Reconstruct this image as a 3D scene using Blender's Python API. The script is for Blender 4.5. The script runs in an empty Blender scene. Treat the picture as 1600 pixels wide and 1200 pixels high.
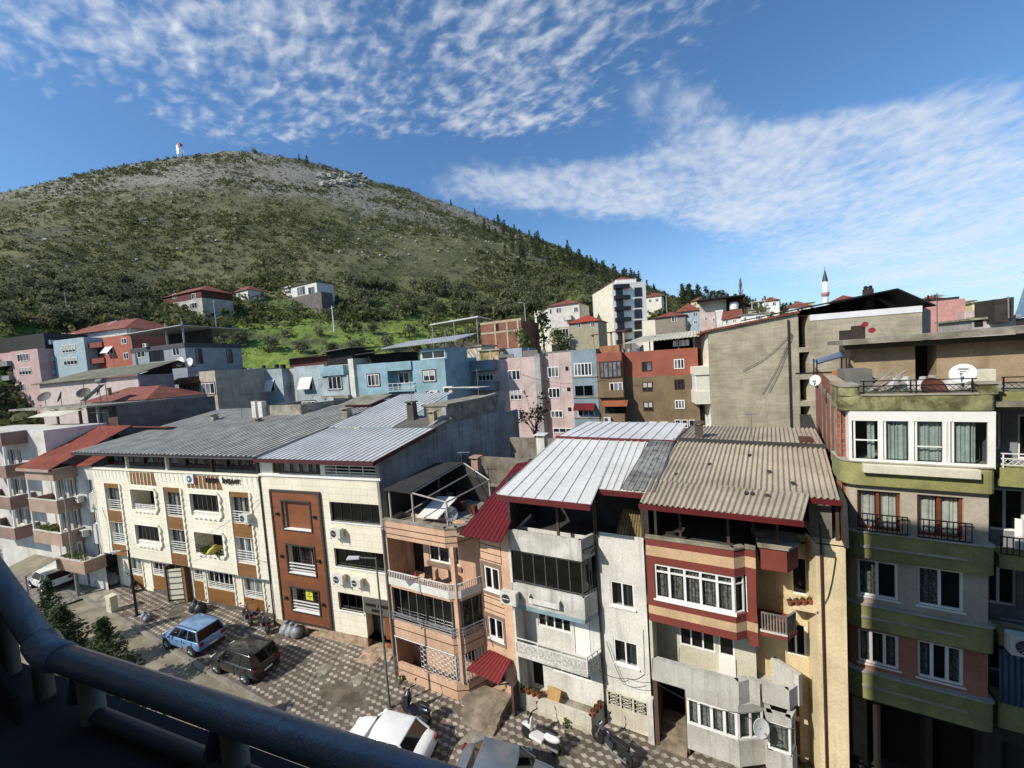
import bpy, math, random
import numpy as np
from mathutils import Vector, Matrix, noise
random.seed(11)
rng = np.random.default_rng(11)
rad = math.radians
SC = bpy.context.scene
COL = SC.collection

# ------------------------------------------------------------------ camera (calibrated to the photograph)
FPX, CAMZ = 601.0, 17.8
_dn = Vector((709.0, 10250.0, FPX)).normalized()      # world down in camera axes (x right, y down, z forward)
_up = -_dn
_yh = -(FPX * FPX + (-1160.0) * 709.0) / 10250.0
_X = -Vector((-1160.0, _yh, FPX)).normalized()
_Y = _up.cross(_X)
R3 = Matrix((_X, _Y, _up))
def ray(px, py):
    return R3 @ Vector(((px - 800) / FPX, (py - 600) / FPX, 1.0))
CAM = Vector((0, 0, CAMZ))
def at(px, py, dep):
    return CAM + ray(px, py) * dep
def ong(px, py, z=0.0):
    d = ray(px, py)
    return CAM + d * ((z - CAMZ) / d.z)
cam = bpy.data.cameras.new('camera')
camo = bpy.data.objects.new('camera', cam)
COL.objects.link(camo)
cr, cu, cb = R3 @ Vector((1, 0, 0)), R3 @ Vector((0, -1, 0)), R3 @ Vector((0, 0, -1))
m = Matrix((cr, cu, cb)).transposed().to_4x4()
m.translation = CAM
camo.matrix_world = m
cam.sensor_width = 36
cam.lens = FPX / 1600 * 36
cam.clip_start, cam.clip_end = 0.05, 9000
SC.camera = camo

# ------------------------------------------------------------------ light
SUN_AZ, SUN_EL = 34.0, 39.0          # travels towards +Y turned 34 deg to +X, falls 39 deg
SUN_STR, SKY_STR = 4.6, 0.118
EXPOSURE = 0.18
sl = bpy.data.lights.new('sun', 'SUN')
sl.energy, sl.angle, sl.color = SUN_STR, rad(0.5), (1.0, 0.94, 0.84)
so = bpy.data.objects.new('sun', sl)
COL.objects.link(so)
sd = Vector((math.sin(rad(SUN_AZ)) * math.cos(rad(SUN_EL)), math.cos(rad(SUN_AZ)) * math.cos(rad(SUN_EL)), -math.sin(rad(SUN_EL))))
so.rotation_euler = sd.to_track_quat('-Z', 'Y').to_euler()
SC.view_settings.view_transform = 'Standard'
SC.view_settings.look = 'None'
SC.view_settings.exposure = EXPOSURE
SC.view_settings.gamma = 1

class NT:
    def __init__(s, nt):
        s.nt = nt
    def n(s, t, **kw):
        o = s.nt.nodes.new(t)
        for k, v in kw.items():
            setattr(o, k, v)
        return o
    def put(s, sock, v):
        if hasattr(v, 'is_linked') or isinstance(v, bpy.types.NodeSocket):
            s.nt.links.new(v, sock)
        elif v is not None:
            sock.default_value = v
    def math(s, op, a, b=None, c=None, clamp=False):
        o = s.n('ShaderNodeMath', operation=op, use_clamp=clamp)
        s.put(o.inputs[0], a)
        if b is not None: s.put(o.inputs[1], b)
        if c is not None: s.put(o.inputs[2], c)
        return o.outputs[0]
    def vm(s, op, a, b=None):
        o = s.n('ShaderNodeVectorMath', operation=op)
        s.put(o.inputs[0], a)
        if b is not None: s.put(o.inputs[1], b)
        return o.outputs['Value'] if op == 'DOT_PRODUCT' else o.outputs[0]
    def noise(s, vec, scale, detail=4, rough=0.55, dist=0.0):
        o = s.n('ShaderNodeTexNoise')
        if vec is not None: s.put(o.inputs['Vector'], vec)
        o.inputs['Scale'].default_value = scale
        o.inputs['Detail'].default_value = detail
        o.inputs['Roughness'].default_value = rough
        o.inputs['Distortion'].default_value = dist
        return o.outputs['Fac']
    def ramp(s, v, a, b, lo=0.0, hi=1.0, smooth=True):
        o = s.n('ShaderNodeMapRange', interpolation_type='SMOOTHSTEP' if smooth else 'LINEAR')
        s.put(o.inputs['Value'], v)
        s.put(o.inputs['From Min'], a); s.put(o.inputs['From Max'], b)
        s.put(o.inputs['To Min'], lo); s.put(o.inputs['To Max'], hi)
        return o.outputs['Result']
    def mix(s, f, a, b, mode='MIX'):
        o = s.n('ShaderNodeMix', data_type='RGBA', blend_type=mode)
        s.put(o.inputs[0], f); s.put(o.inputs[6], a); s.put(o.inputs[7], b)
        return o.outputs[2]
    def map(s, vec, scale=(1, 1, 1), rot=(0, 0, 0), loc=(0, 0, 0)):
        o = s.n('ShaderNodeMapping')
        s.put(o.inputs['Vector'], vec)
        o.inputs['Scale'].default_value = scale
        o.inputs['Rotation'].default_value = rot
        o.inputs['Location'].default_value = loc
        return o.outputs[0]

# ------------------------------------------------------------------ sky: Nishita + high cloud
W = bpy.data.worlds.new('World')
SC.world = W
W.use_nodes = True
w = NT(W.node_tree)
for n in list(W.node_tree.nodes): W.node_tree.nodes.remove(n)
sky = w.n('ShaderNodeTexSky', sky_type='NISHITA')
sky.sun_disc = False
sky.sun_elevation = rad(SUN_EL)
sky.sun_rotation = rad(180 + SUN_AZ)
sky.air_density, sky.dust_density, sky.ozone_density = 1.0, 0.6, 2.5
gen = w.n('ShaderNodeTexCoord').outputs['Generated']
nrm = w.vm('NORMALIZE', gen)
sep = w.n('ShaderNodeSeparateXYZ'); w.put(sep.inputs[0], nrm)
zz = w.math('ADD', w.math('MAXIMUM', sep.outputs[2], 0.0), 0.06)
cmb = w.n('ShaderNodeCombineXYZ')
w.put(cmb.inputs[0], w.math('DIVIDE', sep.outputs[0], zz))
w.put(cmb.inputs[1], w.math('DIVIDE', sep.outputs[1], zz))
P = cmb.outputs[0]
def blob(px, py, rx, ry, tilt, wgt, pw=1.0):
    c = ray(px, py).normalized()
    t = rad(tilt)
    a1 = (ray(px + 60 * math.cos(t), py + 60 * math.sin(t)).normalized() - c)
    a1 = (a1 - c * a1.dot(c)).normalized()
    a2 = c.cross(a1).normalized()
    k = 1.0 / (ray(px, py).length)           # px -> tangent scale
    s1 = rx / FPX * k * 0.85; s2 = ry / FPX * k * 0.85
    u = w.math('MULTIPLY', w.vm('DOT_PRODUCT', nrm, tuple(a1)), 1 / s1)
    v = w.math('MULTIPLY', w.vm('DOT_PRODUCT', nrm, tuple(a2)), 1 / s2)
    q = w.math('ADD', w.math('POWER', w.math('ABSOLUTE', u), 2.4), w.math('POWER', w.math('ABSOLUTE', v), 2.4))
    g = w.math('MULTIPLY', w.math('EXPONENT', w.math('MULTIPLY', q, -1.0)), wgt)
    return w.math('MULTIPLY', g, w.ramp(w.vm('DOT_PRODUCT', nrm, tuple(c)), 0.0, 0.3))
def sumb(lst):
    r = None
    for b in lst:
        g = blob(*b)
        r = g if r is None else w.math('ADD', r, g)
    return w.math('MINIMUM', r, 1.0)
mA = sumb([(180, 60, 330, 110, 12, 1.0), (560, 70, 330, 130, 10, 1.0), (860, 80, 150, 90, 10, .85), (390, 195, 130, 35, 8, .75), (730, 180, 240, 40, 0, .8), (1050, 60, 130, 90, 20, .6), (900, -40, 900, 60, 0, .5)])
mB = sumb([(860, 292, 240, 46, 2, 1.0), (1130, 275, 260, 66, -6, 1.0), (1060, 165, 130, 60, 15, .85), (1400, 190, 300, 46, -10, .75), (1250, 330, 230, 60, 8, .8), (1480, 345, 300, 100, 5, .7), (1400, 420, 460, 80, 0, .62), (1600, 300, 200, 120, 0, .6), (1250, 40, 350, 40, -5, .16)])
pa = w.map(P, (1.0, 1.5, 1), (0, 0, rad(40)))
nA = w.noise(pa, 15.0, 3, .5, .25)
nA2 = w.noise(P, 2.6, 3, .5, .2)
nAm = w.math('ADD', w.math('MULTIPLY', nA, .62), w.math('MULTIPLY', nA2, .42))
thA = w.math('SUBTRACT', .715, w.math('MULTIPLY', mA, .30))
cA = w.math('MULTIPLY', w.ramp(nAm, thA, w.math('ADD', thA, .42)), w.math('MINIMUM', w.math('MULTIPLY', mA, 1.4), .90))
pb = w.map(P, (1.2, .8, 1), (0, 0, rad(-20)))
nB = w.noise(pb, 12.0, 6, .55, .3)
nB2 = w.noise(pb, 1.5, 4, .55, .3)
nBm = w.math('ADD', w.math('MULTIPLY', nB, .5), w.math('MULTIPLY', nB2, .55))
thB = w.math('SUBTRACT', .68, w.math('MULTIPLY', mB, .44))
cB = w.math('MULTIPLY', w.ramp(nBm, thB, w.math('ADD', thB, .5)), w.math('MINIMUM', w.math('MULTIPLY', mB, 1.1), .74))
cl = w.math('MAXIMUM', cA, cB)
shade = w.ramp(w.noise(pb, 9.0, 4, .6, .3), .3, .75, .84, 1.05)
ccol = w.mix(shade, (5.0, 5.5, 6.1, 1), (6.4, 6.7, 7.0, 1))
deep = w.mix(1.0, sky.outputs[0], (.74, 1.02, 1.22, 1), 'MULTIPLY')
low = w.ramp(sep.outputs[2], .02, .35, 1.0, 0.0)
base = w.mix(w.math('MULTIPLY', low, .42), deep, (3.9, 5.0, 6.2, 1))
bg = w.n('ShaderNodeBackground')
w.put(bg.inputs[0], w.mix(cl, base, ccol))
bg.inputs[1].default_value = SKY_STR
wo = w.n('ShaderNodeOutputWorld')
w.nt.links.new(bg.outputs[0], wo.inputs[0])

# ------------------------------------------------------------------ materials
def hexc(h):
    h = h.lstrip('#')
    c = [int(h[i:i + 2], 16) / 255 for i in (0, 2, 4)]
    return tuple(x / 12.92 if x <= .04045 else ((x + .055) / 1.055) ** 2.4 for x in c) + (1,)
MATS = {}
def M(name, col, rough=.8, var=.18, scale=.9, streak=0.0, bump=.15, bscale=14, metal=0.0, kind=None, col2=None, spec=None, dirt=None, grain=.08, hb=0.0):
    if name in MATS: return MATS[name]
    mt = bpy.data.materials.new(name); mt.use_nodes = True
    t = NT(mt.node_tree)
    bs = [n for n in mt.node_tree.nodes if n.type == 'BSDF_PRINCIPLED'][0]
    oc = t.n('ShaderNodeTexCoord').outputs['Object']
    c = hexc(col) if isinstance(col, str) else tuple(col) + (1,)
    base = None
    hgt = None
    if kind in ('brick', 'stone', 'wood', 'slat', 'tile', 'panel', 'flute'):
        sp = t.n('ShaderNodeSeparateXYZ'); t.put(sp.inputs[0], oc)
        hv = t.n('ShaderNodeCombineXYZ')
        t.put(hv.inputs[0], t.math('ADD', sp.outputs[0], t.math('MULTIPLY', sp.outputs[1], .83)))
        t.put(hv.inputs[1], sp.outputs[2])
        c2 = hexc(col2) if col2 else c
        if kind in ('brick', 'stone', 'wood', 'panel'):
            br = t.n('ShaderNodeTexBrick')
            t.put(br.inputs['Vector'], hv.outputs[0])
            bw, bh, mo = {'brick': (.22, .2, .014), 'stone': (1.25, .42, .006), 'wood': (1.9, .13, .004), 'panel': (.7, 9, .01)}[kind]
            br.inputs['Scale'].default_value = 1
            br.inputs['Brick Width'].default_value = bw
            br.inputs['Row Height'].default_value = bh
            br.inputs['Mortar Size'].default_value = mo
            br.inputs['Color1'].default_value = c
            br.inputs['Color2'].default_value = tuple(x * (.72 if kind == 'brick' else .95 if kind == 'stone' else .8) for x in c[:3]) + (1,)
            br.inputs['Mortar'].default_value = c2 if col2 else tuple(x * .55 for x in c[:3]) + (1,)
            base = br.outputs['Color']; hgt = br.outputs['Fac']
        else:
            wv = t.n('ShaderNodeTexWave', wave_type='BANDS', bands_direction='X')
            src = hv.outputs[0]
            if kind == 'tile':
                src = oc
            t.put(wv.inputs['Vector'], src)
            wv.inputs['Scale'].default_value = {'slat': 1.6, 'tile': 1.1, 'flute': .75}[kind]
            wv.inputs['Distortion'].default_value = .4 if kind == 'tile' else 0
            base = t.mix(t.ramp(wv.outputs['Fac'], .15, .6), tuple(x * .5 for x in c[:3]) + (1,), c)
            hgt = wv.outputs['Fac']
            if kind == 'tile':
                wz = t.n('ShaderNodeTexWave', wave_type='BANDS', bands_direction='Z', wave_profile='SAW')
                t.put(wz.inputs['Vector'], oc); wz.inputs['Scale'].default_value = 1.9; wz.inputs['Distortion'].default_value = .5
                base = t.mix(t.ramp(wz.outputs['Fac'], .0, .3), t.mix(.5, base, tuple(x * .4 for x in c[:3]) + (1,)), base)
    else:
        base = c
    n1 = t.noise(oc, scale, 6, .62, .3)
    dk = tuple(x * (1 - 2.1 * var) for x in c[:3]) + (1,)
    lt = tuple(min(1, x * (1 + .5 * var)) for x in c[:3]) + (1,)
    f1 = t.ramp(n1, .32, .68)
    tint = t.mix(f1, (1 - 1.7 * var, 1 - 1.75 * var, 1 - 1.85 * var, 1), (1 + .3 * var,) * 3 + (1,))
    base = t.mix(1.0, base, tint, 'MULTIPLY')
    if grain:
        n2 = t.noise(oc, 11, 4, .7)
        base = t.mix(1.0, base, t.mix(t.ramp(n2, .3, .7), (1 - grain * 1.6,) * 3 + (1,), (1 + grain,) * 3 + (1,)), 'MULTIPLY')
    if hb:
        nh = t.noise(t.map(oc, (.35, .35, 3.2)), 1.3, 6, .72)
        base = t.mix(1.0, base, t.mix(t.ramp(nh, .3, .7), (1 - hb,) * 3 + (1,), (1 + hb * .5,) * 3 + (1,)), 'MULTIPLY')
    if streak:
        ns = t.noise(t.map(oc, (2.4, 2.4, .16)), 1.6, 5, .7)
        base = t.mix(t.math('MULTIPLY', t.ramp(ns, .47, .72), streak), base, hexc(dirt or '#3b362d'))
    t.put(bs.inputs['Base Color'], base)
    bs.inputs['Roughness'].default_value = rough
    bs.inputs['Metallic'].default_value = metal
    if spec is not None: bs.inputs['Specular IOR Level'].default_value = spec
    if bump:
        bp = t.n('ShaderNodeBump'); bp.inputs['Strength'].default_value = bump; bp.inputs['Distance'].default_value = .03
        h = t.noise(oc, bscale, 5, .65)
        if hgt is not None:
            h = t.math('ADD', t.math('MULTIPLY', h, .3), t.math('MULTIPLY', hgt, -1.0 if kind in ('brick', 'stone', 'wood', 'panel') else 1.0))
        t.put(bp.inputs['Height'], h)
        t.put(bs.inputs['Normal'], bp.outputs[0])
    MATS[name] = mt
    return mt
def MG(name, tint=(.72, .76, .76), refl=1.0):
    if name in MATS: return MATS[name]
    mt = bpy.data.materials.new(name); mt.use_nodes = True
    t = NT(mt.node_tree); mt.node_tree.nodes.clear()
    tr = t.n('ShaderNodeBsdfTransparent'); tr.inputs[0].default_value = tint + (1,)
    gl = t.n('ShaderNodeBsdfGlossy'); gl.inputs['Roughness'].default_value = .03
    ge = t.n('ShaderNodeNewGeometry')
    cs = t.math('ABSOLUTE', t.vm('DOT_PRODUCT', ge.outputs['Incoming'], ge.outputs['Normal']))
    fr = t.math('ADD', .045, t.math('MULTIPLY', t.math('POWER', t.math('SUBTRACT', 1.0, cs, clamp=True), 5.0), .9))
    mx = t.n('ShaderNodeMixShader')
    t.put(mx.inputs[0], t.math('MULTIPLY', fr, refl, clamp=True))
    t.nt.links.new(tr.outputs[0], mx.inputs[1]); t.nt.links.new(gl.outputs[0], mx.inputs[2])
    o = t.n('ShaderNodeOutputMaterial'); t.nt.links.new(mx.outputs[0], o.inputs[0])
    MATS[name] = mt
    return mt

# ------------------------------------------------------------------ mesh helpers
class Pl:
    """a vertical plane through plan points p -> q; a along it, d inwards, h up"""
    def __init__(s, p, q):
        s.p = Vector((p[0], p[1])); v = Vector((q[0], q[1])) - s.p
        s.L = v.length; s.d = v / s.L; s.n = Vector((-s.d.y, s.d.x))
    def P(s, a, d, h):
        w = s.p + s.d * a + s.n * d
        return (w.x, w.y, h)
FR = Pl((0, 0), (1, 0))
NOSPLIT = {'slat', 'roof_seam', 'lattice', 'grille', 'rebar', 'branch', 'lettering', 'sign_lettering', 'notice_print', 'concrete_frame', 'gate_ornament', 'railing', 'window'}
class MB:
    def __init__(s):
        s.v, s.f, s.m, s.c = [], [], [], []
    def cut(s):
        s.c.append(len(s.f))
    def face(s, pts, mi=0):
        b = len(s.v); s.v += [tuple(p) for p in pts]
        s.f.append(tuple(range(b, b + len(pts)))); s.m.append(mi)
    def hexa(s, p, mi=0):
        b = len(s.v); s.v += [tuple(x) for x in p]
        for f in ((0, 3, 2, 1), (4, 5, 6, 7), (0, 1, 5, 4), (1, 2, 6, 5), (2, 3, 7, 6), (3, 0, 4, 7)):
            s.f.append(tuple(b + i for i in f)); s.m.append(mi)
    def box(s, x0, x1, y0, y1, z0, z1, mi=0):
        s.hexa([(x0, y0, z0), (x1, y0, z0), (x1, y1, z0), (x0, y1, z0), (x0, y0, z1), (x1, y0, z1), (x1, y1, z1), (x0, y1, z1)], mi)
    def pbox(s, pl, a0, a1, d0, d1, h0, h1, mi=0):
        s.hexa([pl.P(a0, d0, h0), pl.P(a1, d0, h0), pl.P(a1, d1, h0), pl.P(a0, d1, h0), pl.P(a0, d0, h1), pl.P(a1, d0, h1), pl.P(a1, d1, h1), pl.P(a0, d1, h1)], mi)
    def tube(s, pts, r, n=8, mi=0, r2=None):
        pts = [Vector(p) for p in pts]; k = len(pts); b = len(s.v)
        for i, p in enumerate(pts):
            t = (pts[min(i + 1, k - 1)] - pts[max(i - 1, 0)]).normalized()
            a = t.cross(Vector((0, 0, 1)))
            if a.length < 1e-3: a = Vector((1, 0, 0))
            a.normalize(); c = t.cross(a)
            rr = r if r2 is None else r + (r2 - r) * i / (k - 1)
            for j in range(n):
                g = 2 * math.pi * j / n
                s.v.append(tuple(p + a * (rr * math.cos(g)) + c * (rr * math.sin(g))))
        for i in range(k - 1):
            for j in range(n):
                s.f.append((b + i * n + j, b + (i + 1) * n + j, b + (i + 1) * n + (j + 1) % n, b + i * n + (j + 1) % n)); s.m.append(mi)
        s.f.append(tuple(b + j for j in range(n))); s.m.append(mi)
        s.f.append(tuple(b + (k - 1) * n + j for j in reversed(range(n)))); s.m.append(mi)
    def lathe(s, prof, n=12, c=(0, 0, 0), mi=0, M4=None):
        b = len(s.v)
        for r, z in prof:
            for j in range(n):
                g = 2 * math.pi * j / n
                p = Vector((r * math.cos(g), r * math.sin(g), z))
                if M4: p = M4 @ p
                s.v.append((p.x + c[0], p.y + c[1], p.z + c[2]))
        for i in range(len(prof) - 1):
            for j in range(n):
                s.f.append((b + i * n + j, b + i * n + (j + 1) % n, b + (i + 1) * n + (j + 1) % n, b + (i + 1) * n + j)); s.m.append(mi)
        s.f.append(tuple(b + j for j in reversed(range(n)))); s.m.append(mi)
        s.f.append(tuple(b + (len(prof) - 1) * n + j for j in range(n))); s.m.append(mi)
    def prism(s, poly, fn, d0, d1, mi=0):
        """poly of (a,h) swept from depth d0 to d1; fn(a,d,h)->point"""
        b = len(s.v); k = len(poly)
        for d in (d0, d1):
            for a, h in poly: s.v.append(tuple(fn(a, d, h)))
        s.f.append(tuple(range(b, b + k))); s.m.append(mi)
        s.f.append(tuple(range(b + 2 * k - 1, b + k - 1, -1))); s.m.append(mi)
        for i in range(k):
            j = (i + 1) % k
            s.f.append((b + j, b + i, b + k + i, b + k + j)); s.m.append(mi)
    def slab(s, plan, z0, z1, mi=0):
        b = len(s.v); k = len(plan)
        for z in (z0, z1):
            for x, y in plan: s.v.append((x, y, z))
        s.f.append(tuple(range(b + k - 1, b - 1, -1))); s.m.append(mi)
        s.f.append(tuple(range(b + k, b + 2 * k))); s.m.append(mi)
        for i in range(k):
            j = (i + 1) % k
            s.f.append((b + i, b + j, b + k + j, b + k + i)); s.m.append(mi)
    def wall(s, pl, a0, a1, h0, h1, holes=(), dep=.35, d=0.0, mi=0, bi=1):
        us = sorted({a0, a1} | {min(max(x, a0), a1) for o in holes for x in (o[0], o[1])})
        hs = sorted({h0, h1} | {min(max(x, h0), h1) for o in holes for x in (o[2], o[3])})
        for i in range(len(us) - 1):
            for j in range(len(hs) - 1):
                cu, ch = (us[i] + us[i + 1]) / 2, (hs[j] + hs[j + 1]) / 2
                if any(o[0] < cu < o[1] and o[2] < ch < o[3] for o in holes): continue
                s.face([pl.P(us[i], d, hs[j]), pl.P(us[i + 1], d, hs[j]), pl.P(us[i + 1], d, hs[j + 1]), pl.P(us[i], d, hs[j + 1])], mi)
        for o in holes:
            x0, x1, y0, y1 = o[:4]
            e = d + (o[4] if len(o) > 4 else dep)
            s.face([pl.P(x0, d, y0), pl.P(x0, e, y0), pl.P(x0, e, y1), pl.P(x0, d, y1)][::-1], mi)
            s.face([pl.P(x1, d, y0), pl.P(x1, e, y0), pl.P(x1, e, y1), pl.P(x1, d, y1)], mi)
            s.face([pl.P(x0, d, y0), pl.P(x1, d, y0), pl.P(x1, e, y0), pl.P(x0, e, y0)], mi)
            s.face([pl.P(x0, d, y1), pl.P(x1, d, y1), pl.P(x1, e, y1), pl.P(x0, e, y1)][::-1], mi)
            s.face([pl.P(x0, e, y0), pl.P(x1, e, y0), pl.P(x1, e, y1), pl.P(x0, e, y1)], bi)
    def sheet(s, A, B, C, D, pitch, amp, prof='sin', mi=0, rows=1, jit=0.0):
        A, B, C, D = map(Vector, (A, B, C, D))
        nrm = (B - A).cross(D - A).normalized()
        n = max(1, int(round((B - A).length / pitch)))
        ts = []
        if prof == 'sin':
            for i in range(n * 6 + 1):
                ts.append((i / (n * 6), amp * math.sin(2 * math.pi * i / 6)))
        else:
            e = .035 / pitch
            for i in range(n + 1):
                for q, z in ((-1.6, 0), (-.8, amp), (.8, amp), (1.6, 0)):
                    t = (i + q * e) / n
                    if -1e-6 <= t <= 1 + 1e-6: ts.append((t, z))
        b = len(s.v); k = len(ts)
        for r in range(rows + 1):
            g = r / rows
            for q in ((0, 1) if 0 < r < rows and jit else (0,)):
                for t, z in ts:
                    p = (A.lerp(B, t)).lerp(D.lerp(C, t), g) + nrm * (z + (jit * .03 if q else 0))
                    s.v.append(tuple(p))
        R = (len(s.v) - b) // k
        for r in range(R - 1):
            for i in range(k - 1):
                s.f.append((b + r * k + i, b + r * k + i + 1, b + (r + 1) * k + i + 1, b + (r + 1) * k + i)); s.m.append(mi)
    def build(s, name, mats, parent=None, smooth=False, bevel=0, sol=0, sub=0):
        cs = sorted({c for c in s.c if 0 < c < len(s.f)})
        grp = [list(range(i0, i1)) for i0, i1 in zip([0] + cs, cs + [len(s.f)])] if cs else None
        if not cs and parent is not None and name not in NOSPLIT and len(s.f) < 1500:
            grp = s.pieces()
        if grp and len(grp) > 1:
            o = None
            for gf in grp:
                q = MB(); q.c = [-1]; mp = {}
                for f, mi in ((s.f[i], s.m[i]) for i in gf):
                    g = []
                    for i in f:
                        if i not in mp: mp[i] = len(q.v); q.v.append(s.v[i])
                        g.append(mp[i])
                    q.f.append(tuple(g)); q.m.append(mi)
                o2 = q.build1(name, mats, parent, smooth, bevel, sol, sub)
                o = o or o2
            return o
        return s.build1(name, mats, parent, smooth, bevel, sol, sub)
    def pieces(s):
        """face groups that stand clear of one another"""
        par = list(range(len(s.v)))
        def fd(i):
            while par[i] != i:
                par[i] = par[par[i]]; i = par[i]
            return i
        for f in s.f:
            a = fd(f[0])
            for i in f[1:]: par[fd(i)] = a
        isl = {}
        for k, f in enumerate(s.f): isl.setdefault(fd(f[0]), []).append(k)
        L = list(isl.values())
        if len(L) < 2 or len(L) > 150: return None
        V = np.array(s.v, dtype=float)
        lo = np.array([V[[i for k in g for i in s.f[k]]].min(0) for g in L]); hi = np.array([V[[i for k in g for i in s.f[k]]].max(0) for g in L])
        sz = (hi - lo).max(1)
        gap = np.maximum(0, np.maximum(lo[:, None] - hi[None], lo[None] - hi[:, None]))
        near = np.sqrt((gap ** 2).sum(2)) <= np.maximum(.02, .5 * np.maximum(sz[:, None], sz[None]))
        done = set(); out = []
        for i in range(len(L)):
            if i in done: continue
            st = [i]; done.add(i); fs = []
            while st:
                j = st.pop(); fs += L[j]
                for q in np.nonzero(near[j])[0]:
                    if q not in done: done.add(q); st.append(q)
            out.append(sorted(fs))
        return out
    def build1(s, name, mats, parent=None, smooth=False, bevel=0, sol=0, sub=0):
        me = bpy.data.meshes.new(name)
        me.from_pydata(s.v, [], s.f)
        for mt in (mats if isinstance(mats, (list, tuple)) else [mats]): me.materials.append(mt)
        if any(s.m): me.polygons.foreach_set('material_index', s.m)
        if smooth: me.polygons.foreach_set('use_smooth', [True] * len(s.f))
        me.update()
        o = bpy.data.objects.new(name, me); COL.objects.link(o)
        if parent: o.parent = parent
        if bevel:
            b = o.modifiers.new('bevel', 'BEVEL'); b.width = bevel; b.segments = 2; b.limit_method = 'ANGLE'
        if sol:
            b = o.modifiers.new('solid', 'SOLIDIFY'); b.thickness = sol; b.offset = -1
        if sub:
            b = o.modifiers.new('sub', 'SUBSURF'); b.levels = sub; b.render_levels = sub
        return o
def tag(o, label, cat, group=None, kind=None):
    if label: o['label'] = label
    if cat: o['category'] = cat
    if group: o['group'] = group
    if kind: o['kind'] = kind
    return o
def empty(name, label, cat, loc=(0, 0, 0), rz=0.0, group=None):
    o = bpy.data.objects.new(name, None); COL.objects.link(o)
    o.empty_display_size = .3
    o.location = loc; o.rotation_euler = (0, 0, rz)
    return tag(o, label, cat, group)
def dup(root, loc, rz=0.0, label=None, group=None, scale=None, rot=None):
    r = root.copy(); COL.objects.link(r); r.location = loc; r.rotation_euler = rot or (0, 0, rz)
    if label: r['label'] = label
    if group: r['group'] = group
    if scale: r.scale = (scale,) * 3 if not isinstance(scale, tuple) else scale
    for ch in list(root.children):
        c = ch.copy(); COL.objects.link(c); c.parent = r
        for g in ch.children:
            d = g.copy(); COL.objects.link(d); d.parent = c
    return r
class Fr:
    """building frame: u along the facade, v into the building, h above street level"""
    def __init__(s, P, deg, u0=0.0):
        t = rad(deg); s.t = t
        s.d = Vector((math.cos(t), math.sin(t), 0)); s.n = Vector((-math.sin(t), math.cos(t), 0))
        s.k = P.dot(s.n); s.u0 = u0 if not isinstance(u0, str) else P.dot(s.d)
    def q(s, x, y, v=0.0):
        d = ray(x, y); P = CAM + d * ((s.k + v - CAM.dot(s.n)) / d.dot(s.n))
        return P.dot(s.d) - s.u0, P.z
    def rect(s, x0, y0, x1, y1, v=0.0):
        a, b = s.q(x0, y0, v); c, d = s.q(x1, y1, v)
        return min(a, c), max(a, c), min(b, d), max(b, d)
    def root(s, name, label, cat, group=None):
        o = s.n * s.k + s.d * s.u0
        return empty(name, label, cat, (o.x, o.y, 0), s.t, group)
    def w(s, u, v, h):
        p = s.n * (s.k + v) + s.d * (s.u0 + u)
        return Vector((p.x, p.y, h))
# ------------------------------------------------------------------ terrain: street level, town slope, hill
SIL = [(-400, 372), (-200, 335), (0, 302), (100, 279), (200, 258), (280, 244), (330, 238), (360, 236), (400, 238), (440, 244), (500, 258), (560, 276), (640, 296), (720, 324), (800, 356), (880, 388), (960, 424), (1010, 447), (1060, 468), (1100, 472), (1150, 472), (1240, 480), (1300, 490), (1600, 505), (1900, 500)]
_az, _te = [], []
for x, y in SIL:
    d = ray(x, y); _az.append(math.atan2(d.x, d.y)); _te.append(d.z / math.hypot(d.x, d.y))
def ip(x, xs, ys):
    return float(np.interp(x, xs, ys))
def ter(x, y):
    r = math.hypot(x, y); a = math.atan2(x, y); g = math.degrees(a)
    r0 = ip(g, (-95, -70, -64, -57, -48, -20, 20), (112, 110, 104, 76, 60, 54, 56))
    if r < r0: return 0.0
    z1 = ip(g, (-90, -30, -12, 0, 10, 25, 50), (36, 36, 31, 26, 22, 15, 12))
    rr = ip(g, (-90, -35, -5, 0, 8), (430, 420, 340, 640, 900))
    te = ip(a, _az, _te)
    zr = CAMZ + te * rr
    if r < 145:
        t = (r - r0) / (145 - r0)
        z = z1 * t ** 1.15
    elif r < rr:
        t = (r - 145) / (rr - 145)
        z = z1 + (zr - z1) * (t ** 1.05 if g < 2 else t ** 2.2)
    else:
        z = zr - (r - rr) * .35
    if r > 120:
        k = min(1, (r - 120) / 60) * (1 - .8 * min(1, max(0, (r - rr + 60) / 60)))
        z += k * (6.5 * (noise.fractal(Vector((x * .013, y * .013, 3.3)), 1.0, 2.0, 5)))
    return max(z, -6)
def hit(px, py, r0=40.0, r1=800.0):
    d = ray(px, py); h = math.hypot(d.x, d.y); s = r0 / h; st = .5 / h
    while s * h < r1:
        p = CAM + d * s
        if p.z <= ter(p.x, p.y): return p
        s += st
    return CAM + d * s
def grid_mesh(name, mat, azs, rs, fn):
    vs = []; fs = []
    n = len(azs)
    for r in rs:
        for a in azs:
            x, y = r * math.sin(a), r * math.cos(a)
            vs.append((x, y, fn(x, y)))
    for i in range(len(rs) - 1):
        for j in range(n - 1):
            fs.append((i * n + j, i * n + j + 1, (i + 1) * n + j + 1, (i + 1) * n + j)[::-1])
    me = bpy.data.meshes.new(name); me.from_pydata(vs, [], fs); me.materials.append(mat)
    me.polygons.foreach_set('use_smooth', [True] * len(fs)); me.update()
    o = bpy.data.objects.new(name, me); COL.objects.link(o)
    return o
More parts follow.
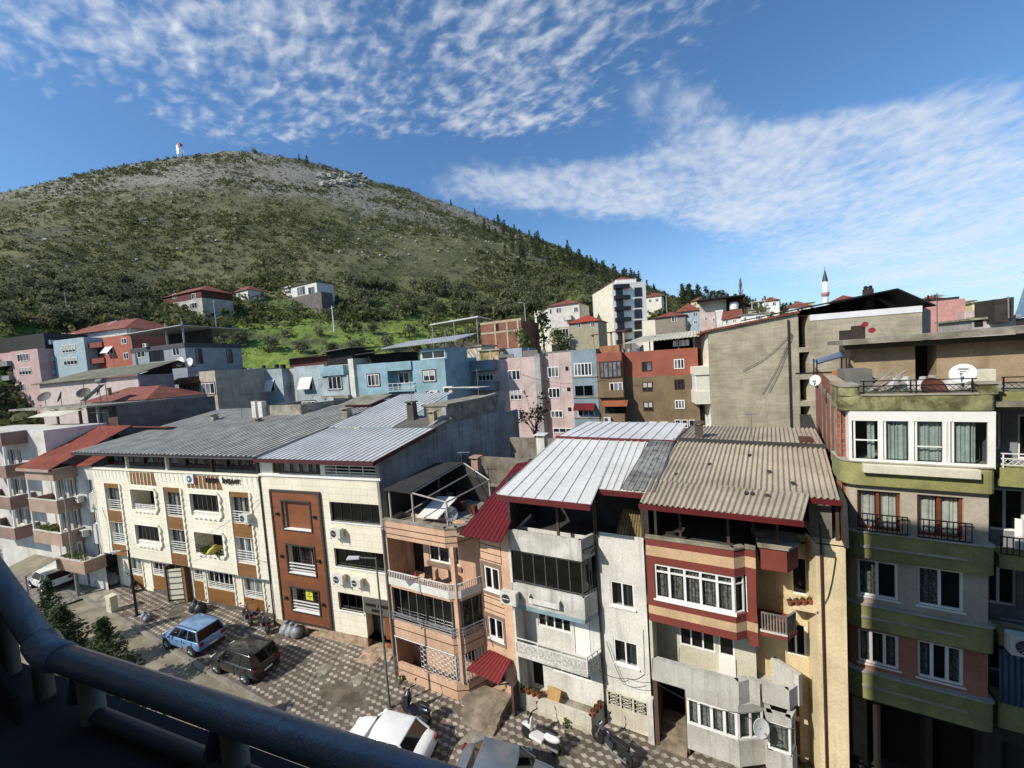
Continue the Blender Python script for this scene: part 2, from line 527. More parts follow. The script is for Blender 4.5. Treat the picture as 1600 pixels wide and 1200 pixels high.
# hill ground: grey limestone, olive scrub, bright grass low down
mt = bpy.data.materials.new('hill_ground'); mt.use_nodes = True
t = NT(mt.node_tree)
bs = [n for n in mt.node_tree.nodes if n.type == 'BSDF_PRINCIPLED'][0]
oc = t.n('ShaderNodeTexCoord').outputs['Object']
sp = t.n('ShaderNodeSeparateXYZ'); t.put(sp.inputs[0], oc)
big = t.noise(oc, .016, 5, .6, .6); mid = t.noise(oc, .075, 6, .62, .4); fin = t.noise(oc, .45, 5, .7)
gcol = t.mix(t.ramp(mid, .35, .68), (.060, .066, .024, 1), (.135, .13, .052, 1))
rcol = t.mix(t.ramp(fin, .3, .72), (.10, .095, .068, 1), (.29, .275, .225, 1))
hz = t.ramp(sp.outputs[2], 78, 205)
rk = t.math('ADD', t.math('MULTIPLY', hz, .44), t.math('ADD', t.math('MULTIPLY', big, .62), t.math('MULTIPLY', mid, .36)))
col = t.mix(t.ramp(rk, .62, .80), gcol, rcol)
low = t.ramp(t.math('ADD', sp.outputs[2], t.math('MULTIPLY', mid, 26)), 50, 68, 1, 0)
lush = t.mix(t.ramp(fin, .35, .65), (.085, .14, .018, 1), (.19, .25, .036, 1))
col = t.mix(t.math('MULTIPLY', low, t.ramp(mid, .36, .52)), col, lush)
col = t.mix(t.ramp(sp.outputs[2], 4, 14), (.20, .18, .15, 1), col)
t.put(bs.inputs['Base Color'], col); bs.inputs['Roughness'].default_value = .95
bp = t.n('ShaderNodeBump'); bp.inputs['Strength'].default_value = .7; bp.inputs['Distance'].default_value = 1.2
t.put(bp.inputs['Height'], t.math('ADD', fin, t.math('MULTIPLY', mid, 2))); t.put(bs.inputs['Normal'], bp.outputs[0])
HILLM = mt
azs = [rad(-108 + .5 * i) for i in range(356)]
rs = [50 * (950 / 50) ** (i / 150) for i in range(151)]
tag(grid_mesh('hillside', HILLM, azs, rs, ter), None, None, kind='structure')
b = MB(); b.face([(-4000, -4000, -.25), (4000, -4000, -.25), (4000, 4000, -.25), (-4000, 4000, -.25)])
tag(b.build('ground', M('earth', (.22, .2, .16), bump=.3)), None, None, kind='structure')

# street: cobbled roadway, kerb, patterned pavement
rm = M('cobbles', '#8f8671', .85, .25, .5, bump=.4, kind=None)
b = MB(); b.face([(-140, -40, -.15), (60, -40, -.15), (60, 11.0, -.15), (-140, 11.0, -.15)])
tag(b.build('road', rm), None, None, kind='structure')
b = MB(); b.box(-140, 60, 11.0, 11.22, -.2, .012)
tag(b.build('kerb', M('kerb_stone', '#8d877a', .9, .25)), None, None, kind='structure')
b = MB(); b.box(-140, 60, 11.22, 32, -.24, -.008)
tag(b.build('pavement', M('pavement_joint', '#6a6052', .9, .3, 1.4)), None, None, kind='structure')
def tiles():
    s = .235; vs = []; fs = []; ms = []
    dx, dy = s * math.sqrt(3), s * 1.5
    k = .955
    for j in range(int(8.6 / dy)):
        y = 11.36 + j * dy
        for i in range(int(66 / dx)):
            x = -62 + (i + .5 * (j % 2)) * dx
            if y > 17.6 and x < 0: continue
            if x < -20.5 and y > 16.4 + (x + 20.3) * .1405 + .9: continue
            gr = noise.noise(Vector((x * .35, y * .5, 9)))
            if gr > .46: continue
            hx = [(x + s * math.cos(rad(30 + 60 * q)), y + s * math.sin(rad(30 + 60 * q))) for q in range(6)]
            c = (x, y)
            for q, (A, B, C) in enumerate(((0, 1, 2), (2, 3, 4), (4, 5, 0))):
                pts = [c, hx[A], hx[B], hx[C]]
                mx = sum(p[0] for p in pts) / 4; my = sum(p[1] for p in pts) / 4
                bb = len(vs); dz = random.uniform(-.002, .002)
                for p in pts: vs.append((mx + (p[0] - mx) * k, my + (p[1] - my) * k, dz))
                fs.append((bb, bb + 1, bb + 2, bb + 3))
                if q == 0: ms.append(0 if random.random() > .07 + max(0, gr) * .5 else 2)
                else: ms.append(1 if random.random() < .7 else 2)
    me = bpy.data.meshes.new('pavement_tiles'); me.from_pydata(vs, [], fs)
    for mm in (M('tile_pale', '#b3aa9b', .8, .3, .8), M('tile_brown', '#6e6357', .85, .28, .8), M('tile_grey', '#7a7166', .85, .3, .9)): me.materials.append(mm)
    me.polygons.foreach_set('material_index', ms); me.update()
    o = bpy.data.objects.new('pavement_tiles', me); COL.objects.link(o)
    tag(o, None, None, kind='structure')
tiles()
b = MB()
b.slab([(-50.5, 11.24), (-43.2, 11.24), (-42.6, 12.0), (-46.5, 12.5), (-50.2, 12.4)], -.2, .01)
b.slab([(-11.2, 13.6), (-9.6, 13.5), (-9.3, 14.6), (-10.9, 14.8)], -.2, .01)
b.slab([(-21.9, 13.75), (-21.0, 13.75), (-20.9, 14.35), (-21.8, 14.35)], -.2, .016)
tag(b.build('pavement_patch', M('cement', '#9b9484', .9, .3, 1.2, bump=.25)), None, None, kind='structure')
# ------------------------------------------------------------------ building parts
white = M('white_frame', '#eceae4', .45, .06, bump=0, grain=.02)
brownf = M('brown_frame', '#4a2f22', .5, .12, bump=0)
dark = M('dark_interior', '#15130f', .9, .2, bump=0)
room = M('room_interior', '#241f1a', .9, .3, bump=0)
metal = M('grey_metal', '#8e9090', .4, .1, metal=.6, bump=0)
black = M('black_metal', '#151515', .5, .1, bump=0)
railm = M('white_rail', '#dedcd6', .45, .08, bump=0)
curt = M('curtain_cloth', '#d9d6cc', .9, .12, 3, bump=0)
curt2 = M('lace_cloth', '#8d8a84', .9, .45, 9, bump=0)
glass = MG('window_glass'); dglass = MG('dark_glass', (.10, .12, .13), 1.2)
blind = M('far_glass', '#2b3238', .12, .35, .6, bump=0, grain=0)
blind2 = M('far_glass_curtain', '#77797a', .25, .35, 1.3, bump=0, grain=0)
def wavy(pl, a0, a1, h0, h1, d, amp=.03, wl=.16):
    b = MB(); n = max(4, int((a1 - a0) / wl * 4)); vs = []
    ph = random.random() * 6
    for i in range(n + 1):
        a = a0 + (a1 - a0) * i / n
        w_ = amp * math.sin(ph + i * math.pi / 2 * (1 + .15 * math.sin(i * .7)))
        vs.append((a, d + w_))
    for i in range(n):
        b.face([pl.P(vs[i][0], vs[i][1], h0), pl.P(vs[i + 1][0], vs[i + 1][1], h0), pl.P(vs[i + 1][0], vs[i + 1][1], h1), pl.P(vs[i][0], vs[i][1], h1)])
    return b
def window(root, pl, a0, a1, h0, h1, d=.1, n=2, fm=None, fw=.07, tr=None, cur=None, cm=None, gl=None, sill=None, nm='window', open_=0):
    fm = fm or white; b = MB()
    e = d + .07
    b.pbox(pl, a0, a0 + fw, d, e, h0, h1); b.pbox(pl, a1 - fw, a1, d, e, h0, h1)
    b.pbox(pl, a0 + fw, a1 - fw, d, e, h0, h0 + fw); b.pbox(pl, a0 + fw, a1 - fw, d, e, h1 - fw, h1)
    for i in range(1, n):
        a = a0 + (a1 - a0) * i / n
        b.pbox(pl, a - fw * .55, a + fw * .55, d + .004, e - .004, h0 + fw, h1 - fw)
    if tr:
        hh = h0 + (h1 - h0) * tr
        b.pbox(pl, a0 + fw, a1 - fw, d + .008, e - .008, hh - fw * .4, hh + fw * .4)
    o = b.build(nm, fm, root)
    if sill:
        s = MB(); s.pbox(pl, a0 - .06, a1 + .06, -sill, d + .05, h0 - .06, h0 - .002)
        s.build('sill', fm, o)
    p = MB(); p.face([pl.P(a0 + fw * .5, d + .035, h0 + fw * .5), pl.P(a1 - fw * .5, d + .035, h0 + fw * .5), pl.P(a1 - fw * .5, d + .035, h1 - fw * .5), pl.P(a0 + fw * .5, d + .035, h1 - fw * .5)])
    p.build('pane', gl or glass, o)
    if cur:
        c = None
        for (x, y) in cur:
            q = wavy(pl, a0 + (a1 - a0) * x, a0 + (a1 - a0) * y, h0 + .05, h1 - .04, d + .17)
            if c is None: c = q
            else:
                k = len(c.v); c.v += q.v; c.f += [tuple(i + k for i in f) for f in q.f]; c.m += q.m
        c.build('curtain', cm or curt, o)
    return o
def bars(root, pl, a0, a1, hs, d=0.0, r=.02, mat=None, posts=(), nm='railing', h0=None):
    b = MB()
    for h in hs: b.pbox(pl, a0, a1, d - r, d + r, h - r, h + r)
    for a in posts: b.pbox(pl, a - r, a + r, d - r * .9, d + r * .9, (h0 if h0 is not None else min(hs)) - r, max(hs) + r * .8)
    return b.build(nm, mat or railm, root)
def palings(root, pl, a0, a1, h0, h1, d=0.0, step=.12, r=.012, mat=None, nm='railing', top=.03):
    b = MB(); n = max(1, int((a1 - a0) / step))
    b.pbox(pl, a0, a1, d - top, d + top, h1 - top, h1); b.pbox(pl, a0, a1, d - top * .7, d + top * .7, h0, h0 + top)
    for i in range(n + 1):
        a = a0 + r + (a1 - a0 - 2 * r) * i / n
        b.pbox(pl, a - r, a + r, d - r, d + r, h0 + top, h1 - top)
    return b.build(nm, mat or railm, root)
def scallop(pl, a0, a1, h0, h1, wd=.16, d0=-.10, d1=0.0, wave=.5, amp=.06, sides=True):
    """raised border with a scalloped outer edge round an opening"""
    b = MB()
    def edge(L):
        n = max(2, int(round(L / wave))); k = 5
        return [(L * (i / (n * k)), amp * abs(math.sin(math.pi * i / k))) for i in range(n * k + 1)]
    def strip(pts):
        for (o1, i1), (o2, i2) in zip(pts, pts[1:]):
            b.hexa([pl.P(i1[0], d0, i1[1]), pl.P(i2[0], d0, i2[1]), pl.P(i2[0], d1, i2[1]), pl.P(i1[0], d1, i1[1]), pl.P(o1[0], d0, o1[1]), pl.P(o2[0], d0, o2[1]), pl.P(o2[0], d1, o2[1]), pl.P(o1[0], d1, o1[1])])
    W_, H_ = a1 - a0, h1 - h0
    if sides != 'only':
        strip([((a0 + x, h1 + wd + y), (a0 + x, h1)) for x, y in edge(W_)])
        strip([((a1 - x, h0 - wd - y), (a1 - x, h0)) for x, y in edge(W_)])
    if sides:
        strip([((a0 - wd - y, h0 + x), (a0, h0 + x)) for x, y in edge(H_)])
        strip([((a1 + wd + y, h1 - x), (a1, h1 - x)) for x, y in edge(H_)])
    return b
def chimney(root, x, y, z0, z1, s=.45, mat=None, cap=True, nm='chimney'):
    b = MB(); b.box(x - s / 2, x + s / 2, y - s / 2, y + s / 2, z0, z1)
    if cap:
        for q in (-1, 1): b.box(x + q * s * .4 - .05, x + q * s * .4 + .05, y - s * .4, y + s * .4, z1, z1 + .16)
        b.box(x - s * .68, x + s * .68, y - s * .68, y + s * .68, z1 + .16, z1 + .24)
    return b.build(nm, mat or M('cement', '#9b9484'), root)

stone = M('cream_stone', '#ece3cb', .75, .07, .35, streak=.10, kind='stone', bump=.12, col2='#a59b85')
flute = M('cream_flute', '#eee7d3', .75, .05, .5, bump=.05)
wood = M('ochre_boards', '#8a5f2e', .6, .12, .7, kind='wood', bump=.2)
wood2 = M('redbrown_boards', '#87502f', .55, .12, .7, kind='wood', bump=.2)
darktrim = M('dark_trim', '#3d362e', .6, .1, bump=0)
pinkstone = M('pink_stone_base', '#b59c82', .8, .3, 2.5)
greyroof = M('dark_metal_sheet', '#7f7b74', .65, .2, .3, metal=.0, bump=0, streak=.3)
whiteroof = M('pale_metal_sheet', '#c3c3bf', .5, .12, .3, metal=.05, bump=0, streak=.3, dirt='#77746c')
fascia = M('maroon_fascia', '#4a1c1c', .5, .1, bump=0)
plaster = M('grey_plaster', '#a8a7a4', .9, .24, .35, streak=.55, dirt='#4a4946', hb=.12)
cement = M('cement', '#9b9484', .9, .3, 1.2, bump=.25)
tileroof = M('red_clay_tiles', '#94503a', .8, .25, .8, kind='tile', bump=.5)

# ------------------------------------------------------------------ cream apartment house with ochre boards
CR = Fr(ong(575, 1012), 8, -46.1)
D = CR.root('apartment_building', 'cream stone apartment house with ochre board panels and scalloped balcony openings', 'apartment building')
cols = [(1.7, 3.65), (9.6, 11.5), (17.1, 18.97)]
bal = [(5.3, 8.4), (12.7, 15.85)]
hol = []
for a, c in cols: hol += [(a, c, 7.45, 9.42), (a, c, 4.5, 6.37)]
for a, c in bal: hol += [(a, c, 7.75, 9.45, 1.2), (a, c, 4.78, 6.45, 1.2)]
b = MB()
b.wall(FR, 0, 20.2, 3.45, 11.05, hol, .5)
b.face([(0, 0, 3.45), (0, 1.0, 3.45), (20.2, 1.0, 3.45), (20.2, 0, 3.45)])
b.box(0, 20.2, 0.03, 1.0, 10.9, 11.08)
b.face([(0, 0, 3.45), (0, 0, 11.05), (2, 13, 11.05), (2, 13, 3.45)])
b.build('wall', [stone, room], D)
g = MB()
gh = [(1.9, 3.5, 1.25, 2.75), (5.15, 7.9, 1.6, 2.7), (10.5, 11.45, 1.8, 2.7), (12.1, 14.95, 1.4, 2.75), (16.2, 18.1, 1.2, 2.7), (8.2, 9.7, .1, 2.9, 1.0)]
g.wall(FR, 0, 20.2, 0, 3.45, gh, .3, d=.85)
g.face([(0, .85, 0), (0, .85, 3.5), (2, 13, 3.5), (2, 13, 0)])
g.build('ground_floor_wall', [stone, room], D)
g = MB(); g.box(4.9, 8.0, .78, .85, 0, .28); g.box(11.9, 20.2, .78, .85, 0, .25); g.build('plinth', M('plinth', '#5a5650', .9), D)
for a, c in cols:
    b = MB()
    for h0, h1 in ((9.42, 9.78), (6.45, 7.42), (3.5, 4.42)): b.box(a - .02, c + .02, -.05, .02, h0, h1)
    b.build('board_panel', wood, D)
    scallop(FR, a - .05, c + .05, 3.5, 9.8, .10, -.09, 0, .52, .10, 'only').build('scalloped_border', flute, D)
    for h0, h1 in ((7.45, 9.42), (4.5, 6.37)):
        window(D, FR, a, c, h0, h1, .2, 3, white if random.random() < .5 else brownf, cur=[(.05, .45), (.55, .95)])
        bars(D, FR, a, c, [h0 + .12 + .19 * q for q in range(5)], .02, .022)
for i, (a, c) in enumerate(bal):
    for j, (h0, h1) in enumerate(((7.75, 9.45), (4.78, 6.45))):
        scallop(FR, a, c, h0, h1, .13, -.12, 0, .55, .12).build('scalloped_border', flute, D)
        if (i, j) in ((1, 0), (0, 1)):
            window(D, FR, a, c, h0 + .35, h1, .1, 6, metal, .025, gl=dglass, nm='glazing')
            b = MB(); b.box(a, c, .02, .1, h0, h0 + .33); b.build('parapet', flute, D)
            bars(D, FR, a, c, [h0 + .12, h0 + .25], -.02, .02)
        elif i == 0:
            bars(D, FR, a, c, [h0 + .1, h0 + .25, h0 + .4], .03, .022, posts=[a + .8, a + 1.6, a + 2.4])
            b = MB(); b.box(a, c, .06, .1, h0, h0 + .45); b.build('parapet', M('frost_panel', '#9b9a93', .3, .2, bump=0), D)
        else:
            bars(D, FR, a, c, [h0 + .12, h0 + .4, h0 + .6], -.05, .02, black)
# fluted crown with two slatted ochre panels
b = MB()
u = .1
while u < 20.1:
    if not (5.3 < u + .25 < 8.7 or 12.45 < u + .25 < 16.35):
        n = 6
        for k in range(n):
            t0, t1 = math.pi * k / n, math.pi * (k + 1) / n
            b.hexa([(u + .24 - .24 * math.cos(t0), -.01, 9.9), (u + .24 - .24 * math.cos(t1), -.01, 9.9), (u + .24 - .24 * math.cos(t1), .01, 9.9), (u + .24 - .24 * math.cos(t0), .01, 9.9),
                    (u + .24 - .24 * math.cos(t0), -.03 - .07 * math.sin(t0), 10.78 + .12 * math.sin(t0)), (u + .24 - .24 * math.cos(t1), -.03 - .07 * math.sin(t1), 10.78 + .12 * math.sin(t1)), (u + .24 - .24 * math.cos(t1), .01, 10.78 + .12 * math.sin(t1)), (u + .24 - .24 * math.cos(t0), .01, 10.78 + .12 * math.sin(t0))])
    u += .5
b.build('fluted_crown', flute, D)
for a, c in ((5.38, 8.65), (12.5, 16.3)):
    b = MB(); b.box(a, c, -.05, .01, 9.88, 10.86); b.build('slat_panel', wood, D)
    b = MB()
    for k in range(1, 7 if c - a < 3.5 else 8): b.box(a + k * .47 - .03, a + k * .47 + .03, -.09, -.05, 9.88, 10.86)
    b.build('slat', flute, D)
b = MB(); b.box(-.1, 20.3, -.14, .02, 11.02, 11.14); b.build('cornice', flute, D)
# recessed attic floor
b = MB(); at_h = [(.3, 4.6, 11.25, 12.5), (5.2, 9.6, 11.25, 12.5), (10.6, 15, 11.25, 12.5), (15.4, 19.9, 11.25, 12.5)]
b.wall(FR, 0, 20.2, 11.0, 12.8, at_h, 1.0, d=1.1); b.build('attic_wall', [brownf, dark], D)
for k, (a, c, h0, h1) in enumerate(at_h):
    window(D, Pl((0, 1.1), (1, 1.1)), a, c, h0, h1, .08, 4, brownf, .06, cur=[(.05, .3), (.5, .9)] if k < 2 else [(.1, .35), (.55, .8)], cm=M('teal_cloth', '#8fa39a') if k < 2 else M('taupe_cloth', '#7d7468'))
for a in (4.75, 9.95, 15.2, 19.9):
    b = MB(); b.box(a - .09, a + .09, .1, .28, 11.1, 12.6); b.build('post', flute if a < 11 else brownf, D)
# entrance porch and shop signs
b = MB(); b.box(9.55, 9.95, .45, .85, 0, 3.4); b.box(8.0, 8.15, .1, .85, 0, 3.0); b.build('porch_pier', M('brown_render', '#6f5437', .8), D)
b = MB(); b.hexa([(8.15, .2, .15), (9.5, .75, .15), (9.5, .82, .15), (8.15, .27, .15), (8.15, .2, 2.7), (9.5, .75, 2.7), (9.5, .82, 2.7), (8.15, .27, 2.7)])
o = b.build('porch_panel', stone, D)
b = MB()
for k in range(5): b.hexa([(8.17, .17, .5 + .5 * k), (9.48, .70, .5 + .5 * k), (9.48, .75, .5 + .5 * k), (8.17, .22, .5 + .5 * k), (8.17, .17, .55 + .5 * k), (9.48, .70, .55 + .5 * k), (9.48, .75, .55 + .5 * k), (8.17, .22, .55 + .5 * k)])
b.build('slat', darktrim, o)
for k, (a, c, h0, h1) in enumerate(gh[:5]):
    P1 = Pl((0, .85), (1, .85))
    window(D, P1, a, c, h0, h1, .1, 2 if k % 2 == 0 else 5, white, .05, cur=[(.1, .9)] if k in (0, 4) else None, gl=dglass if k in (1, 3) else glass)
    bars(D, P1, a, c, [h0 + .1, h0 + .25, h0 + .4, h0 + .55], -.04, .02)
    b = MB(); b.pbox(P1, a - .12, c + .12, -.06, .01, .12 if k != 1 else .3, h0 - .05); b.build('board_panel', wood, D)
    scallop(P1, a - .15, c + .15, .3, 3.3, .07, -.07, 0, .5, .08, 'only').build('scalloped_border', flute, D)
# emblem, canopy shade and lettering on the crown
b = MB(); b.box(12.62, 13.45, -.16, -.06, 10.25, 10.95); e = b.build('emblem_board', M('emblem_white', '#dfe0dc', .5, .03, bump=0), D)
b = MB(); b.lathe([(.27, 0), (.27, .02)], 20, (0, 0, 0), 0, Matrix.Translation((13.0, -.17, 10.6)) @ Matrix.Rotation(rad(90), 4, 'X')); b.build('emblem_ring', M('emblem_teal', '#3f6d78', .5, bump=0), e)
b = MB(); b.lathe([(.13, 0), (.13, .02)], 4, (0, 0, 0), 0, Matrix.Translation((13.0, -.195, 10.6)) @ Matrix.Rotation(rad(90), 4, 'X')); b.build('emblem_star', M('emblem_white', '#dfe0dc'), e)
b = MB(); b.box(13.45, 13.8, -.13, -.06, 10.2, 10.7); b.build('emblem_red', M('emblem_red', '#6a1620', .5, bump=0), e)
def letters(root, txt, size, loc, ext=.03, mat=None, nm='lettering', rz=0.0, sx=1.0, rot=None):
    cu = bpy.data.curves.new(nm, 'FONT'); cu.body = txt; cu.size = size; cu.extrude = ext; cu.offset = .008
    o = bpy.data.objects.new(nm, cu); COL.objects.link(o); o.parent = root
    o.location = loc; o.rotation_euler = rot or (rad(90), 0, rz); o.scale = (sx, 1, 1)
    cu.materials.append(mat or black)
    bpy.context.view_layer.update()
    me = bpy.data.meshes.new_from_object(o); me.name = nm
    q = bpy.data.objects.new(nm, me); COL.objects.link(q); q.parent = root
    q.location, q.rotation_euler, q.scale = o.location, o.rotation_euler, o.scale
    if not me.materials: me.materials.append(mat or black)
    bpy.data.objects.remove(o); q.name = nm
    return q
letters(D, 'SEZEN', .46, (14.75, -.13, 10.42), sx=1.05)
letters(D, 'İNŞAAT', .46, (16.55, -.13, 10.42), sx=1.05)
# roof: dark profiled sheet
b = MB(); b.sheet((-.5, -.9, 12.62), (21.3, -.9, 12.62), (24.0, 9.6, 14.75), (2.2, 9.6, 14.75), .36, .075, 'rib', rows=3, jit=.6)
rf = b.build('roof', greyroof, D, sol=.04)
b = MB(); eL, eR, rR, rL = Vector((-.5, -.9, 12.62)), Vector((21.3, -.9, 12.62)), Vector((24.0, 9.6, 14.75)), Vector((2.2, 9.6, 14.75))
for k in range(46):
    t0 = (k + .3) / 46; t1 = t0 + .0085; up = Vector((0, 0, .02)); uq = Vector((0, 0, .10))
    q = [eL.lerp(eR, t0), eL.lerp(eR, t1), rL.lerp(rR, t1), rL.lerp(rR, t0)]
    b.hexa([p + up for p in q] + [p + uq for p in q])
b.build('roof_seam', M('pale_seam', '#b3b0a6', .6, .2, bump=0), rf)
b = MB(); b.box(-.5, 21.3, -.97, -.88, 12.44, 12.66); b.build('fascia', M('dark_fascia', '#2c2622', .5, bump=0), rf)
b = MB(); b.tube([(-.4, -1.0, 12.52), (21.2, -1.0, 12.5)], .06, 8); b.build('gutter', M('dark_fascia', '#2c2622'), rf)
b = MB(); b.tube([(20.22, -.06, 12.4), (20.22, -.06, .1)], .05, 8); b.build('drainpipe', M('drain_brown', '#4b443c', .5), D)
b = MB(); b.box(12.2, 16.6, 7.2, 7.4, 13.6, 15.25); b.box(12.2, 12.4, 7.4, 11, 13.6, 15.25); b.hexa([(16.4, 7.2, 13.6), (16.6, 7.2, 13.6), (20.3, 15, 14.8), (20.1, 15, 14.8), (16.4, 7.2, 15.25), (16.6, 7.2, 15.25), (20.3, 15, 15.35), (20.1, 15, 15.35)])
b.build('roof_parapet', cement, D)
chw = M('white_flue', '#d8d4ca', .8, .12, streak=.2)
chimney(D, 11.35, 6.9, 13.2, 15.75, .5, chw, False); chimney(D, 12.05, 7.0, 13.2, 15.7, .5, chw, False)
b = MB()
b.face([(19.6, 8.4, 14.95), (23.2, 8.4, 14.95), (24.0, 10.4, 15.55), (20.4, 10.4, 15.55)]); b.face([(24.0, 10.4, 15.55), (20.4, 10.4, 15.55), (20.9, 11.6, 15.2), (24.6, 11.6, 15.2)])
o = b.build('roof_hatch', M('dull_sheet', '#84806f', .8, .25), D, sol=.05)
b = MB(); b.box(20.2, 23.0, 8.7, 11.2, 14.2, 15.0); b.build('hatch_wall', M('maroon_wall', '#6e2f2a', .8), o)
chimney(D, 6.6, 6.2, 13.7, 14.5, .5); chimney(D, 13.2, 5.6, 13.5, 14.1, .45); chimney(D, 22.6, 6.2, 13.9, 14.7, .6)

# ------------------------------------------------------------------ cream apartment house with the red-brown frame
E_ = CR.root('apartment_building', 'cream stone apartment house with tall red-brown framed panel and long dark windows', 'apartment building')
pb = [(22.2, 24.62, 7.44, 9.4, .25), (22.2, 24.62, 4.36, 6.32, .45), (22.2, 24.62, 1.66, 3.3, .45)]
wb = [(26.25, 30.22, 8.26, 9.55, .4), (26.25, 30.2, 5.24, 6.45, .4), (26.22, 28.22, 2.28, 3.46, .4)]
dr = (28.35, 30.3, .05, 3.45, .7)
b = MB(); b.wall(FR, 20.25, 30.45, .68, 11.15, pb + wb + [(28.35, 30.3, .68, 3.45, .7)], .4)
b.build('wall', [stone, dark], E_)
b = MB(); b.wall(FR, 20.25, 30.45, 0, .68, [(28.35, 30.3, 0, .68, .7), (23.2, 24.3, .05, .5, .5)], .5, d=-.03)
b.face([(20.25, -.03, .68), (30.45, -.03, .68), (30.45, .02, .68), (20.25, .02, .68)])
b.build('stone_base', [pinkstone, dark], E_)
sk = .25
poly = [(0, 0), (15.5, 0), (15.5, 13.2), (13.5, 13.2), (13.5, 14.5), (12.4, 14.7), (12.4, 15.15), (6.0, 14.75), (6.0, 14.2), (5.2, 14.0), (4, 13.45), (-.02, 12.45)]
b = MB(); b.prism(poly, lambda a, d, h: (30.45 + sk * a - d, a, h), 0, .3)
b.build('party_wall', plaster, E_)
b = MB(); b.box(21.27, 25.45, -.09, .0, .92, 1.66)
b.box(21.27, 22.2, -.09, 0, 1.66, 10.02); b.box(24.62, 25.45, -.09, 0, 1.66, 10.02)
for h0, h1 in ((9.4, 10.02), (6.32, 7.44), (3.3, 4.36)): b.box(22.2, 24.62, -.09, 0, h0, h1)
pn = b.build('board_panel', wood2, E_)
b = MB()
for x0, x1, z0, z1 in ((21.13, 21.27, .78, 10.16), (25.45, 25.59, .78, 10.16)): b.box(x0, x1, -.14, 0, z0, z1)
b.box(21.27, 25.45, -.14, 0, 10.02, 10.16); b.box(21.27, 25.45, -.14, 0, .78, .92)
for a, c, h0, h1, _ in pb:
    for x0, x1 in ((a - .1, a), (c, c + .1)): b.box(x0, x1, -.14, -.09, h0 - .1, h1 + .1)
    b.box(a, c, -.14, -.09, h1, h1 + .1); b.box(a, c, -.14, -.09, h0 - .1, h0)
b.build('panel_border', darktrim, E_)
for i, (a, c, h0, h1, dd) in enumerate(pb):
    b = MB(); b.box(a, c, -.13, .2, h0 - .06, h0 + .05); b.build('sill', white, E_)
    if i == 0:
        b = MB(); b.box(a + .02, c - .02, .12, .18, h0 + .06, h1 - .02); b.build('shutter', wood2, E_)
    else:
        window(E_, FR, a, c, h0 + .06, h1, .3, 3, brownf, cur=[(.1, .4), (.6, .95)] if i == 1 else None)
        bars(E_, FR, a, c, [h0 + .25, h0 + .47, h0 + .69], -.04, .03)
b = MB()
for h in (8.35, 5.35, 2.35):
    for a in (21.72, 25.03):
        b.box(a - .09, a + .09, -.22, -.09, h + .05, h + .22)
b.build('wall_lamp', black, E_)
b = MB(); b.box(23.15, 23.75, .22, .24, 2.35, 3.1); sg = b.build('notice', M('yellow_notice', '#d3cf3e', .6, .05, bump=0), E_)
b = MB()
for h, w_, t_ in ((2.98, .42, .03), (2.80, .10, .1), (2.62, .46, .05), (2.5, .2, .05)): b.box(23.45 - w_ / 2, 23.45 + w_ / 2, .205, .219, h - t_ / 2, h + t_ / 2)
b.build('notice_print', M('olive_print', '#6b6a1c', .6, bump=0), sg)
for a, c, h0, h1, _ in wb:
    window(E_, FR, a, c, h0, h1, .14, 5 if c - a > 3 else 3, black, .05, gl=dglass, cur=[(.25, .9)] if h0 > 8 else [(.1, .35)], cm=M('slate_cloth', '#3f4648'))
    b = MB(); b.box(a - .03, c + .03, -.07, .1, h0 - .07, h0); b.build('sill', white, E_)
b = MB(); b.box(28.3, 30.35, -.06, .06, 2.4, 3.45); sg = b.build('entrance_sign', M('sign_grey', '#57544d', .6, .12), E_)
b = MB()
for k in range(11):
    if k != 5: b.box(28.5 + k * .16, 28.6 + k * .16, -.1, -.06, 2.92, 3.1)
for k in range(5): b.box(28.95 + k * .17, 29.05 + k * .17, -.1, -.06, 2.6, 2.76)
b.build('sign_lettering', black, sg)
b = MB(); b.box(28.4, 29.15, .55, .6, .05, 2.35); b.build('door', M('dark_door', '#1d1a17', .4), E_)
b = MB(); b.box(29.2, 29.55, .45, .55, .05, 2.3); b.box(29.2, 30.25, .45, .55, 2.3, 2.4); b.build('door_frame', metal, E_)
b = MB(); b.box(29.62, 29.95, .2, .45, .1, 2.2); b.build('door_leaf', M('orange_wood', '#8d4a22', .5), E_)
b = MB(); b.box(28.2, 30.4, -.5, .65, 0, .1); b.box(28.3, 29.6, -1.2, -.5, 0, .03); b.build('doorstep', pinkstone, E_)
# attic
b = MB(); ah = [(21.45, 25.7, 11.28, 12.3), (26.1, 30.2, 11.28, 12.3, .8)]
b.wall(FR, 20.25, 30.45, 11.15, 12.6, ah, .5, d=.06); b.build('attic_wall', [flute, dark], E_)
window(E_, FR, 21.45, 25.7, 11.28, 12.3, .14, 5, M('redbrown_frame', '#5f2a1e', .5, bump=0), .09, cur=[(.14, .3), (.35, .5), (.55, .7), (.75, .86)])
bars(E_, FR, 26.1, 30.2, [11.38, 11.55, 11.75, 11.95, 12.15], -.01, .022, posts=[27.1, 28.15, 29.2])
b = MB(); b.box(20.25, 30.5, -.1, .06, 11.1, 11.24); b.build('cornice', white, E_)
b = MB(); b.sheet((21.2, -.95, 12.52), (30.85, -.95, 12.48), (32.0, 4.1, 13.55), (22.6, 4.1, 13.6), .42, .05, 'rib')
b.sheet((22.6, 4.16, 13.7), (28.6, 4.16, 13.68), (29.8, 11.2, 15.45), (24.4, 11.2, 15.45), .42, .05, 'rib')
rf = b.build('roof', whiteroof, E_, sol=.05)
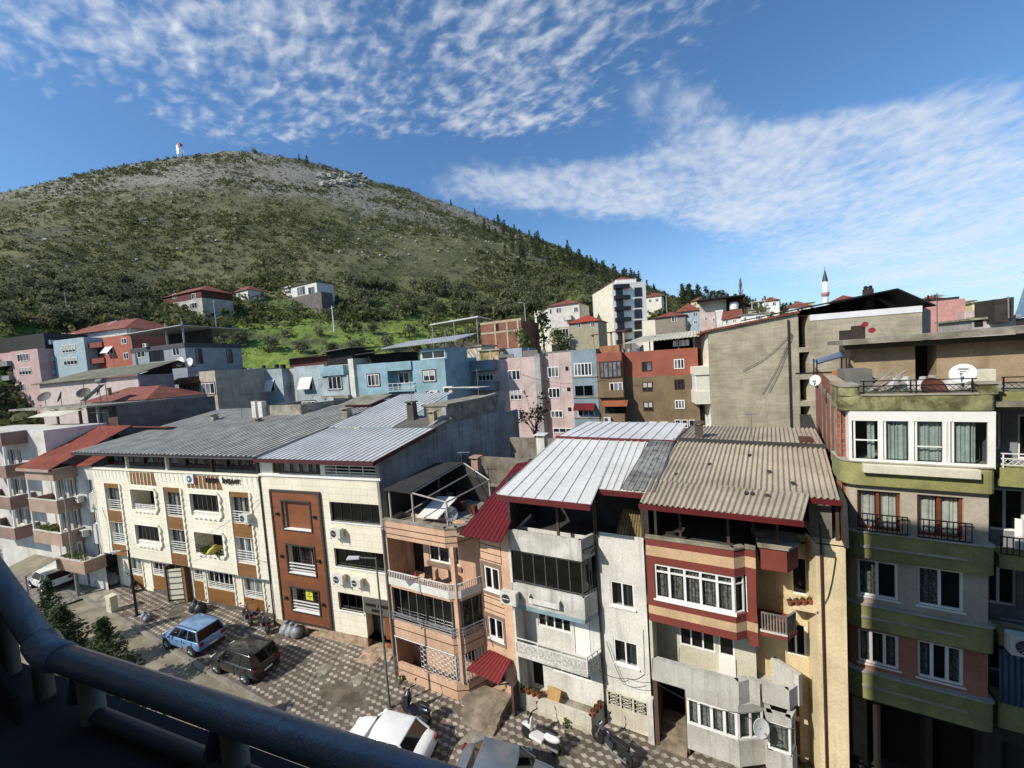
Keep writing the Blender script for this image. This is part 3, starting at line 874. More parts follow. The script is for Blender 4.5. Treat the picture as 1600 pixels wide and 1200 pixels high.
b = MB(); b.sheet((28.6, 4.18, 13.62), (32.0, 4.18, 13.6), (32.4, 6.2, 13.95), (29.0, 6.2, 14.2), .3, .04, 'sin'); b.build('roof_patch', greyroof, rf, sol=.04)
b = MB(); b.box(21.2, 30.85, -1.02, -.93, 12.3, 12.55); b.hexa([(30.8, -.95, 12.3), (30.88, -.95, 12.3), (32.1, 4.1, 13.3), (32.0, 4.1, 13.3), (30.8, -.95, 12.55), (30.88, -.95, 12.55), (32.1, 4.1, 13.58), (32.0, 4.1, 13.58)]); b.build('fascia', fascia, rf)
b = MB(); b.slab([(30.0, 6.1), (32.0, 6.1), (33.6, 12.6), (31.6, 12.6)], 13.5, 14.85); b.slab([(29.9, 6.0), (32.1, 6.0), (33.7, 12.7), (31.5, 12.7)], 14.85, 15.0)
b.build('stair_house', cement, E_)
chimney(E_, 29.3, 5.6, 13.5, 15.1, .55, M('dark_flue', '#565046', .9)); chimney(E_, 31.3, 5.2, 13.5, 14.4, .45, M('old_flue', '#a09478', .9), True)
b = MB(); b.face([(28.6, 11.6, 15.9), (32.2, 11.6, 15.75), (32.6, 13.2, 15.7), (29.0, 13.2, 15.8)]); b.build('terrace_cover', M('pale_cover', '#cfcab4', .7), E_, sol=.06)
b = MB(); b.tube([(30.4, -.06, 11.2), (30.4, -.06, .1)], .045, 8); b.build('drainpipe', M('drain_grey', '#77746d', .5), E_)
for k in range(2):
    pass
# ------------------------------------------------------------------ far-left tan balcony houses
tan = M('tan_render', '#a98f7c', .85, .14, .6, streak=.12)
mauve = M('mauve_render', '#8f7468', .85, .15, .6, streak=.15)
offw = M('offwhite_render', '#cfcac0', .85, .14, .5, streak=.15)
def balcony(root, a0, a1, d0, d1, h0, h1, mat, th=.12, lean=0.0, nm='balcony', right=True, left=True, inner=None):
    b = MB()
    b.box(a0, a1, d0, d1, h0 - .14, h0)
    b.box(a0, a1, d0, d0 + th, h0, h1)
    if right: b.box(a1 - th, a1, d0 + th, d1, h0, h1)
    if left: b.box(a0, a0 + th, d0 + th, d1, h0, h1)
    o = b.build(nm, mat, root)
    c = MB(); c.box(a0 - .03, a1 + .03, d0 - .03, d0 + th + .02, h1, h1 + .05); c.box(a1 - th - .02, a1 + .03, d0 + th + .02, d1, h1, h1 + .05)
    c.build('coping', offw, o)
    return o
B = CR.root('apartment_building', 'low apartment house with bright red tiled roof and stacked tan balconies', 'apartment building')
b = MB(); bh = [(-1.2, -.25, 8.75, 10.0), (-1.2, -.25, 5.95, 7.05), (-1.2, -.2, 3.05, 4.15), (-6.2, -4.6, 8.0, 9.9), (-4.2, -3.2, 7.9, 9.9), (-6.2, -4.6, 5.0, 7.0), (-4.2, -3.2, 5, 7), (-6.0, -3.4, 2.2, 3.9)]
b.wall(FR, -7.0, 0.05, 0, 11.3, bh, .3)
b.prism([(0, 0), (4.9, 0), (4.9, 14.0), (0, 11.4)], lambda a, d, h: (-7.0 + .25 * a + d, a, h), 0, .2)
b.build('wall', [offw, dark], B)
for a, c, h0, h1 in bh:
    window(B, FR, a, c, h0, h1, .12, 2 if c - a < 1.5 else 3, white, .08, cur=[(.1, .45)])
for h0, h1, rr in ((10.4, 11.25, 0), (7.5, 8.5, 0), (4.6, 5.6, 0)): balcony(B, -7.0, -2.35, -1.5, 0, h0, h1, tan)
balcony(B, -4.1, .3, -1.4, 0, 2.35, 3.3, tan)
b = MB()
for a in (-6.95, -2.45): b.box(a - .06, a + .06, -1.46, -1.34, 8.5, 10.3); b.box(a - .06, a + .06, -1.46, -1.34, 5.6, 7.4)
b.build('post', white, B)
b = MB(); b.sheet((-7.6, -1.75, 11.35), (-2.2, -1.75, 11.35), (-.9, 3.5, 14.2), (-6.3, 3.5, 14.2), .24, .035, 'sin', rows=10, jit=.8)
b.sheet((-2.2, -.35, 11.3), (.2, -.35, 11.3), (.9, 2.3, 12.6), (-1.2, 2.3, 12.9), .24, .035, 'sin', rows=5, jit=.8)
b.sheet((-2.0, 3.55, 14.1), (4.2, 3.55, 14.0), (4.4, 6.8, 13.2), (-1.8, 6.8, 13.2), .24, .035, 'sin', rows=5, jit=.8)
b.build('roof', M('red_clay_tiles_near', '#9c4a33', .75, .22, .8, bump=.2, streak=.15, dirt='#5a2a1c'), B, sol=.05)
b = MB(); b.box(-7.6, -2.2, -1.8, -1.7, 11.1, 11.33); b.build('fascia', tan, B)
b = MB(); b.tube([(-2.75, -.08, 11.3), (-2.75, -.08, .1)], .055, 8); b.build('drainpipe', M('drain_grey', '#77746d'), B)
b = MB(); b.sheet((-7.5, -3.4, 2.75), (-3.6, -3.4, 2.75), (-3.4, -1.5, 3.3), (-7.3, -1.5, 3.3), .3, .03)
o = b.build('awning', M('beige_awning', '#a59a80', .8, .2), B, sol=.03)
b = MB()
for a in (-7.3, -3.8): b.tube([(a, -3.3, 0), (a, -3.3, 2.75)], .05, 6)
b.build('post', metal, o)
A = CR.root('apartment_building', 'tall mauve apartment house at the end of the street with stacked square balconies', 'apartment building')
b = MB(); ah = []
for h in (4.6, 7.6, 10.6): ah += [(-14.2, -12.9, h + .3, h + 2.0), (-12.4, -11.6, h, h + 2.0)]
b.wall(FR, -24, -7.05, 0, 14.4, ah, .3)
b.face([(-7.05, 0, 0), (-6.0, 4, 0), (-6.0, 4, 14.4), (-7.05, 0, 14.4)])
b.face([(-24, 0, 14.4), (-7.05, 0, 14.4), (-6, 4, 14.4), (-24, 4, 14.4)])
b.build('wall', [offw, dark], A)
for a, c, h0, h1 in ah: window(A, FR, a, c, h0, h1, .12, 2, white, .08)
for h0, h1 in ((13.4, 14.45), (10.4, 11.4), (7.4, 8.45), (4.5, 5.5)): balcony(A, -16.5, -10.0, -1.6, 0, h0, h1, mauve)
b = MB()
for h in (5.5, 8.45, 11.4):
    for a in (-10.1, -13.2): b.box(a - .07, a + .07, -1.55, -1.41, h, h + 1.9)
b.build('post', white, A)
T_ = CR.root('apartment_building', 'shaded house with an open dark roof terrace under a long flat slab', 'apartment building')
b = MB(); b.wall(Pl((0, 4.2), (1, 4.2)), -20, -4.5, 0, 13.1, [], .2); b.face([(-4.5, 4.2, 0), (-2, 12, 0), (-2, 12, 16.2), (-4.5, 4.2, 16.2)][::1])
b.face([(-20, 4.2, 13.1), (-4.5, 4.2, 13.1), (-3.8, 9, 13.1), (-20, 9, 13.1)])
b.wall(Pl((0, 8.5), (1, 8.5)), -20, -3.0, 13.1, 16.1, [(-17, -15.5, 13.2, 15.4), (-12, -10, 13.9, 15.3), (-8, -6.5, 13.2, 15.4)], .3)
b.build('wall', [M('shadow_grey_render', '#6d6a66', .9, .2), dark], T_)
b = MB(); b.box(-20, -4.45, 4.1, 4.3, 13.1, 13.85); b.build('parapet', M('aged_render', '#857d70', .9, .3, streak=.3), T_)
b = MB(); b.slab([(-24, 3.6), (-8.2, 3.6), (-5.8, 10), (-24, 10)], 16.05, 16.25); b.build('roof', M('cement', '#9b9484'), T_)
b = MB()
for a in (-16, -11.5, -8.2): b.box(a - .1, a + .1, 4.3, 4.5, 13.85, 16.05)
b.build('post', M('cement', '#9b9484'), T_)
b = MB(); b.face([(-16.5, 2.4, 15.4), (-10.2, 2.4, 15.45), (-9.4, 3.9, 15.95), (-16.0, 3.9, 15.95)]); b.build('canopy', M('pale_cover', '#cfcab4'), T_, sol=.04)
b = MB(); b.box(-6.2, -4.5, 4.25, 6.5, 13.1, 14.9); b.build('shed', M('rust_sheet', '#5a3524', .8, .3), T_)

# ------------------------------------------------------------------ peach house
peach = M('peach_render', '#cda78a', .85, .13, .6, streak=.26, dirt='#6b5142')
groove = M('groove_dark', '#3b2d26', .8, bump=0)
browntrim = M('grey_brown_trim', '#85705f', .8, .12)
PEf = Fr(ong(720, 1096), 1, -16.5)
PB = PEf.root('apartment_building', 'peach apartment house with grooved bands, white balcony rails and a rooftop pergola', 'apartment building')
bay = [Pl((0, 0), (4.2, 0)), Pl((4.2, 0), (4.75, .28)), Pl((4.75, .28), (5.4, 1.3))]
out = [(0, 0), (4.2, 0), (4.75, .28), (5.4, 1.3), (5.4, 1.35), (0, 1.35)]
def ring(root, nm, mat, pls, d0, d1, h0, h1):
    b = MB()
    for p in pls: b.pbox(p, -.0, p.L, d0, d1, h0, h1)
    return b.build(nm, mat, root)
b = MB()
for h0, h1 in ((8.35, 9.35), (5.45, 5.62), (2.55, 3.48), (0, .92)):
    for p in bay: b.pbox(p, 0, p.L + .02, 0, .16, h0, h1)
b.slab([(.0, .16), (4.1, .16), (4.6, .45), (5.2, 1.34), (0, 1.34)], 8.3, 8.45)
b.slab([(.0, .16), (4.1, .16), (4.6, .45), (5.2, 1.34), (0, 1.34)], 5.4, 5.55)
b.slab([(.0, .16), (4.1, .16), (4.6, .45), (5.2, 1.34), (0, 1.34)], 2.6, 2.75)
b.build('band', peach, PB)
b = MB()
for h in (8.95, 8.6, 3.05, .52):
    for p in bay: b.pbox(p, 0, p.L, -.012, .01, h - .02, h + .02)
b.build('groove', groove, PB)
b = MB()
bk = [(1.9, 4.0, 6.6, 7.75, .2), (.5, 1.5, 5.6, 7.7, .3), (.2, 4.6, 3.6, 5.3, .3), (.2, 4.6, 1.0, 2.5, .3)]
b.wall(FR, 0, 5.3, 0, 9.3, bk, .3, d=1.36)
b.box(-.02, .12, .0, 1.36, 0, 9.35)
b.build('wall', [peach, dark], PB)
window(PB, Pl((0, 1.36), (1, 1.36)), 1.9, 4.0, 6.6, 7.75, .05, 3, white, .07, cur=[(.05, .95)], cm=M('slate_cloth', '#3f4648'), sill=.06)
b = MB(); b.box(1.75, 4.15, 1.28, 1.36, 6.35, 6.6); b.build('sill_band', browntrim, PB)
for p in bay:
    palings(PB, p, 0, p.L, 5.62, 6.42, -.03, .12, .016)
b = MB()
for p in bay: b.pbox(p, 0, p.L, -.05, -.04, 5.62, 6.05)
b.build('rail_panel', M('white_sheet', '#d7d3c9', .5, .08), PB)
for i, p in enumerate(bay):
    window(PB, p, .05, p.L - .02, 3.75, 5.38, .12, (7, 1, 2)[i], metal, .035, gl=dglass, nm='glazing')
    bars(PB, p, 0, p.L, [3.62, 3.8, 3.98], -.03, .022, M('steel_rail', '#b8bcc0', .3, .05, metal=.7, bump=0), posts=[.05, p.L / 2, p.L - .05], h0=3.48)
b = MB(); b.box(4.35, 4.6, .1, .35, .92, 8.4); b.build('pillar', peach, PB)
# wrought grille on the ground-floor balcony
b = MB()
for i, p in enumerate(bay):
    if i == 0:
        a0 = 1.9
        for k in range(12):
            for j in range(5):
                cx, cz = a0 + .1 + k * .2, 1.1 + j * .29 + (.14 if k % 2 else 0)
                pts = [p.P(cx + .11 * math.cos(q * math.pi / 4), -.02, cz + .15 * math.sin(q * math.pi / 4)) for q in range(9)]
                b.tube(pts, .013, 4)
        b.pbox(p, 0, p.L, -.03, .0, 2.48, 2.53)
    else:
        for k in range(6):
            a = p.L * (k + .5) / 6; b.pbox(p, a - .02, a + .02, -.02, .0, .95, 2.5)
b.build('grille', railm, PB)
rec = Pl((5.35, 1.3), (7.52, 1.0))
rh = [(.28, 1.28, 5.75, 7.05, .3), (.3, 1.3, 3.05, 4.25, .3), (.1, 1.3, 0, 1.9, .8)]
b = MB(); b.wall(rec, 0, rec.L, 0, 9.2, rh, .3); b.build('recess_wall', [peach, dark], PB)
for a, c, h0, h1, _ in rh[:2]:
    window(PB, rec, a, c, h0, h1, .05, 2, white, .09, sill=.05)
b = MB()
for h0, h1 in ((5.5, 7.3), (2.8, 4.45)):
    b.pbox(rec, .12, 1.45, -.03, -.002, h0, h0 + .22); b.pbox(rec, .12, 1.45, -.03, -.002, h1 - .2, h1); b.pbox(rec, .12, .26, -.03, -.002, h0 + .22, h1 - .2); b.pbox(rec, 1.31, 1.45, -.03, -.002, h0 + .22, h1 - .2)
b.build('window_border', browntrim, PB)
b = MB()
for h in (8.75, 8.25, 7.8, 7.4, 5.35, 5.0, 4.65): b.pbox(rec, .1, 1.5, -.012, .01, h - .018, h + .018)
b.pbox(rec, .09, .12, -.012, .01, 7.4, 8.75); b.pbox(rec, 1.5, 1.53, -.012, .01, 7.4, 8.75)
b.build('groove', groove, PB)
redsheet = M('dark_red_sheet', '#6b1a1c', .45, .12, .5, metal=.2, bump=0)
b = MB(); b.sheet((5.0, .15, 9.15), (7.55, -.05, 9.15), (7.75, 5.0, 11.9), (6.2, 5.0, 11.6), .26, .03, 'rib'); b.build('roof', redsheet, PB, sol=.04)
b = MB(); b.sheet((4.95, -.1, 2.05), (6.9, -.12, 1.85), (7.1, .95, 2.4), (5.75, 1.05, 2.5), .22, .03, 'rib'); o = b.build('awning', M('awning_red_sheet', '#7c2521', .45, .1, .5, metal=.2, bump=0), PB, sol=.03)
b = MB(); b.tube([(6.85, -.1, 1.82), (6.95, .8, 1.2)], .03, 6); b.tube([(5.0, -.1, 2.0), (5.5, .8, 1.3)], .03, 6); b.build('bracket', black, o)
b = MB(); b.box(7.32, 7.45, .3, 1.0, 0, 1.5); b.build('porch_wall', M('porch_dark', '#4a4038', .8), PB)
b = MB()
for k in range(3): b.box(5.1 - .25 * k, 6.95, -.35 - .35 * (2 - k), 1.0, .0 + .13 * k, .13 + .13 * k)
b.build('doorstep', M('worn_stone', '#948672', .85, .3, 1.5), PB)
b = MB(); b.tube([(-.08, -.08, 8.8), (-.06, -.08, .1)], .06, 8); b.build('drainpipe', M('drain_grey', '#77746d'), PB)
# rooftop terrace, pergola
b = MB()
for p in bay: b.pbox(p, -.05, p.L + .05, -.05, .2, 9.35, 9.42)
b.box(0, 5.3, .2, 8, 9.0, 9.1); b.build('terrace', cement, PB)
b = MB()
pz = [((.3, .3), 11.0), ((2.0, .25), 11.0), ((4.1, .5), 10.6), ((4.5, 4.4), 10.6), ((2.3, 5.0), 11.4), ((.2, 5.0), 11.2)]
for (x, y), z in pz: b.box(x - .04, x + .04, y - .04, y + .04, 9.1, z)
def beam(p, q, r=.05): b.tube([(p[0][0], p[0][1], p[1]), (q[0][0], q[0][1], q[1])], r, 4)
for i, j in ((0, 1), (1, 2), (2, 3), (3, 4), (4, 5), (5, 0), (1, 4)): beam(pz[i], pz[j])
b.tube([(3.0, .4, 10.85), (3.3, 4.7, 11.05)], .04, 4)
o = b.build('pergola', M('pale_frame', '#a7a298', .6, .15), PB)
b = MB(); b.face([(.1, .0, 11.08), (2.0, .1, 11.08), (2.3, 5.0, 11.48), (.0, 5.1, 11.28)]); b.build('tarpaulin', M('dark_tarp', '#2e2d2a', .8, .2), o, sol=.02)
b = MB(); b.slab([(-.1, 1.35), (5.4, 1.35), (8.0, 14), (1.5, 14)], 8.6, 9.0); b.hexa([(-.05, 8.0, 9.0), (6.8, 8.0, 9.0), (6.9, 8.3, 9.0), (0, 8.3, 9.0), (-.05, 8.0, 11.0), (6.8, 8.0, 11.0), (6.9, 8.3, 11.0), (0, 8.3, 11.0)])
b.build('roof_deck', M('aged_render', '#857d70'), PB)
b = MB(); b.hexa([(1.7, .8, 9.35), (3.3, .7, 9.5), (3.5, 2.4, 10.1), (1.9, 2.5, 9.95), (1.7, .8, 9.42), (3.3, .7, 9.57), (3.5, 2.4, 10.17), (1.9, 2.5, 10.02)]); b.build('white_panel', M('white_sheet', '#d7d3c9'), PB)
b = MB(); b.face([(.1, 5.05, 9.1), (4.4, 4.5, 9.1), (4.4, 4.45, 10.5), (2.3, 5.0, 11.35), (.1, 5.05, 11.15)]); b.face([(.08, .3, 9.2), (.08, 5, 9.2), (.08, 5, 11.1), (.08, .3, 10.9)]); b.build('tarpaulin', M('dark_tarp', '#2e2d2a', .8, .2), PB, sol=.02)
rg = random.Random(8)
for k in range(9):
    x_, y_, s_ = rg.uniform(.5, 4.0), rg.uniform(2.6, 4.2), rg.uniform(.2, .55); b = MB(); b.box(x_, x_ + s_, y_, y_ + s_ * .8, 9.1, 9.1 + rg.uniform(.2, .9)); b.build('terrace_box', rg.choice([M('rust_sheet', '#5a3524'), M('grey_block', '#6f6e68'), M('old_board', '#a8a49a', .8, .3), M('brown_frame', '#4a2f22')]), PB)
chimney(PB, 2.9, 5.6, 9, 11.5, .5, M('pink_flue', '#b08e7c', .9), True)
b = MB(); b.box(7.2, 7.6, 9.5, 12.2, 9.5, 12.0); b.slab([(2.2, 12.0), (7.6, 12), (7.9, 12.3), (2.3, 12.3)], 9.0, 11.6); b.build('roof_parapet', M('aged_render', '#857d70'), PB)
chimney(PB, 6.3, 8.9, 10.5, 12.4, .6, M('white_flue', '#d8d4ca'), True)
b = MB(); b.slab([(5.6, 8.0), (8, 8.0), (9, 12.0), (6.0, 12.0)], 10.6, 11.0); b.build('roof_slab', M('mossy_slab', '#8f917c', .9, .3), PB)

# ------------------------------------------------------------------ white house with pale metal roof
whit = M('white_render', '#d9d6cd', .85, .11, .6, streak=.3, dirt='#6f6a5e')
whit2 = M('white_render_aged', '#d0cdc4', .88, .2, .8, streak=.5, dirt='#5e5a50')
WHf = Fr(ong(880, 1130), 1, -9.05)
WB = WHf.root('apartment_building', 'white apartment house with dirty white balconies and large pale metal roof', 'apartment building')
wb_ = [Pl((0, 0), (3.75, 0)), Pl((3.75, 0), (4.25, .95))]
b = MB()
for h0, h1 in ((8.4, 9.42), (5.6, 6.66)):
    for p in wb_: b.pbox(p, 0, p.L + .03, 0, .14, h0, h1)
b.slab([(0, .14), (3.7, .14), (4.15, .95), (0, .95)], 5.55, 5.7); b.slab([(0, .14), (3.7, .14), (4.15, .95), (0, .95)], 8.36, 8.5)
b.build('balcony', whit2, WB)
b = MB()
for p in wb_: b.pbox(p, 0, p.L, .0, .1, 5.38, 5.6)
b.build('soffit_edge', M('pale_blue_edge', '#8ea6ad', .8, .2), WB)
b = MB(); b.box(1.0, 2.6, -.22, .0, 5.95, 6.02); b.box(1.0, 1.05, -.22, 0, 6.02, 6.3); b.box(2.55, 2.6, -.22, 0, 6.02, 6.3); b.box(1.05, 2.55, -.22, -.17, 6.02, 6.18); b.build('flower_box', whit, WB)
for i, p in enumerate(wb_): window(WB, p, .06, p.L - .03, 6.75, 8.34, .07, (6, 2)[i], M('mirror_frame', '#6a6d6c', .4, metal=.4, bump=0), .035, gl=dglass, nm='glazing', cur=[(.35, .75)] if i == 0 else None, cm=M('black_drape', '#24221f'))
for h0, h1, hh in ((2.85, 3.0, 3.78),):
    b = MB(); b.slab([(0, -.04), (3.75, -.04), (4.25, .95), (0, .95)], 2.82, 2.98); o = b.build('balcony_slab', whit2, WB)
    for p in wb_:
        b = MB(); b.pbox(p, 0, p.L, .0, .03, 3.0, 3.5); b.build('lace_panel', M('lace_panel', '#cfccc2', .8, .3, 9, bump=.5, bscale=40), o)
        bars(WB, p, 0, p.L, [3.55, 3.76], .015, .02, railm, posts=[.02, p.L * .33, p.L * .66, p.L - .03], h0=3.0)
b = MB(); bk = [(.9, 2.7, 3.95, 5.1, .2), (2.85, 3.65, 3.0, 5.1, .2), (.3, 1.0, .4, 2.3, .3), (1.5, 3.6, 1.7, 2.7, .2), (.2, 4.0, 6.6, 8.3, .3)]
b.wall(FR, 0, 4.3, 0, 9.2, bk, .3, d=.98)
b.box(-.02, .1, 0.0, .98, 0, 9.2)
b.build('back_wall', [whit, dark], WB)
window(WB, Pl((0, .98), (1, .98)), .9, 2.7, 3.95, 5.1, .04, 4, white, .06)
window(WB, Pl((0, .98), (1, .98)), 1.5, 3.6, 1.7, 2.7, .04, 4, white, .06)
b = MB(); b.box(2.88, 3.62, 1.0, 1.06, 3.0, 5.0); b.build('door', white, WB)
for p, mt_ in zip(wb_, (0, 0)):
    b = MB(); b.pbox(p, 0, p.L + .02, .0, .16, .25, .85); b.pbox(p, 0, p.L + .02, -.03, .16, 0, .25); b.build('terrace_wall', M('ochre_white_render', '#cbc3b0', .88, .2, .7, streak=.3), WB)
b = MB(); b.slab([(0, .1), (3.7, .1), (4.2, .98), (0, .98)], .0, .42); b.build('terrace_floor', cement, WB)
wr = Pl((4.25, .95), (6.4, .92))
wh_ = [(.55, 1.62, 6.0, 7.2, .3), (.55, 1.65, 3.15, 4.35, .3)]
b = MB(); b.wall(wr, 0, wr.L, 0, 9.5, wh_, .3); b.build('wall', [whit, dark], WB)
for a, c, h0, h1, _ in wh_: window(WB, wr, a, c, h0, h1, .02, 2, white, .06, sill=.08, cur=[(.5, .95)], cm=M('slate_cloth', '#3f4648'))
# gate
gt = M('cream_gate', '#cfc7b2', .6, .12)
b = MB(); b.pbox(wr, .1, 2.02, -.12, -.08, .05, .95)
for a in (.1, .72, 1.3, 1.94): b.pbox(wr, a, a + .08, -.13, -.07, .05, 1.72)
b.pbox(wr, .1, 2.02, -.13, -.07, 1.66, 1.74); b.pbox(wr, .1, 2.02, -.135, -.065, .93, 1.0)
o = b.build('gate', gt, WB)
b = MB()
for c0 in (.45, 1.05, 1.66):
    for cz in (1.18, 1.48):
        for k in range(4):
            g = k * math.pi / 4; b.tube([wr.P(c0 - .26 * math.cos(g), -.1, cz - .16 * math.sin(g)), wr.P(c0 + .26 * math.cos(g), -.1, cz + .16 * math.sin(g))], .01, 4)
        b.tube([wr.P(c0 + .2 * math.cos(q * math.pi / 6), -.1, cz + .13 * math.sin(q * math.pi / 6)) for q in range(13)], .011, 4)
b.build('gate_ornament', gt, o)
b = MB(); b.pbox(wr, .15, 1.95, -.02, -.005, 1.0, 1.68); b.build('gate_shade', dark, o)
b = MB(); b.box(6.25, 6.5, .55, .95, 0, 2.0); b.build('gate_pier', whit2, WB)
b = MB(); b.tube([(4.22, .85, 11.3), (4.24, .85, .1)], .05, 8); b.build('drainpipe', M('drain_dark', '#3d3b37', .5), WB)
# dark attic and roof
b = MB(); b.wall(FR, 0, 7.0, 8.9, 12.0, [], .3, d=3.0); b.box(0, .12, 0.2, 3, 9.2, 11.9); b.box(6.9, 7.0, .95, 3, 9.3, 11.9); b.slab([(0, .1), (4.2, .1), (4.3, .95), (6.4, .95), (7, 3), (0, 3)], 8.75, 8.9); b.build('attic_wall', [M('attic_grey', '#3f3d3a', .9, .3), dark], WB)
b = MB()
for x, y, z0, z1 in ((2.6, .3, 9.3, 11.55), (4.28, .9, 9.3, 11.75), (6.4, 1.0, 9.4, 11.7)): b.box(x - .06, x + .06, y - .06, y + .06, z0, z1)
b.build('post', M('rust_post', '#4a3b30', .8), WB)
b = MB(); b.sheet((.1, -1.0, 11.62), (4.62, -1.0, 11.5), (7.55 - 2.95, 5.6, 12.86), (.85, 5.6, 12.9), .62, .045, 'rib')
b.sheet((4.62, .45, 11.76), (7.05, .45, 11.7), (7.55, 5.6, 12.82), (4.6, 5.6, 12.86), .3, .045, 'rib')
rf = b.build('roof', M('white_metal_sheet', '#d6d4cd', .5, .09, .3, metal=.03, bump=0, streak=.22, dirt='#77746c'), WB, sol=.05)
b = MB(); b.sheet((.85, 5.65, 12.98), (7.55, 5.65, 12.9), (8.1, 10.2, 13.1), (1.5, 10.2, 13.15), .62, .045, 'rib'); b.build('rear_slope', M('white_metal_sheet', '#d5d4cf'), rf, sol=.05)
b = MB(); b.box(.1, 4.62, -1.07, -.99, 11.3, 11.56); b.box(4.62, 7.05, .38, .45, 11.5, 11.74); b.hexa([(.8, 5.55, 12.82), (7.6, 5.55, 12.76), (7.6, 5.66, 12.76), (.8, 5.66, 12.82), (.8, 5.55, 13.03), (7.6, 5.55, 12.96), (7.6, 5.66, 12.96), (.8, 5.66, 13.03)])
b.build('fascia', M('crimson_fascia', '#5e1f1f', .5, .1, bump=0), rf)
b = MB(); b.sheet((5.6, .5, 11.84), (7.05, .5, 11.8), (7.52, 5.5, 12.9), (6.3, 5.5, 12.95), .25, .03, 'rib'); b.build('stained_sheet', M('stained_sheet', '#8d8c84', .5, .4, .6, bump=0, streak=.85, dirt='#2d2b28'), rf, sol=.03)
b = MB(); b.sheet((5.2, 1.0, 9.5), (6.4, 1.0, 9.45), (6.4, 1.8, 10.4), (5.4, 1.8, 10.4), .14, .025); b.build('spare_sheet', M('mossy_sheet', '#7d7048', .9, .4), WB, sol=.02)

# ------------------------------------------------------------------ red banded house
redr = M('red_render', '#7c3a30', .85, .1, .6)
sand = M('sand_render', '#cfae8a', .88, .12, .7, streak=.1)
greyb = M('pale_grey_render', '#bdbab1', .88, .15, .7, streak=.32)
yel = M('yellow_render', '#dccaa3', .88, .13, .5, streak=.22, dirt='#7a6746')
REf = Fr(ong(1020, 1165), 0, -2.8)
RB = REf.root('apartment_building', 'apartment house with red and sand striped bay, grey lower balconies and yellow side wall', 'apartment building')
rb = [Pl((0, 0), (3.35, 0)), Pl((3.35, 0), (3.75, .32)), Pl((3.75, .32), (4.1, .28))]
def band(nm, mat, h0, h1, e=0.0, pls=rb):
    b = MB()
    for p in pls: b.pbox(p, 0, p.L + .015, -e, .22, h0, h1)
    return b.build(nm, mat, RB)
for h0, h1, mt_ in ((9.4, 9.72, redr), (8.95, 9.4, sand), (8.62, 8.95, redr), (6.68, 7.02, redr), (6.3, 6.68, sand), (5.96, 6.3, redr)): band('band', mt_, h0, h1)
band('coping', cement, 9.72, 9.8, .04)
b = MB(); b.pbox(rb[0], 0, .3, 0, .22, 7.02, 8.62); b.pbox(rb[2], .05, rb[2].L, 0, .22, 7.02, 8.62); b.box(3.8, 4.12, .28, .6, 5.7, 5.96); b.build('pier', redr, RB)
b = MB(); b.box(0, 4.1, .9, 1.0, 5.9, 9.7); b.face([(4.1, .28, 5.9), (4.1, 2.2, 5.9), (4.1, 2.2, 9.8), (4.1, .28, 9.8)]); b.slab([(0, .2), (3.35, .2), (4.05, .5), (4.05, 2), (0, 2)], 5.9, 5.95); b.slab([(0, .2), (3.35, .2), (4.05, .5), (4.05, 2), (0, 2)], 9.3, 9.38); b.build('bay_inside', room, RB)
o = window(RB, rb[0], .3, 3.33, 7.04, 8.6, .06, 5, white, .09, tr=.78, cur=[(.03, .97)], cm=curt2, sill=.05)
window(RB, rb[1], .03, rb[1].L - .02, 7.04, 8.6, .06, 1, white, .06, tr=.78, cur=[(.1, .9)], cm=M('taupe_cloth', '#7d7468'))
window(RB, rb[2], -.0, .1, 7.04, 8.6, .06, 1, white, .03)
# second floor open balcony with grey parapet
for h0, h1, mt_ in ((3.2, 4.2, greyb),): band('parapet', mt_, h0, h1)
b = MB(); b.slab([(0, .1), (3.3, .1), (4.0, .45), (4.0, 2.0), (0, 2.0)], 3.1, 3.22); b.build('balcony_slab', greyb, RB)
b = MB(); bk = [(1.1, 2.55, 4.2, 5.3, .15), (2.7, 3.3, 4.2, 5.3, .15)]
b.wall(FR, 0, 4.1, 3.1, 5.95, bk, .15, d=1.35); b.box(-.02, .1, 0.05, 1.35, 3.2, 5.96); b.build('balcony_wall', [M('cream_panel_wall', '#c9c4b0', .85, .1), dark], RB)
window(RB, Pl((0, 1.35), (1, 1.35)), 1.1, 2.55, 4.2, 5.3, .0, 3, white, .06); window(RB, Pl((0, 1.35), (1, 1.35)), 2.7, 3.3, 4.2, 5.3, .0, 1, white, .06); b = MB(); b.box(2.68, 3.32, 1.28, 1.35, 3.2, 4.18); b.build('door', white, RB)
# ground bay
gb = [Pl((1.35, 0), (3.3, 0)), Pl((3.3, 0), (4.25, .55)), Pl((4.25, .55), (4.3, .1)), Pl((4.3, .1), (5.1, .1)), Pl((5.1, .1), (5.35, .7))]
b = MB()
for p in gb:
    b.pbox(p, 0, p.L + .01, 0, .2, .5, 1.62); b.pbox(p, 0, p.L + .01, -.01, .2, 2.85, 3.2)
b.slab([(1.4, .15), (3.25, .15), (4.25, .75), (4.4, .3), (5.1, .3), (5.3, .75), (5.3, 1.6), (1.4, 1.6)], .45, .52)
b.build('bay_wall', greyb, RB)
for i, p in enumerate(gb):
    if i != 2: window(RB, p, .02, p.L - .02, 1.64, 2.84, .03, (4, 2, 1, 1, 1)[i], white, .1 if i == 0 else .07, cur=[(.05, .95)], cm=M('grey_lace', '#9a9a94', .9, .3, 7))
b = MB(); b.wall(FR, 0, 5.6, 0, 3.2, [(.15, 1.3, .1, 2.9, 1.2)], .3, d=1.6); b.box(.0, .18, .1, 1.6, 0, 3.1); b.box(1.3, 1.42, .2, 1.6, 0, 3.1); b.build('entrance_wall', [M('umber_wall', '#5d4836', .85, .2), dark], RB)
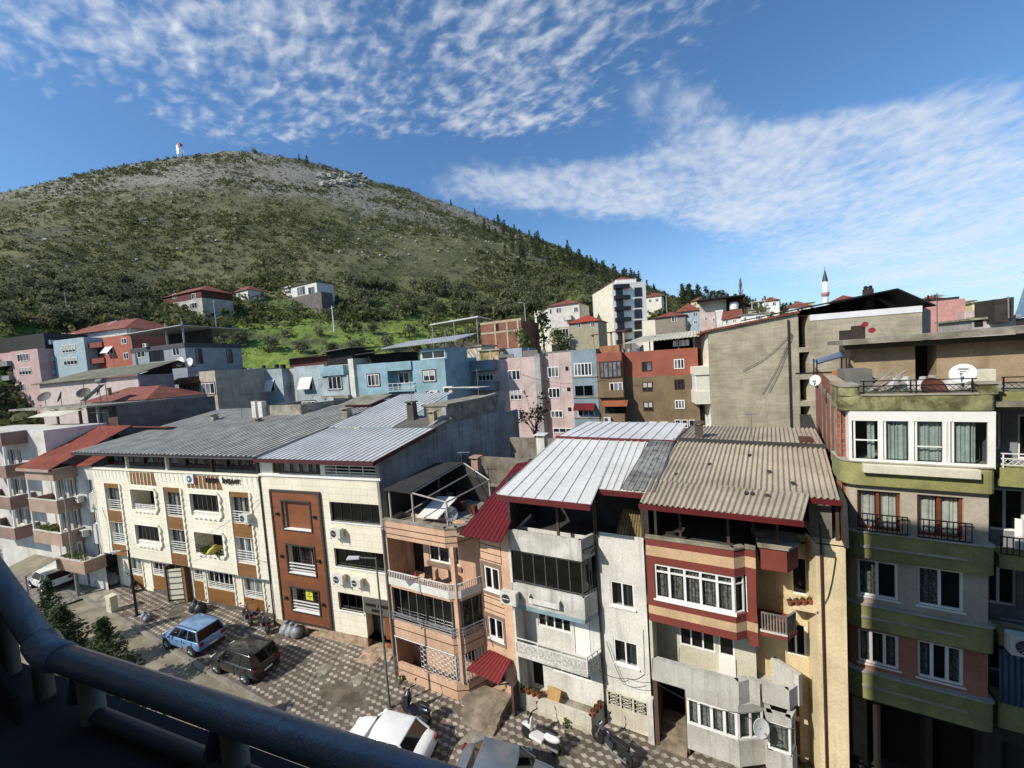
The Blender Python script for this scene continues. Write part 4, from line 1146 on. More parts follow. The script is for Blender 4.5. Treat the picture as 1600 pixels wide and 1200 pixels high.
b = MB(); b.box(.2, 1.3, .0, 1.6, 0, .18); b.box(.2, 1.3, .5, 1.6, .18, .36); b.box(.2, 1.3, 1.0, 1.6, .36, .54); b.build('doorstep', M('worn_stone', '#948672'), RB)
b = MB(); b.box(1.35, 5.2, .7, 1.0, 0, .5); b.build('bay_base', M('broken_render', '#57504a', .9, .4), RB)
# recess to the right: box balcony, iron balcony, lower balcony
b = MB(); bk = [(4.65, 5.35, 8.15, 8.95, .2), (5.5, 6.05, 7.3, 8.9, .2), (4.55, 5.1, 5.2, 5.9, .2), (5.25, 5.95, 4.6, 6.0, .2)]
b.wall(FR, 4.1, 6.2, 0, 9.9, bk, .2, d=1.9); b.build('recess_wall', [yel, dark], RB)
for a, c, h0, h1, _ in bk: window(RB, Pl((0, 1.9), (1, 1.9)), a, c, h0, h1, .05, 1 if c - a < .6 else 2, white if a > 5.2 else brownf, .06)
b = MB(); b.hexa([(4.3, .35, 8.95), (5.15, .35, 8.95), (5.6, 1.0, 8.95), (4.3, 1.9, 8.95), (4.3, .35, 9.85), (5.15, .35, 9.85), (5.6, 1.0, 9.85), (4.3, 1.9, 9.85)]); b.build('box_balcony', redr, RB)
b = MB(); b.slab([(4.2, .28), (5.2, .28), (5.7, 1.02), (5.7, 1.9), (4.2, 1.9)], 9.85, 9.94); b.build('coping', cement, RB)
b = MB(); b.slab([(4.2, .35), (5.1, .35), (5.5, .9), (5.5, 1.9), (4.2, 1.9)], 6.2, 6.36); b.build('balcony_slab', redr, RB)
ib = [Pl((4.25, .4), (5.08, .4)), Pl((5.08, .4), (5.45, .9))]
for p in ib: palings(RB, p, 0, p.L, 6.4, 7.15, 0, .1, .02, M('worn_rail', '#8d8a80', .6, .3), top=.035)
b = MB(); b.pbox(ib[0], -.05, ib[0].L + .02, -.06, .06, 6.36, 6.41); b.build('coping', whit, RB)
lb = [Pl((4.2, .35), (5.1, .35)), Pl((5.1, .35), (5.5, .85))]
b = MB()
for p in lb: b.pbox(p, 0, p.L, 0, .18, 3.35, 4.15)
b.slab([(4.2, .4), (5.1, .4), (5.5, .9), (5.5, 1.9), (4.2, 1.9)], 3.3, 3.4); b.build('parapet', greyb, RB)
b = MB(); b.pbox(lb[1], lb[1].L - .1, lb[1].L + .1, -.05, 1.0, 3.3, 4.6); b.build('parapet', greyb, RB)
# yellow flank
b = MB(); b.wall(FR, 6.15, 7.05, 0, 10.05, [], .2, d=.95); b.face([(6.15, .95, 0), (6.15, .95, 10.05), (6.0, 1.9, 10.05), (6.0, 1.9, 0)][::-1]); b.slab([(6.15, .95), (7.05, .95), (7.2, 3), (6.1, 3)], 10.0, 10.08); b.build('flank_wall', yel, RB)
b = MB(); b.tube([(6.3, .88, 10.9), (6.33, .88, .1)], .04, 8); b.build('drainpipe', M('drain_rust', '#4b2f22', .6), RB)
# dark terrace under corrugated roof
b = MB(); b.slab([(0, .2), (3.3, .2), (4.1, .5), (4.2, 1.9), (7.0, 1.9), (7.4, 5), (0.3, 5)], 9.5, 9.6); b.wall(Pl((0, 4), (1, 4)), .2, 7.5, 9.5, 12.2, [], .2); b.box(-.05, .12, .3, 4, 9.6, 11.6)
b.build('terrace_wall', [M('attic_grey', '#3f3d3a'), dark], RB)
b = MB()
for x, y in ((1.4, .4), (3.2, .4), (4.9, .6), (4.15, 1.5), (6.9, 1.3)): b.box(x - .05, x + .05, y - .05, y + .05, 9.6, 11.7)
b.build('post', M('rust_post', '#4a3b30'), RB)
b = MB(); b.box(6.05, 6.75, 1.35, 1.42, 10.1, 11.6); b.build('screen', M('grey_screen', '#77736c', .8), RB)
corr = M('fibre_cement', '#b0a48f', .92, .16, .5, bump=.25, streak=.12, dirt='#4a4338')
b = MB(); b.sheet((.0, -.85, 11.62), (5.45, -.85, 11.55), (6.0, 1.0, 11.92), (.2, 1.0, 12.02), .2, .045, rows=1)
b.sheet((.16, .9, 11.98), (6.9, .95, 11.83), (7.45, 5.6, 12.72), (.85, 5.6, 12.85), .2, .045, rows=2, jit=.7)
rf = b.build('roof', corr, RB, sol=.025)
b = MB(); b.sheet((.9, 5.95, 12.86), (7.5, 5.95, 12.74), (7.95, 10.2, 12.8), (1.5, 10.2, 12.85), .2, .045, rows=1); b.build('rear_slope', corr, rf, sol=.025)
b = MB(); b.hexa([(.8, 5.5, 12.78), (7.5, 5.5, 12.66), (7.55, 6.0, 12.66), (.9, 6.0, 12.78), (.8, 5.5, 12.93), (7.5, 5.5, 12.81), (7.55, 6.0, 12.81), (.9, 6.0, 12.93)]); b.build('ridge_strip', M('bitumen', '#3a3733', .8, .2), rf)
b = MB(); b.box(-.05, 5.5, -.93, -.84, 11.35, 11.55); b.box(5.45, 6.95, .86, .93, 11.6, 11.8); b.build('fascia', M('crimson_fascia', '#5e1f1f'), rf)
b = MB()
for x, y in ((2.6, 3.0), (4.9, 2.6), (4.3, 4.2), (1.2, 1.8), (5.6, 1.7), (3.9, .6), (4.1, .6), (4.6, .55), (.5, 3.6)):
    z = 11.92 + (y - .95) * .187 + .07; b.slab([(x - .08, y - .12), (x + .08, y - .1), (x + .07, y + .12), (x - .06, y + .1)], z - .05, z)
b.build('roof_patch', M('bitumen', '#3a3733'), rf)
chimney(RB, 2.1, 6.6, 12.6, 13.5, .4, M('dark_flue', '#565046'), True); chimney(RB, 6.9, 6.6, 12.6, 13.0, .5, M('rust_sheet', '#5a3524'), False)
b = MB(); b.hexa([(7.0, .9, 10.0), (7.15, .9, 10.0), (8.7, 14, 10), (8.0, 14, 10), (6.95, .9, 11.75), (7.12, .9, 11.7), (8.5, 14, 13.0), (7.9, 14, 13.0)]); b.build('verge', M('bitumen', '#3a3733'), RB)

# ------------------------------------------------------------------ green house
green = M('olive_green_render', '#96945f', .9, .2, .8, streak=.18, dirt='#3e3d22', bump=.3)
rough_g = M('rough_green_render', '#918f66', .95, .45, 1.6, streak=.25, dirt='#3e3d2a', bump=1.0, bscale=7)
greyw = M('beige_render', '#b1a695', .9, .1, .6)
salm = M('salmon_render', '#a8705a', .9, .12, .6)
brick = M('hollow_brick', '#a4553a', .9, .12, 1.0, kind='brick', bump=.5, col2='#8f7f6c')
GRf = Fr(ong(1321, 1205), -1.75, 3.85)
GB = GRf.root('apartment_building', 'olive green apartment house with rounded bands, white sunroom and roof terrace', 'apartment building')
def rounded(x1=4.1, r=.45, e=0.0, back=1.6):
    pts = [(0 - e, back)]
    for k in range(7):
        g = math.pi + (math.pi / 2) * k / 6
        pts.append((r + (r + e) * math.cos(g), r + (r + e) * math.sin(g)))
    for k in range(4):
        g = 1.5 * math.pi + (math.pi / 2) * k / 3
        pts.append((x1 - .2 + (.2 + e) * math.cos(g), .2 + (.2 + e) * math.sin(g)))
    pts.append((x1 + e, back))
    return pts
def bandg(h0, h1, mat, nm='band', e=0.0): 
    b = MB(); b.slab(rounded(e=e), h0, h1); return b.build(nm, mat, GB, bevel=.03)
for h0, h1 in ((12.1, 13.0), (9.2, 10.22), (6.34, 7.28), (3.4, 4.5)):
    bandg(h0, h1, green); bandg(h1, h1 + .06, M('cement_lip', '#a9a291', .9, .2), 'coping', .05)
bandg(15.0, 15.58, rough_g); bandg(14.95, 15.0, M('dark_drab', '#4a4638', .9), 'soffit', -.02)  # rough green slab edge, with a thin dark layer beneath it
for h0, h1, mt_, op in ((10.28, 12.1, greyw, [(.5, 1.75, 10.3, 11.85), (2.2, 3.4, 10.3, 11.85)]), (7.34, 9.2, greyw, [(.48, 1.66, 7.58, 9.05), (2.2, 3.4, 7.6, 9.1)]), (4.56, 6.34, salm, [(.46, 1.66, 4.78, 6.17), (2.18, 3.4, 4.74, 6.2)])):
    b = MB(); b.wall(Pl((0, .22), (1, .22)), .45, 4.0, h0, h1, op, .3)
    c = [(.22, 1.6), (.22, .5), (.28, .34), (.45, .22)]
    for (x0, y0), (x1, y1) in zip(c, c[1:]): b.face([(x0, y0, h0), (x1, y1, h0), (x1, y1, h1), (x0, y0, h1)])
    b.face([(4.0, .22, h0), (4.0, 1.6, h0), (4.0, 1.6, h1), (4.0, .22, h1)])
    b.build('wall', [mt_, room], GB)
    for i, (a, c_, y0, y1) in enumerate(op):
        P1 = Pl((0, .22), (1, .22))
        if h0 > 10:
            window(GB, P1, a, c_, y0, y1, .1, 2, M('orange_frame', '#7d3f22', .5, bump=0), .08, cur=[(.08, .46), (.54, .94)], nm='balcony_door')
            palings(GB, Pl((0, .05), (1, .05)), a - .05, c_ + .15, 10.3, 11.0, 0, .14, .012, black)
        elif h0 > 7: window(GB, P1, a, c_, y0, y1, .06, 2, white, .07, cur=[(.05, .5)], cm=curt2, sill=.03)
        else: window(GB, P1, a, c_, y0, y1, .06, 3, white, .08, tr=None, cur=[(.02, .3), (.7, .98)], cm=curt2, sill=.03)
b = MB()
for h in (9.7, 6.85, 4.0): b.box(.5, 3.4, -.05, .0, h - .05, h + .03)
b.build('ledge', M('cement_lip', '#a9a291'), GB)
# sunroom
b = MB(); P1 = Pl((.28, .02), (4.08, .02))
b.pbox(P1, 0, 3.8, .0, .08, 14.62, 14.98); b.pbox(P1, 0, 3.8, 0, .08, 13.0, 13.14)
xs = [0, .88, 1.72, 2.6, 3.45, 3.8]
b.pbox(P1, 0, .05, 0, .08, 13.14, 14.62); b.pbox(P1, 3.62, 3.8, 0, .08, 13.14, 14.62)
for x in xs[1:4]: b.pbox(P1, x - .07, x + .07, 0, .08, 13.14, 14.62)
b.pbox(P1, 2.62, 2.72, 0, .08, 13.14, 14.62); b.box(.26, .3, .1, 1.5, 13.0, 14.98)
o = b.build('sunroom_frame', white, GB)
b = MB(); b.face([P1.P(0.05, .04, 13.1), P1.P(3.7, .04, 13.1), P1.P(3.7, .04, 14.65), P1.P(.05, .04, 14.65)]); b.build('pane', glass, o)
cg = M('pale_green_curtain', '#b9c4bb', .9, .1, 3, bump=0)
for a0, a1 in ((.95, 1.65), (1.8, 2.55), (2.75, 3.25), (.55, .75), (3.3, 3.4)):
    wavy(P1, a0, a1, 13.15, 14.6, .2, .04, .15).build('curtain', cg if a0 < 2 or a0 > 2.6 else curt2, o)
b = MB()
for x0, x1 in ((.1, .8), (.98, 1.62), (1.82, 2.5), (2.76, 3.55)):
    b.pbox(P1, x0, x0 + .05, .0, .06, 13.16, 14.6)
b.pbox(P1, .1, .8, .01, .05, 13.85, 13.9); b.pbox(P1, 1.85, 2.52, .01, .05, 13.68, 13.72)
b.build('sash', white, o)
b = MB(); b.wall(Pl((0, 1.5), (1, 1.5)), .25, 4.05, 13.0, 15, [], .2); b.slab([(.3, .1), (4, .1), (4, 1.5), (.3, 1.5)], 12.98, 13.04); b.build('sunroom_wall', [M('taupe_room', '#6b6358', .9), dark], GB)
b = MB(); b.box(.6, 3.66, -.22, .0, 12.66, 12.99); b.build('flower_box', M('ivory_box', '#d8d2bd', .6, .1), GB, bevel=.02)
# terrace pillars, coping, roof terrace
b = MB(); b.slab(rounded(.62, .3), 15.58, 15.93); b.box(3.68, 4.12, -.01, .5, 15.58, 15.93); b.build('pillar', rough_g, GB)
b = MB(); b.slab(rounded(.62, .3, .04), 15.93, 15.99); b.box(3.62, 4.18, -.06, .55, 15.93, 15.99); b.box(.62, 3.68, -.04, .2, 15.58, 15.63); b.build('coping', M('cement_lip', '#a9a291'), GB)
b = MB(); b.slab([(.1, .3), (9, .3), (10, 14), (1.7, 14)], 15.1, 15.3); b.build('terrace', cement, GB)
TP = Pl((.62, .12), (3.68, .12))
o = bars(GB, TP, 0, TP.L, [15.7, 15.93, 16.12], 0, .018, black, posts=[.1, 1.4, 1.55, 2.95], h0=15.63, nm='railing')
b = MB(); k = 0
a = 0
while a < TP.L - .1:
    b.tube([TP.P(a, 0, 15.72), TP.P(a + .16, 0, 15.92)], .008, 4); b.tube([TP.P(a + .16, 0, 15.72), TP.P(a, 0, 15.92)], .008, 4); a += .16
b.build('lattice', black, o)
# brick party wall
b = MB(); b.prism([(0, 0), (14.5, 0), (14.5, 15.95), (0, 15.95)], lambda a, d, h: (0.0 + .115 * a + d, .6 + a, h), 0, .25); b.build('brick_wall', brick, GB)
b = MB()
for a in (.15, 2.6, 5.0, 8.0): b.hexa([(.115 * a - .02, .6 + a, 10), (.115 * a + .1, .6 + a, 10), (.115 * a + .13, .6 + a + .3, 10), (.115 * a + .01, .6 + a + .3, 10), (.115 * a - .02, .6 + a, 15.0), (.115 * a + .1, .6 + a, 15.0), (.115 * a + .13, .6 + a + .3, 15.0), (.115 * a + .01, .6 + a + .3, 15.0)])
b.prism([(0, 14.95), (14.5, 14.95), (14.5, 15.2), (0, 15.2)], lambda a, d, h: (-.03 + .115 * a + d, .6 + a, h), 0, .1)
b.build('concrete_frame', cement, GB)
b = MB(); b.prism([(0, 15.95), (14.5, 15.95), (14.5, 16.02), (0, 16.02)], lambda a, d, h: (-.06 + .115 * a + d, .6 + a, h), 0, .4); b.build('coping', M('sand_coping', '#b5a287', .9, .2), GB)
# roof hut
hu = M('ochre_render', '#a08c70', .92, .2, .7, streak=.2, dirt='#4d3d28')
HP = Pl((1.9, 7.2), (12, 7.2))
b = MB(); b.wall(HP, 0, 10, 15.3, 17.45, [(2.45, 3.2, 15.3, 17.3, 1.0)], .8); b.face([(1.9, 7.2, 15.3), (1.9, 7.2, 17.45), (2.4, 12, 17.45), (2.4, 12, 15.3)]); h_ = b.build('hut_wall', [hu, dark], GB)
b = MB(); b.hexa([(1.4, 6.2, 17.45), (12, 6.2, 17.55), (12.5, 13, 17.55), (2.0, 13, 17.45), (1.4, 6.2, 17.68), (12, 6.2, 17.9), (12.5, 13, 17.9), (2.0, 13, 17.68)]); b.build('hut_slab', cement, GB)
b = MB(); b.box(1.45, 12, 6.6, 7.2, 17.2, 17.45); b.build('hut_lintel', M('dark_drab', '#4a4638'), GB)  # dark strip across the wall top, under the hut slab
b = MB(); b.box(.75, 1.7, 3.0, 4.2, 15.3, 16.4); b.build('stack', M('grey_block', '#6f6e68', .9, .25, streak=.4), GB)
b = MB(); b.wall(Pl((0, .6), (1, .6)), .3, 9.0, 0, 3.4, [(.35, 1.0, .2, 2.9), (1.2, 2.5, .2, 2.9), (2.7, 4.0, .2, 2.9), (4.5, 7.5, .2, 2.8)], .5); b.build('shopfront', [M('shop_dark', '#3c342c', .8), dark], GB)
b = MB(); b.box(.3, .75, .5, .8, .1, 3.0); b.build('shop_pier', M('ochre_render', '#a08c70'), GB)
b = MB(); b.face([(.25, .6, 0), (.25, 3, 0), (.25, 3, 3.4), (.25, .6, 3.4)]); b.face([(0.1, 1.6, 3.4), (.1, .5, 3.4), (.1, .5, 15), (.1, 1.6, 15)]); b.build('flank', greyw, GB)
# neighbour on the right
KB = GRf.root('apartment_building', 'green banded house at the right edge with open balconies and white sheets', 'apartment building')
b = MB()
for h0, h1 in ((15.0, 15.6), (12.3, 12.95), (9.35, 9.85), (6.5, 7.0), (3.4, 4.4)): b.box(4.35, 9, .45, 1.2, h0, h1)
b.build('band', green, KB)
b = MB(); kh = [(4.5, 5.0, 13.3, 14.7), (5.4, 6.2, 12.95, 14.6), (4.6, 5.6, 10.2, 11.8), (4.5, 5.4, 7.3, 8.9), (4.6, 6.2, 4.6, 6.2)]
b.wall(Pl((0, 1.9), (1, 1.9)), 4.15, 9, 0, 15.6, kh, .3); b.face([(4.15, .5, 3.4), (4.15, 1.9, 3.4), (4.15, 1.9, 15), (4.15, .5, 15)][::-1])
b.build('wall', [M('grey_blue_wall', '#85878a', .9), dark], KB)
for a, c_, h0, h1 in kh: window(KB, Pl((0, 1.9), (1, 1.9)), a, c_, h0, h1, .05, 2, white, .07)
KP = Pl((4.4, .5), (9, .5))
for h in (12.95, 15.6): 
    o = bars(KB, KP, 0, 4.6, [h + .1, h + .32, h + .5], 0, .018, black if h > 15 else railm, posts=[.05, .9, 1.8], h0=h)
    b = MB(); a = 0
    while a < 2.4:
        b.tube([KP.P(a, 0, h + .12), KP.P(a + .16, 0, h + .31)], .008, 4); b.tube([KP.P(a + .16, 0, h + .12), KP.P(a, 0, h + .31)], .008, 4); a += .16
    b.build('lattice', black if h > 15 else railm, o)
palings(KB, KP, 0, 4.6, 9.85, 10.5, 0, .14, .012, black); bars(KB, KP, 0, 4.6, [7.2, 7.35, 7.5], 0, .018, metal)
for a0, a1, h0, h1 in ((.75, 1.6, 13.0, 14.1), (.45, 1.3, 10.0, 11.1)): wavy(KP, a0, a1, h0, h1, .25, .03, .3).build('hanging_sheet', white, KB)
b = MB(); b.sheet((4.35, .4, 4.4), (9, .4, 4.4), (9, .45, 6.4), (4.35, .45, 6.4), .15, .03); b.build('blue_sheeting', M('blue_sheet', '#3b5468', .6, .2), KB)
b = MB(); b.wall(Pl((0, .9), (1, .9)), 4.2, 9, 0, 3.4, [], .3); b.build('shopfront', [M('shop_dark', '#3c342c'), dark], KB)
blind3 = M('far_glass_blind', '#b9b6ab', .35, .1, 1.3, bump=0)
# ------------------------------------------------------------------ middle and far buildings
def Zm(ox, oy, s): return lambda x, y: (ox + x / s, oy + y / s)
def win2(root, F, r, n=2, v=0.0, fm=None, fw=.09, gl=None, nm='window', side=None, tr=False, border=None):
    """r: photo rectangle on the plane at depth v"""
    u0, u1, h0, h1 = F.rect(*r, v)
    return win3(root, Pl((0, v), (1, v)), u0, u1, h0, h1, n, fm, fw, gl, nm, border)
def win3(root, pl, u0, u1, h0, h1, n=2, fm=None, fw=.09, gl=None, nm='window', border=None):
    b = MB(); d0, d1 = -.07, .0
    if border:
        for x0, x1, y0, y1 in ((u0 - .16, u0, h0 - .16, h1 + .16), (u1, u1 + .16, h0 - .16, h1 + .16), (u0, u1, h1, h1 + .16), (u0, u1, h0 - .16, h0)): b.pbox(pl, x0, x1, -.03, 0, y0, y1)
        b.build('window_border', border, root); b = MB()
    b.pbox(pl, u0, u0 + fw, d0, d1, h0, h1); b.pbox(pl, u1 - fw, u1, d0, d1, h0, h1)
    b.pbox(pl, u0 + fw, u1 - fw, d0, d1, h0, h0 + fw); b.pbox(pl, u0 + fw, u1 - fw, d0, d1, h1 - fw, h1)
    for i in range(1, n):
        a = u0 + (u1 - u0) * i / n; b.pbox(pl, a - fw * .5, a + fw * .5, d0, d1, h0 + fw, h1 - fw)
    o = b.build(nm, fm or white, root)
    p = MB(); p.face([pl.P(u0 + .03, -.02, h0 + .03), pl.P(u1 - .03, -.02, h0 + .03), pl.P(u1 - .03, -.02, h1 - .03), pl.P(u0 + .03, -.02, h1 - .03)])
    if gl is not None: p.build('pane', gl, o)
    else:
        p = MB(); k_ = random.choice((0, 1, 2, 3)); a_, c_ = u0 + .03, u1 - .03; x_ = a_ + (c_ - a_) * random.choice((.33, .5, .66))
        y_ = h0 + .03 + (h1 - h0 - .06) * (0 if k_ < 3 else random.uniform(.3, .6))
        def q_(xa, xb, ya, yb, mi): p.face([pl.P(xa, -.02, ya), pl.P(xb, -.02, ya), pl.P(xb, -.02, yb), pl.P(xa, -.02, yb)], mi)
        if k_ == 0: q_(a_, c_, h0 + .03, h1 - .03, 0)
        elif k_ < 3: q_(a_, x_, h0 + .03, h1 - .03, 0 if k_ == 1 else 1); q_(x_, c_, h0 + .03, h1 - .03, 1 if k_ == 1 else 0)
        else: q_(a_, c_, h0 + .03, y_, 0); q_(a_, c_, y_, h1 - .03, 2)
        p.build('pane', [blind, blind2, blind3], o)
    return o
def hip(root, x0, x1, y0, y1, z, rise, ov=.5, mat=None, nm='roof'):
    x0 -= ov; x1 += ov; y0 -= ov; y1 += ov
    b = MB(); k = min(x1 - x0, y1 - y0) / 2
    if x1 - x0 >= y1 - y0: r0, r1 = (x0 + k, (y0 + y1) / 2, z + rise), (x1 - k, (y0 + y1) / 2, z + rise)
    else: r0, r1 = ((x0 + x1) / 2, y0 + k, z + rise), ((x0 + x1) / 2, y1 - k, z + rise)
    A, B_, C, D_ = (x0, y0, z), (x1, y0, z), (x1, y1, z), (x0, y1, z)
    if x1 - x0 >= y1 - y0: fs = ([A, B_, r1, r0], [B_, C, r1], [C, D_, r0, r1], [D_, A, r0])
    else: fs = ([A, B_, r0], [B_, C, r1, r0], [C, D_, r1], [D_, A, r0, r1])
    for f in fs: b.face(f)
    b.face([A, D_, C, B_])
    return b.build(nm, mat or tileroof, root)
def body(root, x0, x1, y0, y1, z0, z1, mat, nm='wall', par=None):
    b = MB(); b.box(x0, x1, y0, y1, z0, z1); o = b.build(nm, mat, root)
    if par:
        b = MB(); e = .14
        b.box(x0 - .05, x1 + .05, y0 - .05, y0 + e, z1, z1 + par); b.box(x0 - .05, x1 + .05, y1 - e, y1 + .05, z1, z1 + par); b.box(x0 - .05, x0 + e, y0 + e, y1 - e, z1, z1 + par); b.box(x1 - e, x1 + .05, y0 + e, y1 - e, z1, z1 + par)
        b.build('parapet', mat, root)
    return o
def clutter(root, x0, x1, y, z, n, mats, hmax=.9):
    for _ in range(n):
        x = random.uniform(x0, x1); yy = y + random.uniform(0, 1.5); s = random.uniform(.15, .6); h = random.uniform(.2, hmax)
        b = MB(); b.box(x - s / 2, x + s / 2, yy, yy + s, z, z + h); b.build('rooftop_box', random.choice(mats), root)
APT = 'apartment_building'; CAT = 'apartment building'
lblue = M('pale_blue_render', '#8fadb6', .88, .16, .5, streak=.22, dirt='#6a6a62')
lblue2 = M('faded_blue_render', '#a8b4b6', .88, .2, .5, streak=.3, dirt='#6c6458')
beige = M('beige_block', '#b9b0a0', .9, .12, .5, streak=.15)
zB = Zm(340, 480, 1600 / 380)
def R4(z, a, b_, c, d): return z(a, b_) + z(c, d)
Fb = Fr(at(698, 565, 50), 5, 'p')
def U(F, z, x, y=500, v=0.0): return F.q(*z(x, y), v)[0]
def Hh(F, z, x, y, v=0.0): return F.q(*z(x, y), v)[1]
# left blue house
BL = Fb.root(APT, 'faded pale blue house with two tilted white window awnings and a blue balcony sheet', CAT)
xs = [U(Fb, zB, q) for q in (0, 75, 258, 430, 490, 690, 862, 890)]
zt = Hh(Fb, zB, 400, 405)
b = MB(); b.wall(Pl((xs[0], 1.2), (xs[7], 1.2)), 0, xs[7] - xs[0], 0, zt - .1, [], .3)
b.box(xs[0], xs[1], 0, 9, 0, zt - .05, 0)
b.build('back_wall', [beige, dark], BL)
def sec(root, F, x0, x1, v0, v1, z0, z1, mat, nm='wall'):
    b = MB(); b.box(x0, x1, v0, v1, z0, z1); return b.build(nm, mat, root)
sec(BL, Fb, xs[2], xs[3], 0, 8, 0, zt, lblue2); sec(BL, Fb, xs[4], xs[5], .6, 8, 0, zt + .1, lblue2)
h = [Hh(Fb, zB, 100, q) for q in (415, 490, 580, 622)]
sec(BL, Fb, xs[1] + .02, xs[2] - .02, 0, 1.2, h[1], h[0], lblue, 'balcony'); sec(BL, Fb, xs[1] + .02, xs[2] - .02, 0, .1, h[3], h[2], M('blue_sheet_bright', '#2f6aa6', .6, .15, kind='slat'), 'balcony_sheet')
sec(BL, Fb, xs[1] + .02, xs[2] - .02, .0, 1.2, h[3] - .4, h[3] - .05, lblue2, 'balcony')
win2(BL, Fb, R4(zB, 185, 505, 265, 570), 3, 1.2)
whaw = M('white_awning', '#dddad2', .7, .06, bump=0)
def tilt_awn(root, F, r, v, m=None, out=.8):
    u0, u1, h0, h1 = F.rect(*r, v)
    win3(root, Pl((0, v), (1, v)), u0 + .05, u1 - .05, h0 - .1, h1, 2)
    b = MB(); b.face([(u0, v - .05, h1), (u1, v - .05, h1), (u1, v - out, h0 + .1), (u0, v - out, h0 + .1)]); b.build('awning', m or whaw, root, sol=.04)
tilt_awn(BL, Fb, R4(zB, 303, 482, 382, 555), 0); tilt_awn(BL, Fb, R4(zB, 545, 465, 632, 540), .6)
win2(BL, Fb, R4(zB, 560, 620, 650, 665), 3, .6, border=brownf)
h = [Hh(Fb, zB, 760, q) for q in (385, 450, 580, 598)]
sec(BL, Fb, xs[5], xs[6] - .5, -.3, 1.2, h[1], h[0], lblue, 'balcony'); sec(BL, Fb, xs[5], xs[6], 0, 1.2, h[3] - .6, h[1] - .02, lblue2); sec(BL, Fb, xs[5], xs[6] + .2, -.5, 1.2, h[3], h[2], cement, 'balcony_slab')
win2(BL, Fb, R4(zB, 725, 458, 820, 538), 3, 0, border=brownf)
sec(BL, Fb, xs[6] + .15, xs[7] + .3, .1, 8, 0, zt + .6, M('white_flue', '#d8d4ca'), 'pillar')
b = MB(); b.box(xs[3], xs[5], 1.5, 6, zt + .1, zt + 1.5); b.build('attic_wall', M('maroon_boards', '#5b2a22', .8, .2, kind='slat'), BL)
b = MB(); b.face([(xs[3] - .8, .5, zt + 1.5), (xs[5], .5, zt + 1.75), (xs[5], 7, zt + 2.2), (xs[3] - .8, 7, zt + 2.0)]); b.face([(xs[5], .2, zt + 2.0), (xs[6] + .3, .2, zt + 2.3), (xs[6] + .3, 7, zt + 2.5), (xs[5], 7, zt + 2.2)]); b.build('roof', M('dull_sheet', '#84806f'), BL, sol=.08)
sec(BL, Fb, xs[5], xs[6], 1.2, 6, zt, zt + 2.0, dark, 'attic_wall'); clutter(BL, xs[1], xs[3] - 1, 1, zt, 7, [cement, metal, black, white])
# right blue house
BR = Fb.root(APT, 'clean sky blue house with brown-framed windows and a white terrace roof', CAT)
xs = [U(Fb, zB, q) for q in (915, 925, 1122, 1288, 1505)]
z5, z6 = Hh(Fb, zB, 1000, 372), Hh(Fb, zB, 1400, 345)
sec(BR, Fb, xs[0] + .2, xs[4] - .1, 1.4, 8, 0, z5 - .1, lblue); sec(BR, Fb, xs[1], xs[2], 0, 8, 0, z5, lblue); sec(BR, Fb, xs[3], xs[4], 0, 9, 0, z6, lblue)
h = [Hh(Fb, zB, 1200, q) for q in (358, 415, 500, 555)]
sec(BR, Fb, xs[2] + .02, xs[3] - .02, -.2, 1.4, h[1], h[0], lblue, 'balcony'); sec(BR, Fb, xs[2] + .02, xs[3] + .3, -.2, 1.4, h[3], h[3] + .2, lblue, 'balcony_slab')
bars(BR, Pl((0, -.15), (1, -.15)), xs[2] + .1, xs[3] + .3, [h[3] + .4, h[3] + .65, h[2] - .0], 0, .03, railm, posts=[xs[2] + .9, xs[2] + 1.8], h0=h[3] + .2)
win2(BR, Fb, R4(zB, 1190, 430, 1265, 500), 2, 1.4)
for r in ((985, 445, 1068, 515), (990, 590, 1080, 650), (1352, 420, 1435, 485), (1380, 558, 1445, 605)): win2(BR, Fb, R4(zB, *r), 3 if r[0] < 1300 else 2, 0, border=brownf)
sec(BR, Fb, xs[3] + 1.0, xs[4], .6, 6, z6, z6 + 1.5, lblue, 'attic_wall'); win3(BR, Pl((0, .6), (1, .6)), xs[3] + 1.3, xs[4] - .2, z6 + .1, z6 + 1.2, 2, gl=blind)
b = MB(); b.sheet((xs[2] - .3, -.6, z6 + 2.0), (xs[4] + 2.2, -.6, z6 + 2.2), (xs[4] + 2.4, 5, z6 + 3.3), (xs[2], 5, z6 + 3.1), .35, .05); b.build('roof', whiteroof, BR, sol=.06)
sec(BR, Fb, xs[1], xs[2] + 1, 2.4, 6, z5, z5 + 1.4, dark, 'attic_wall'); b = MB(); b.face([(xs[0], .1, z5 + 1.5), (xs[2] + .6, .1, z5 + 1.7), (xs[2] + .6, 6, z5 + 2.2), (xs[0], 6, z5 + 2.1)]); b.build('roof', M('brown_sheet', '#4c3a32', .7, .2), BR, sol=.08)
# pink house with grey-blue bay
pk = M('pale_pink_render', '#c9b2aa', .88, .14, .5, streak=.35, dirt='#837a72')
gb_ = M('blue_grey_render', '#85949a', .88, .14, .5, streak=.25, dirt='#5e625f')
zP = Zm(680, 420, 1600 / 410)
Fp = Fr(at(716, 566, 57), 3, 'p')
PK = Fp.root(APT, 'pale pink house with a grey pillar and blue-grey glazed bay', CAT)
xs = [U(Fp, zP, q, 600) for q in (140, 175, 352, 445, 608, 640, 688, 838, 990)]
zt = Hh(Fp, zP, 520, 540)
sec(PK, Fp, xs[0], xs[7], 1.3, 9, 0, zt - .1, pk); sec(PK, Fp, xs[3] - .05, xs[4], 0, 9, 0, zt, pk); sec(PK, Fp, xs[4], xs[5], .0, 9, 0, zt + .35, M('grey_plaster', '#7c7b7a'), 'pillar'); sec(PK, Fp, xs[6], xs[7], .3, 9, 0, zt + .25, pk)
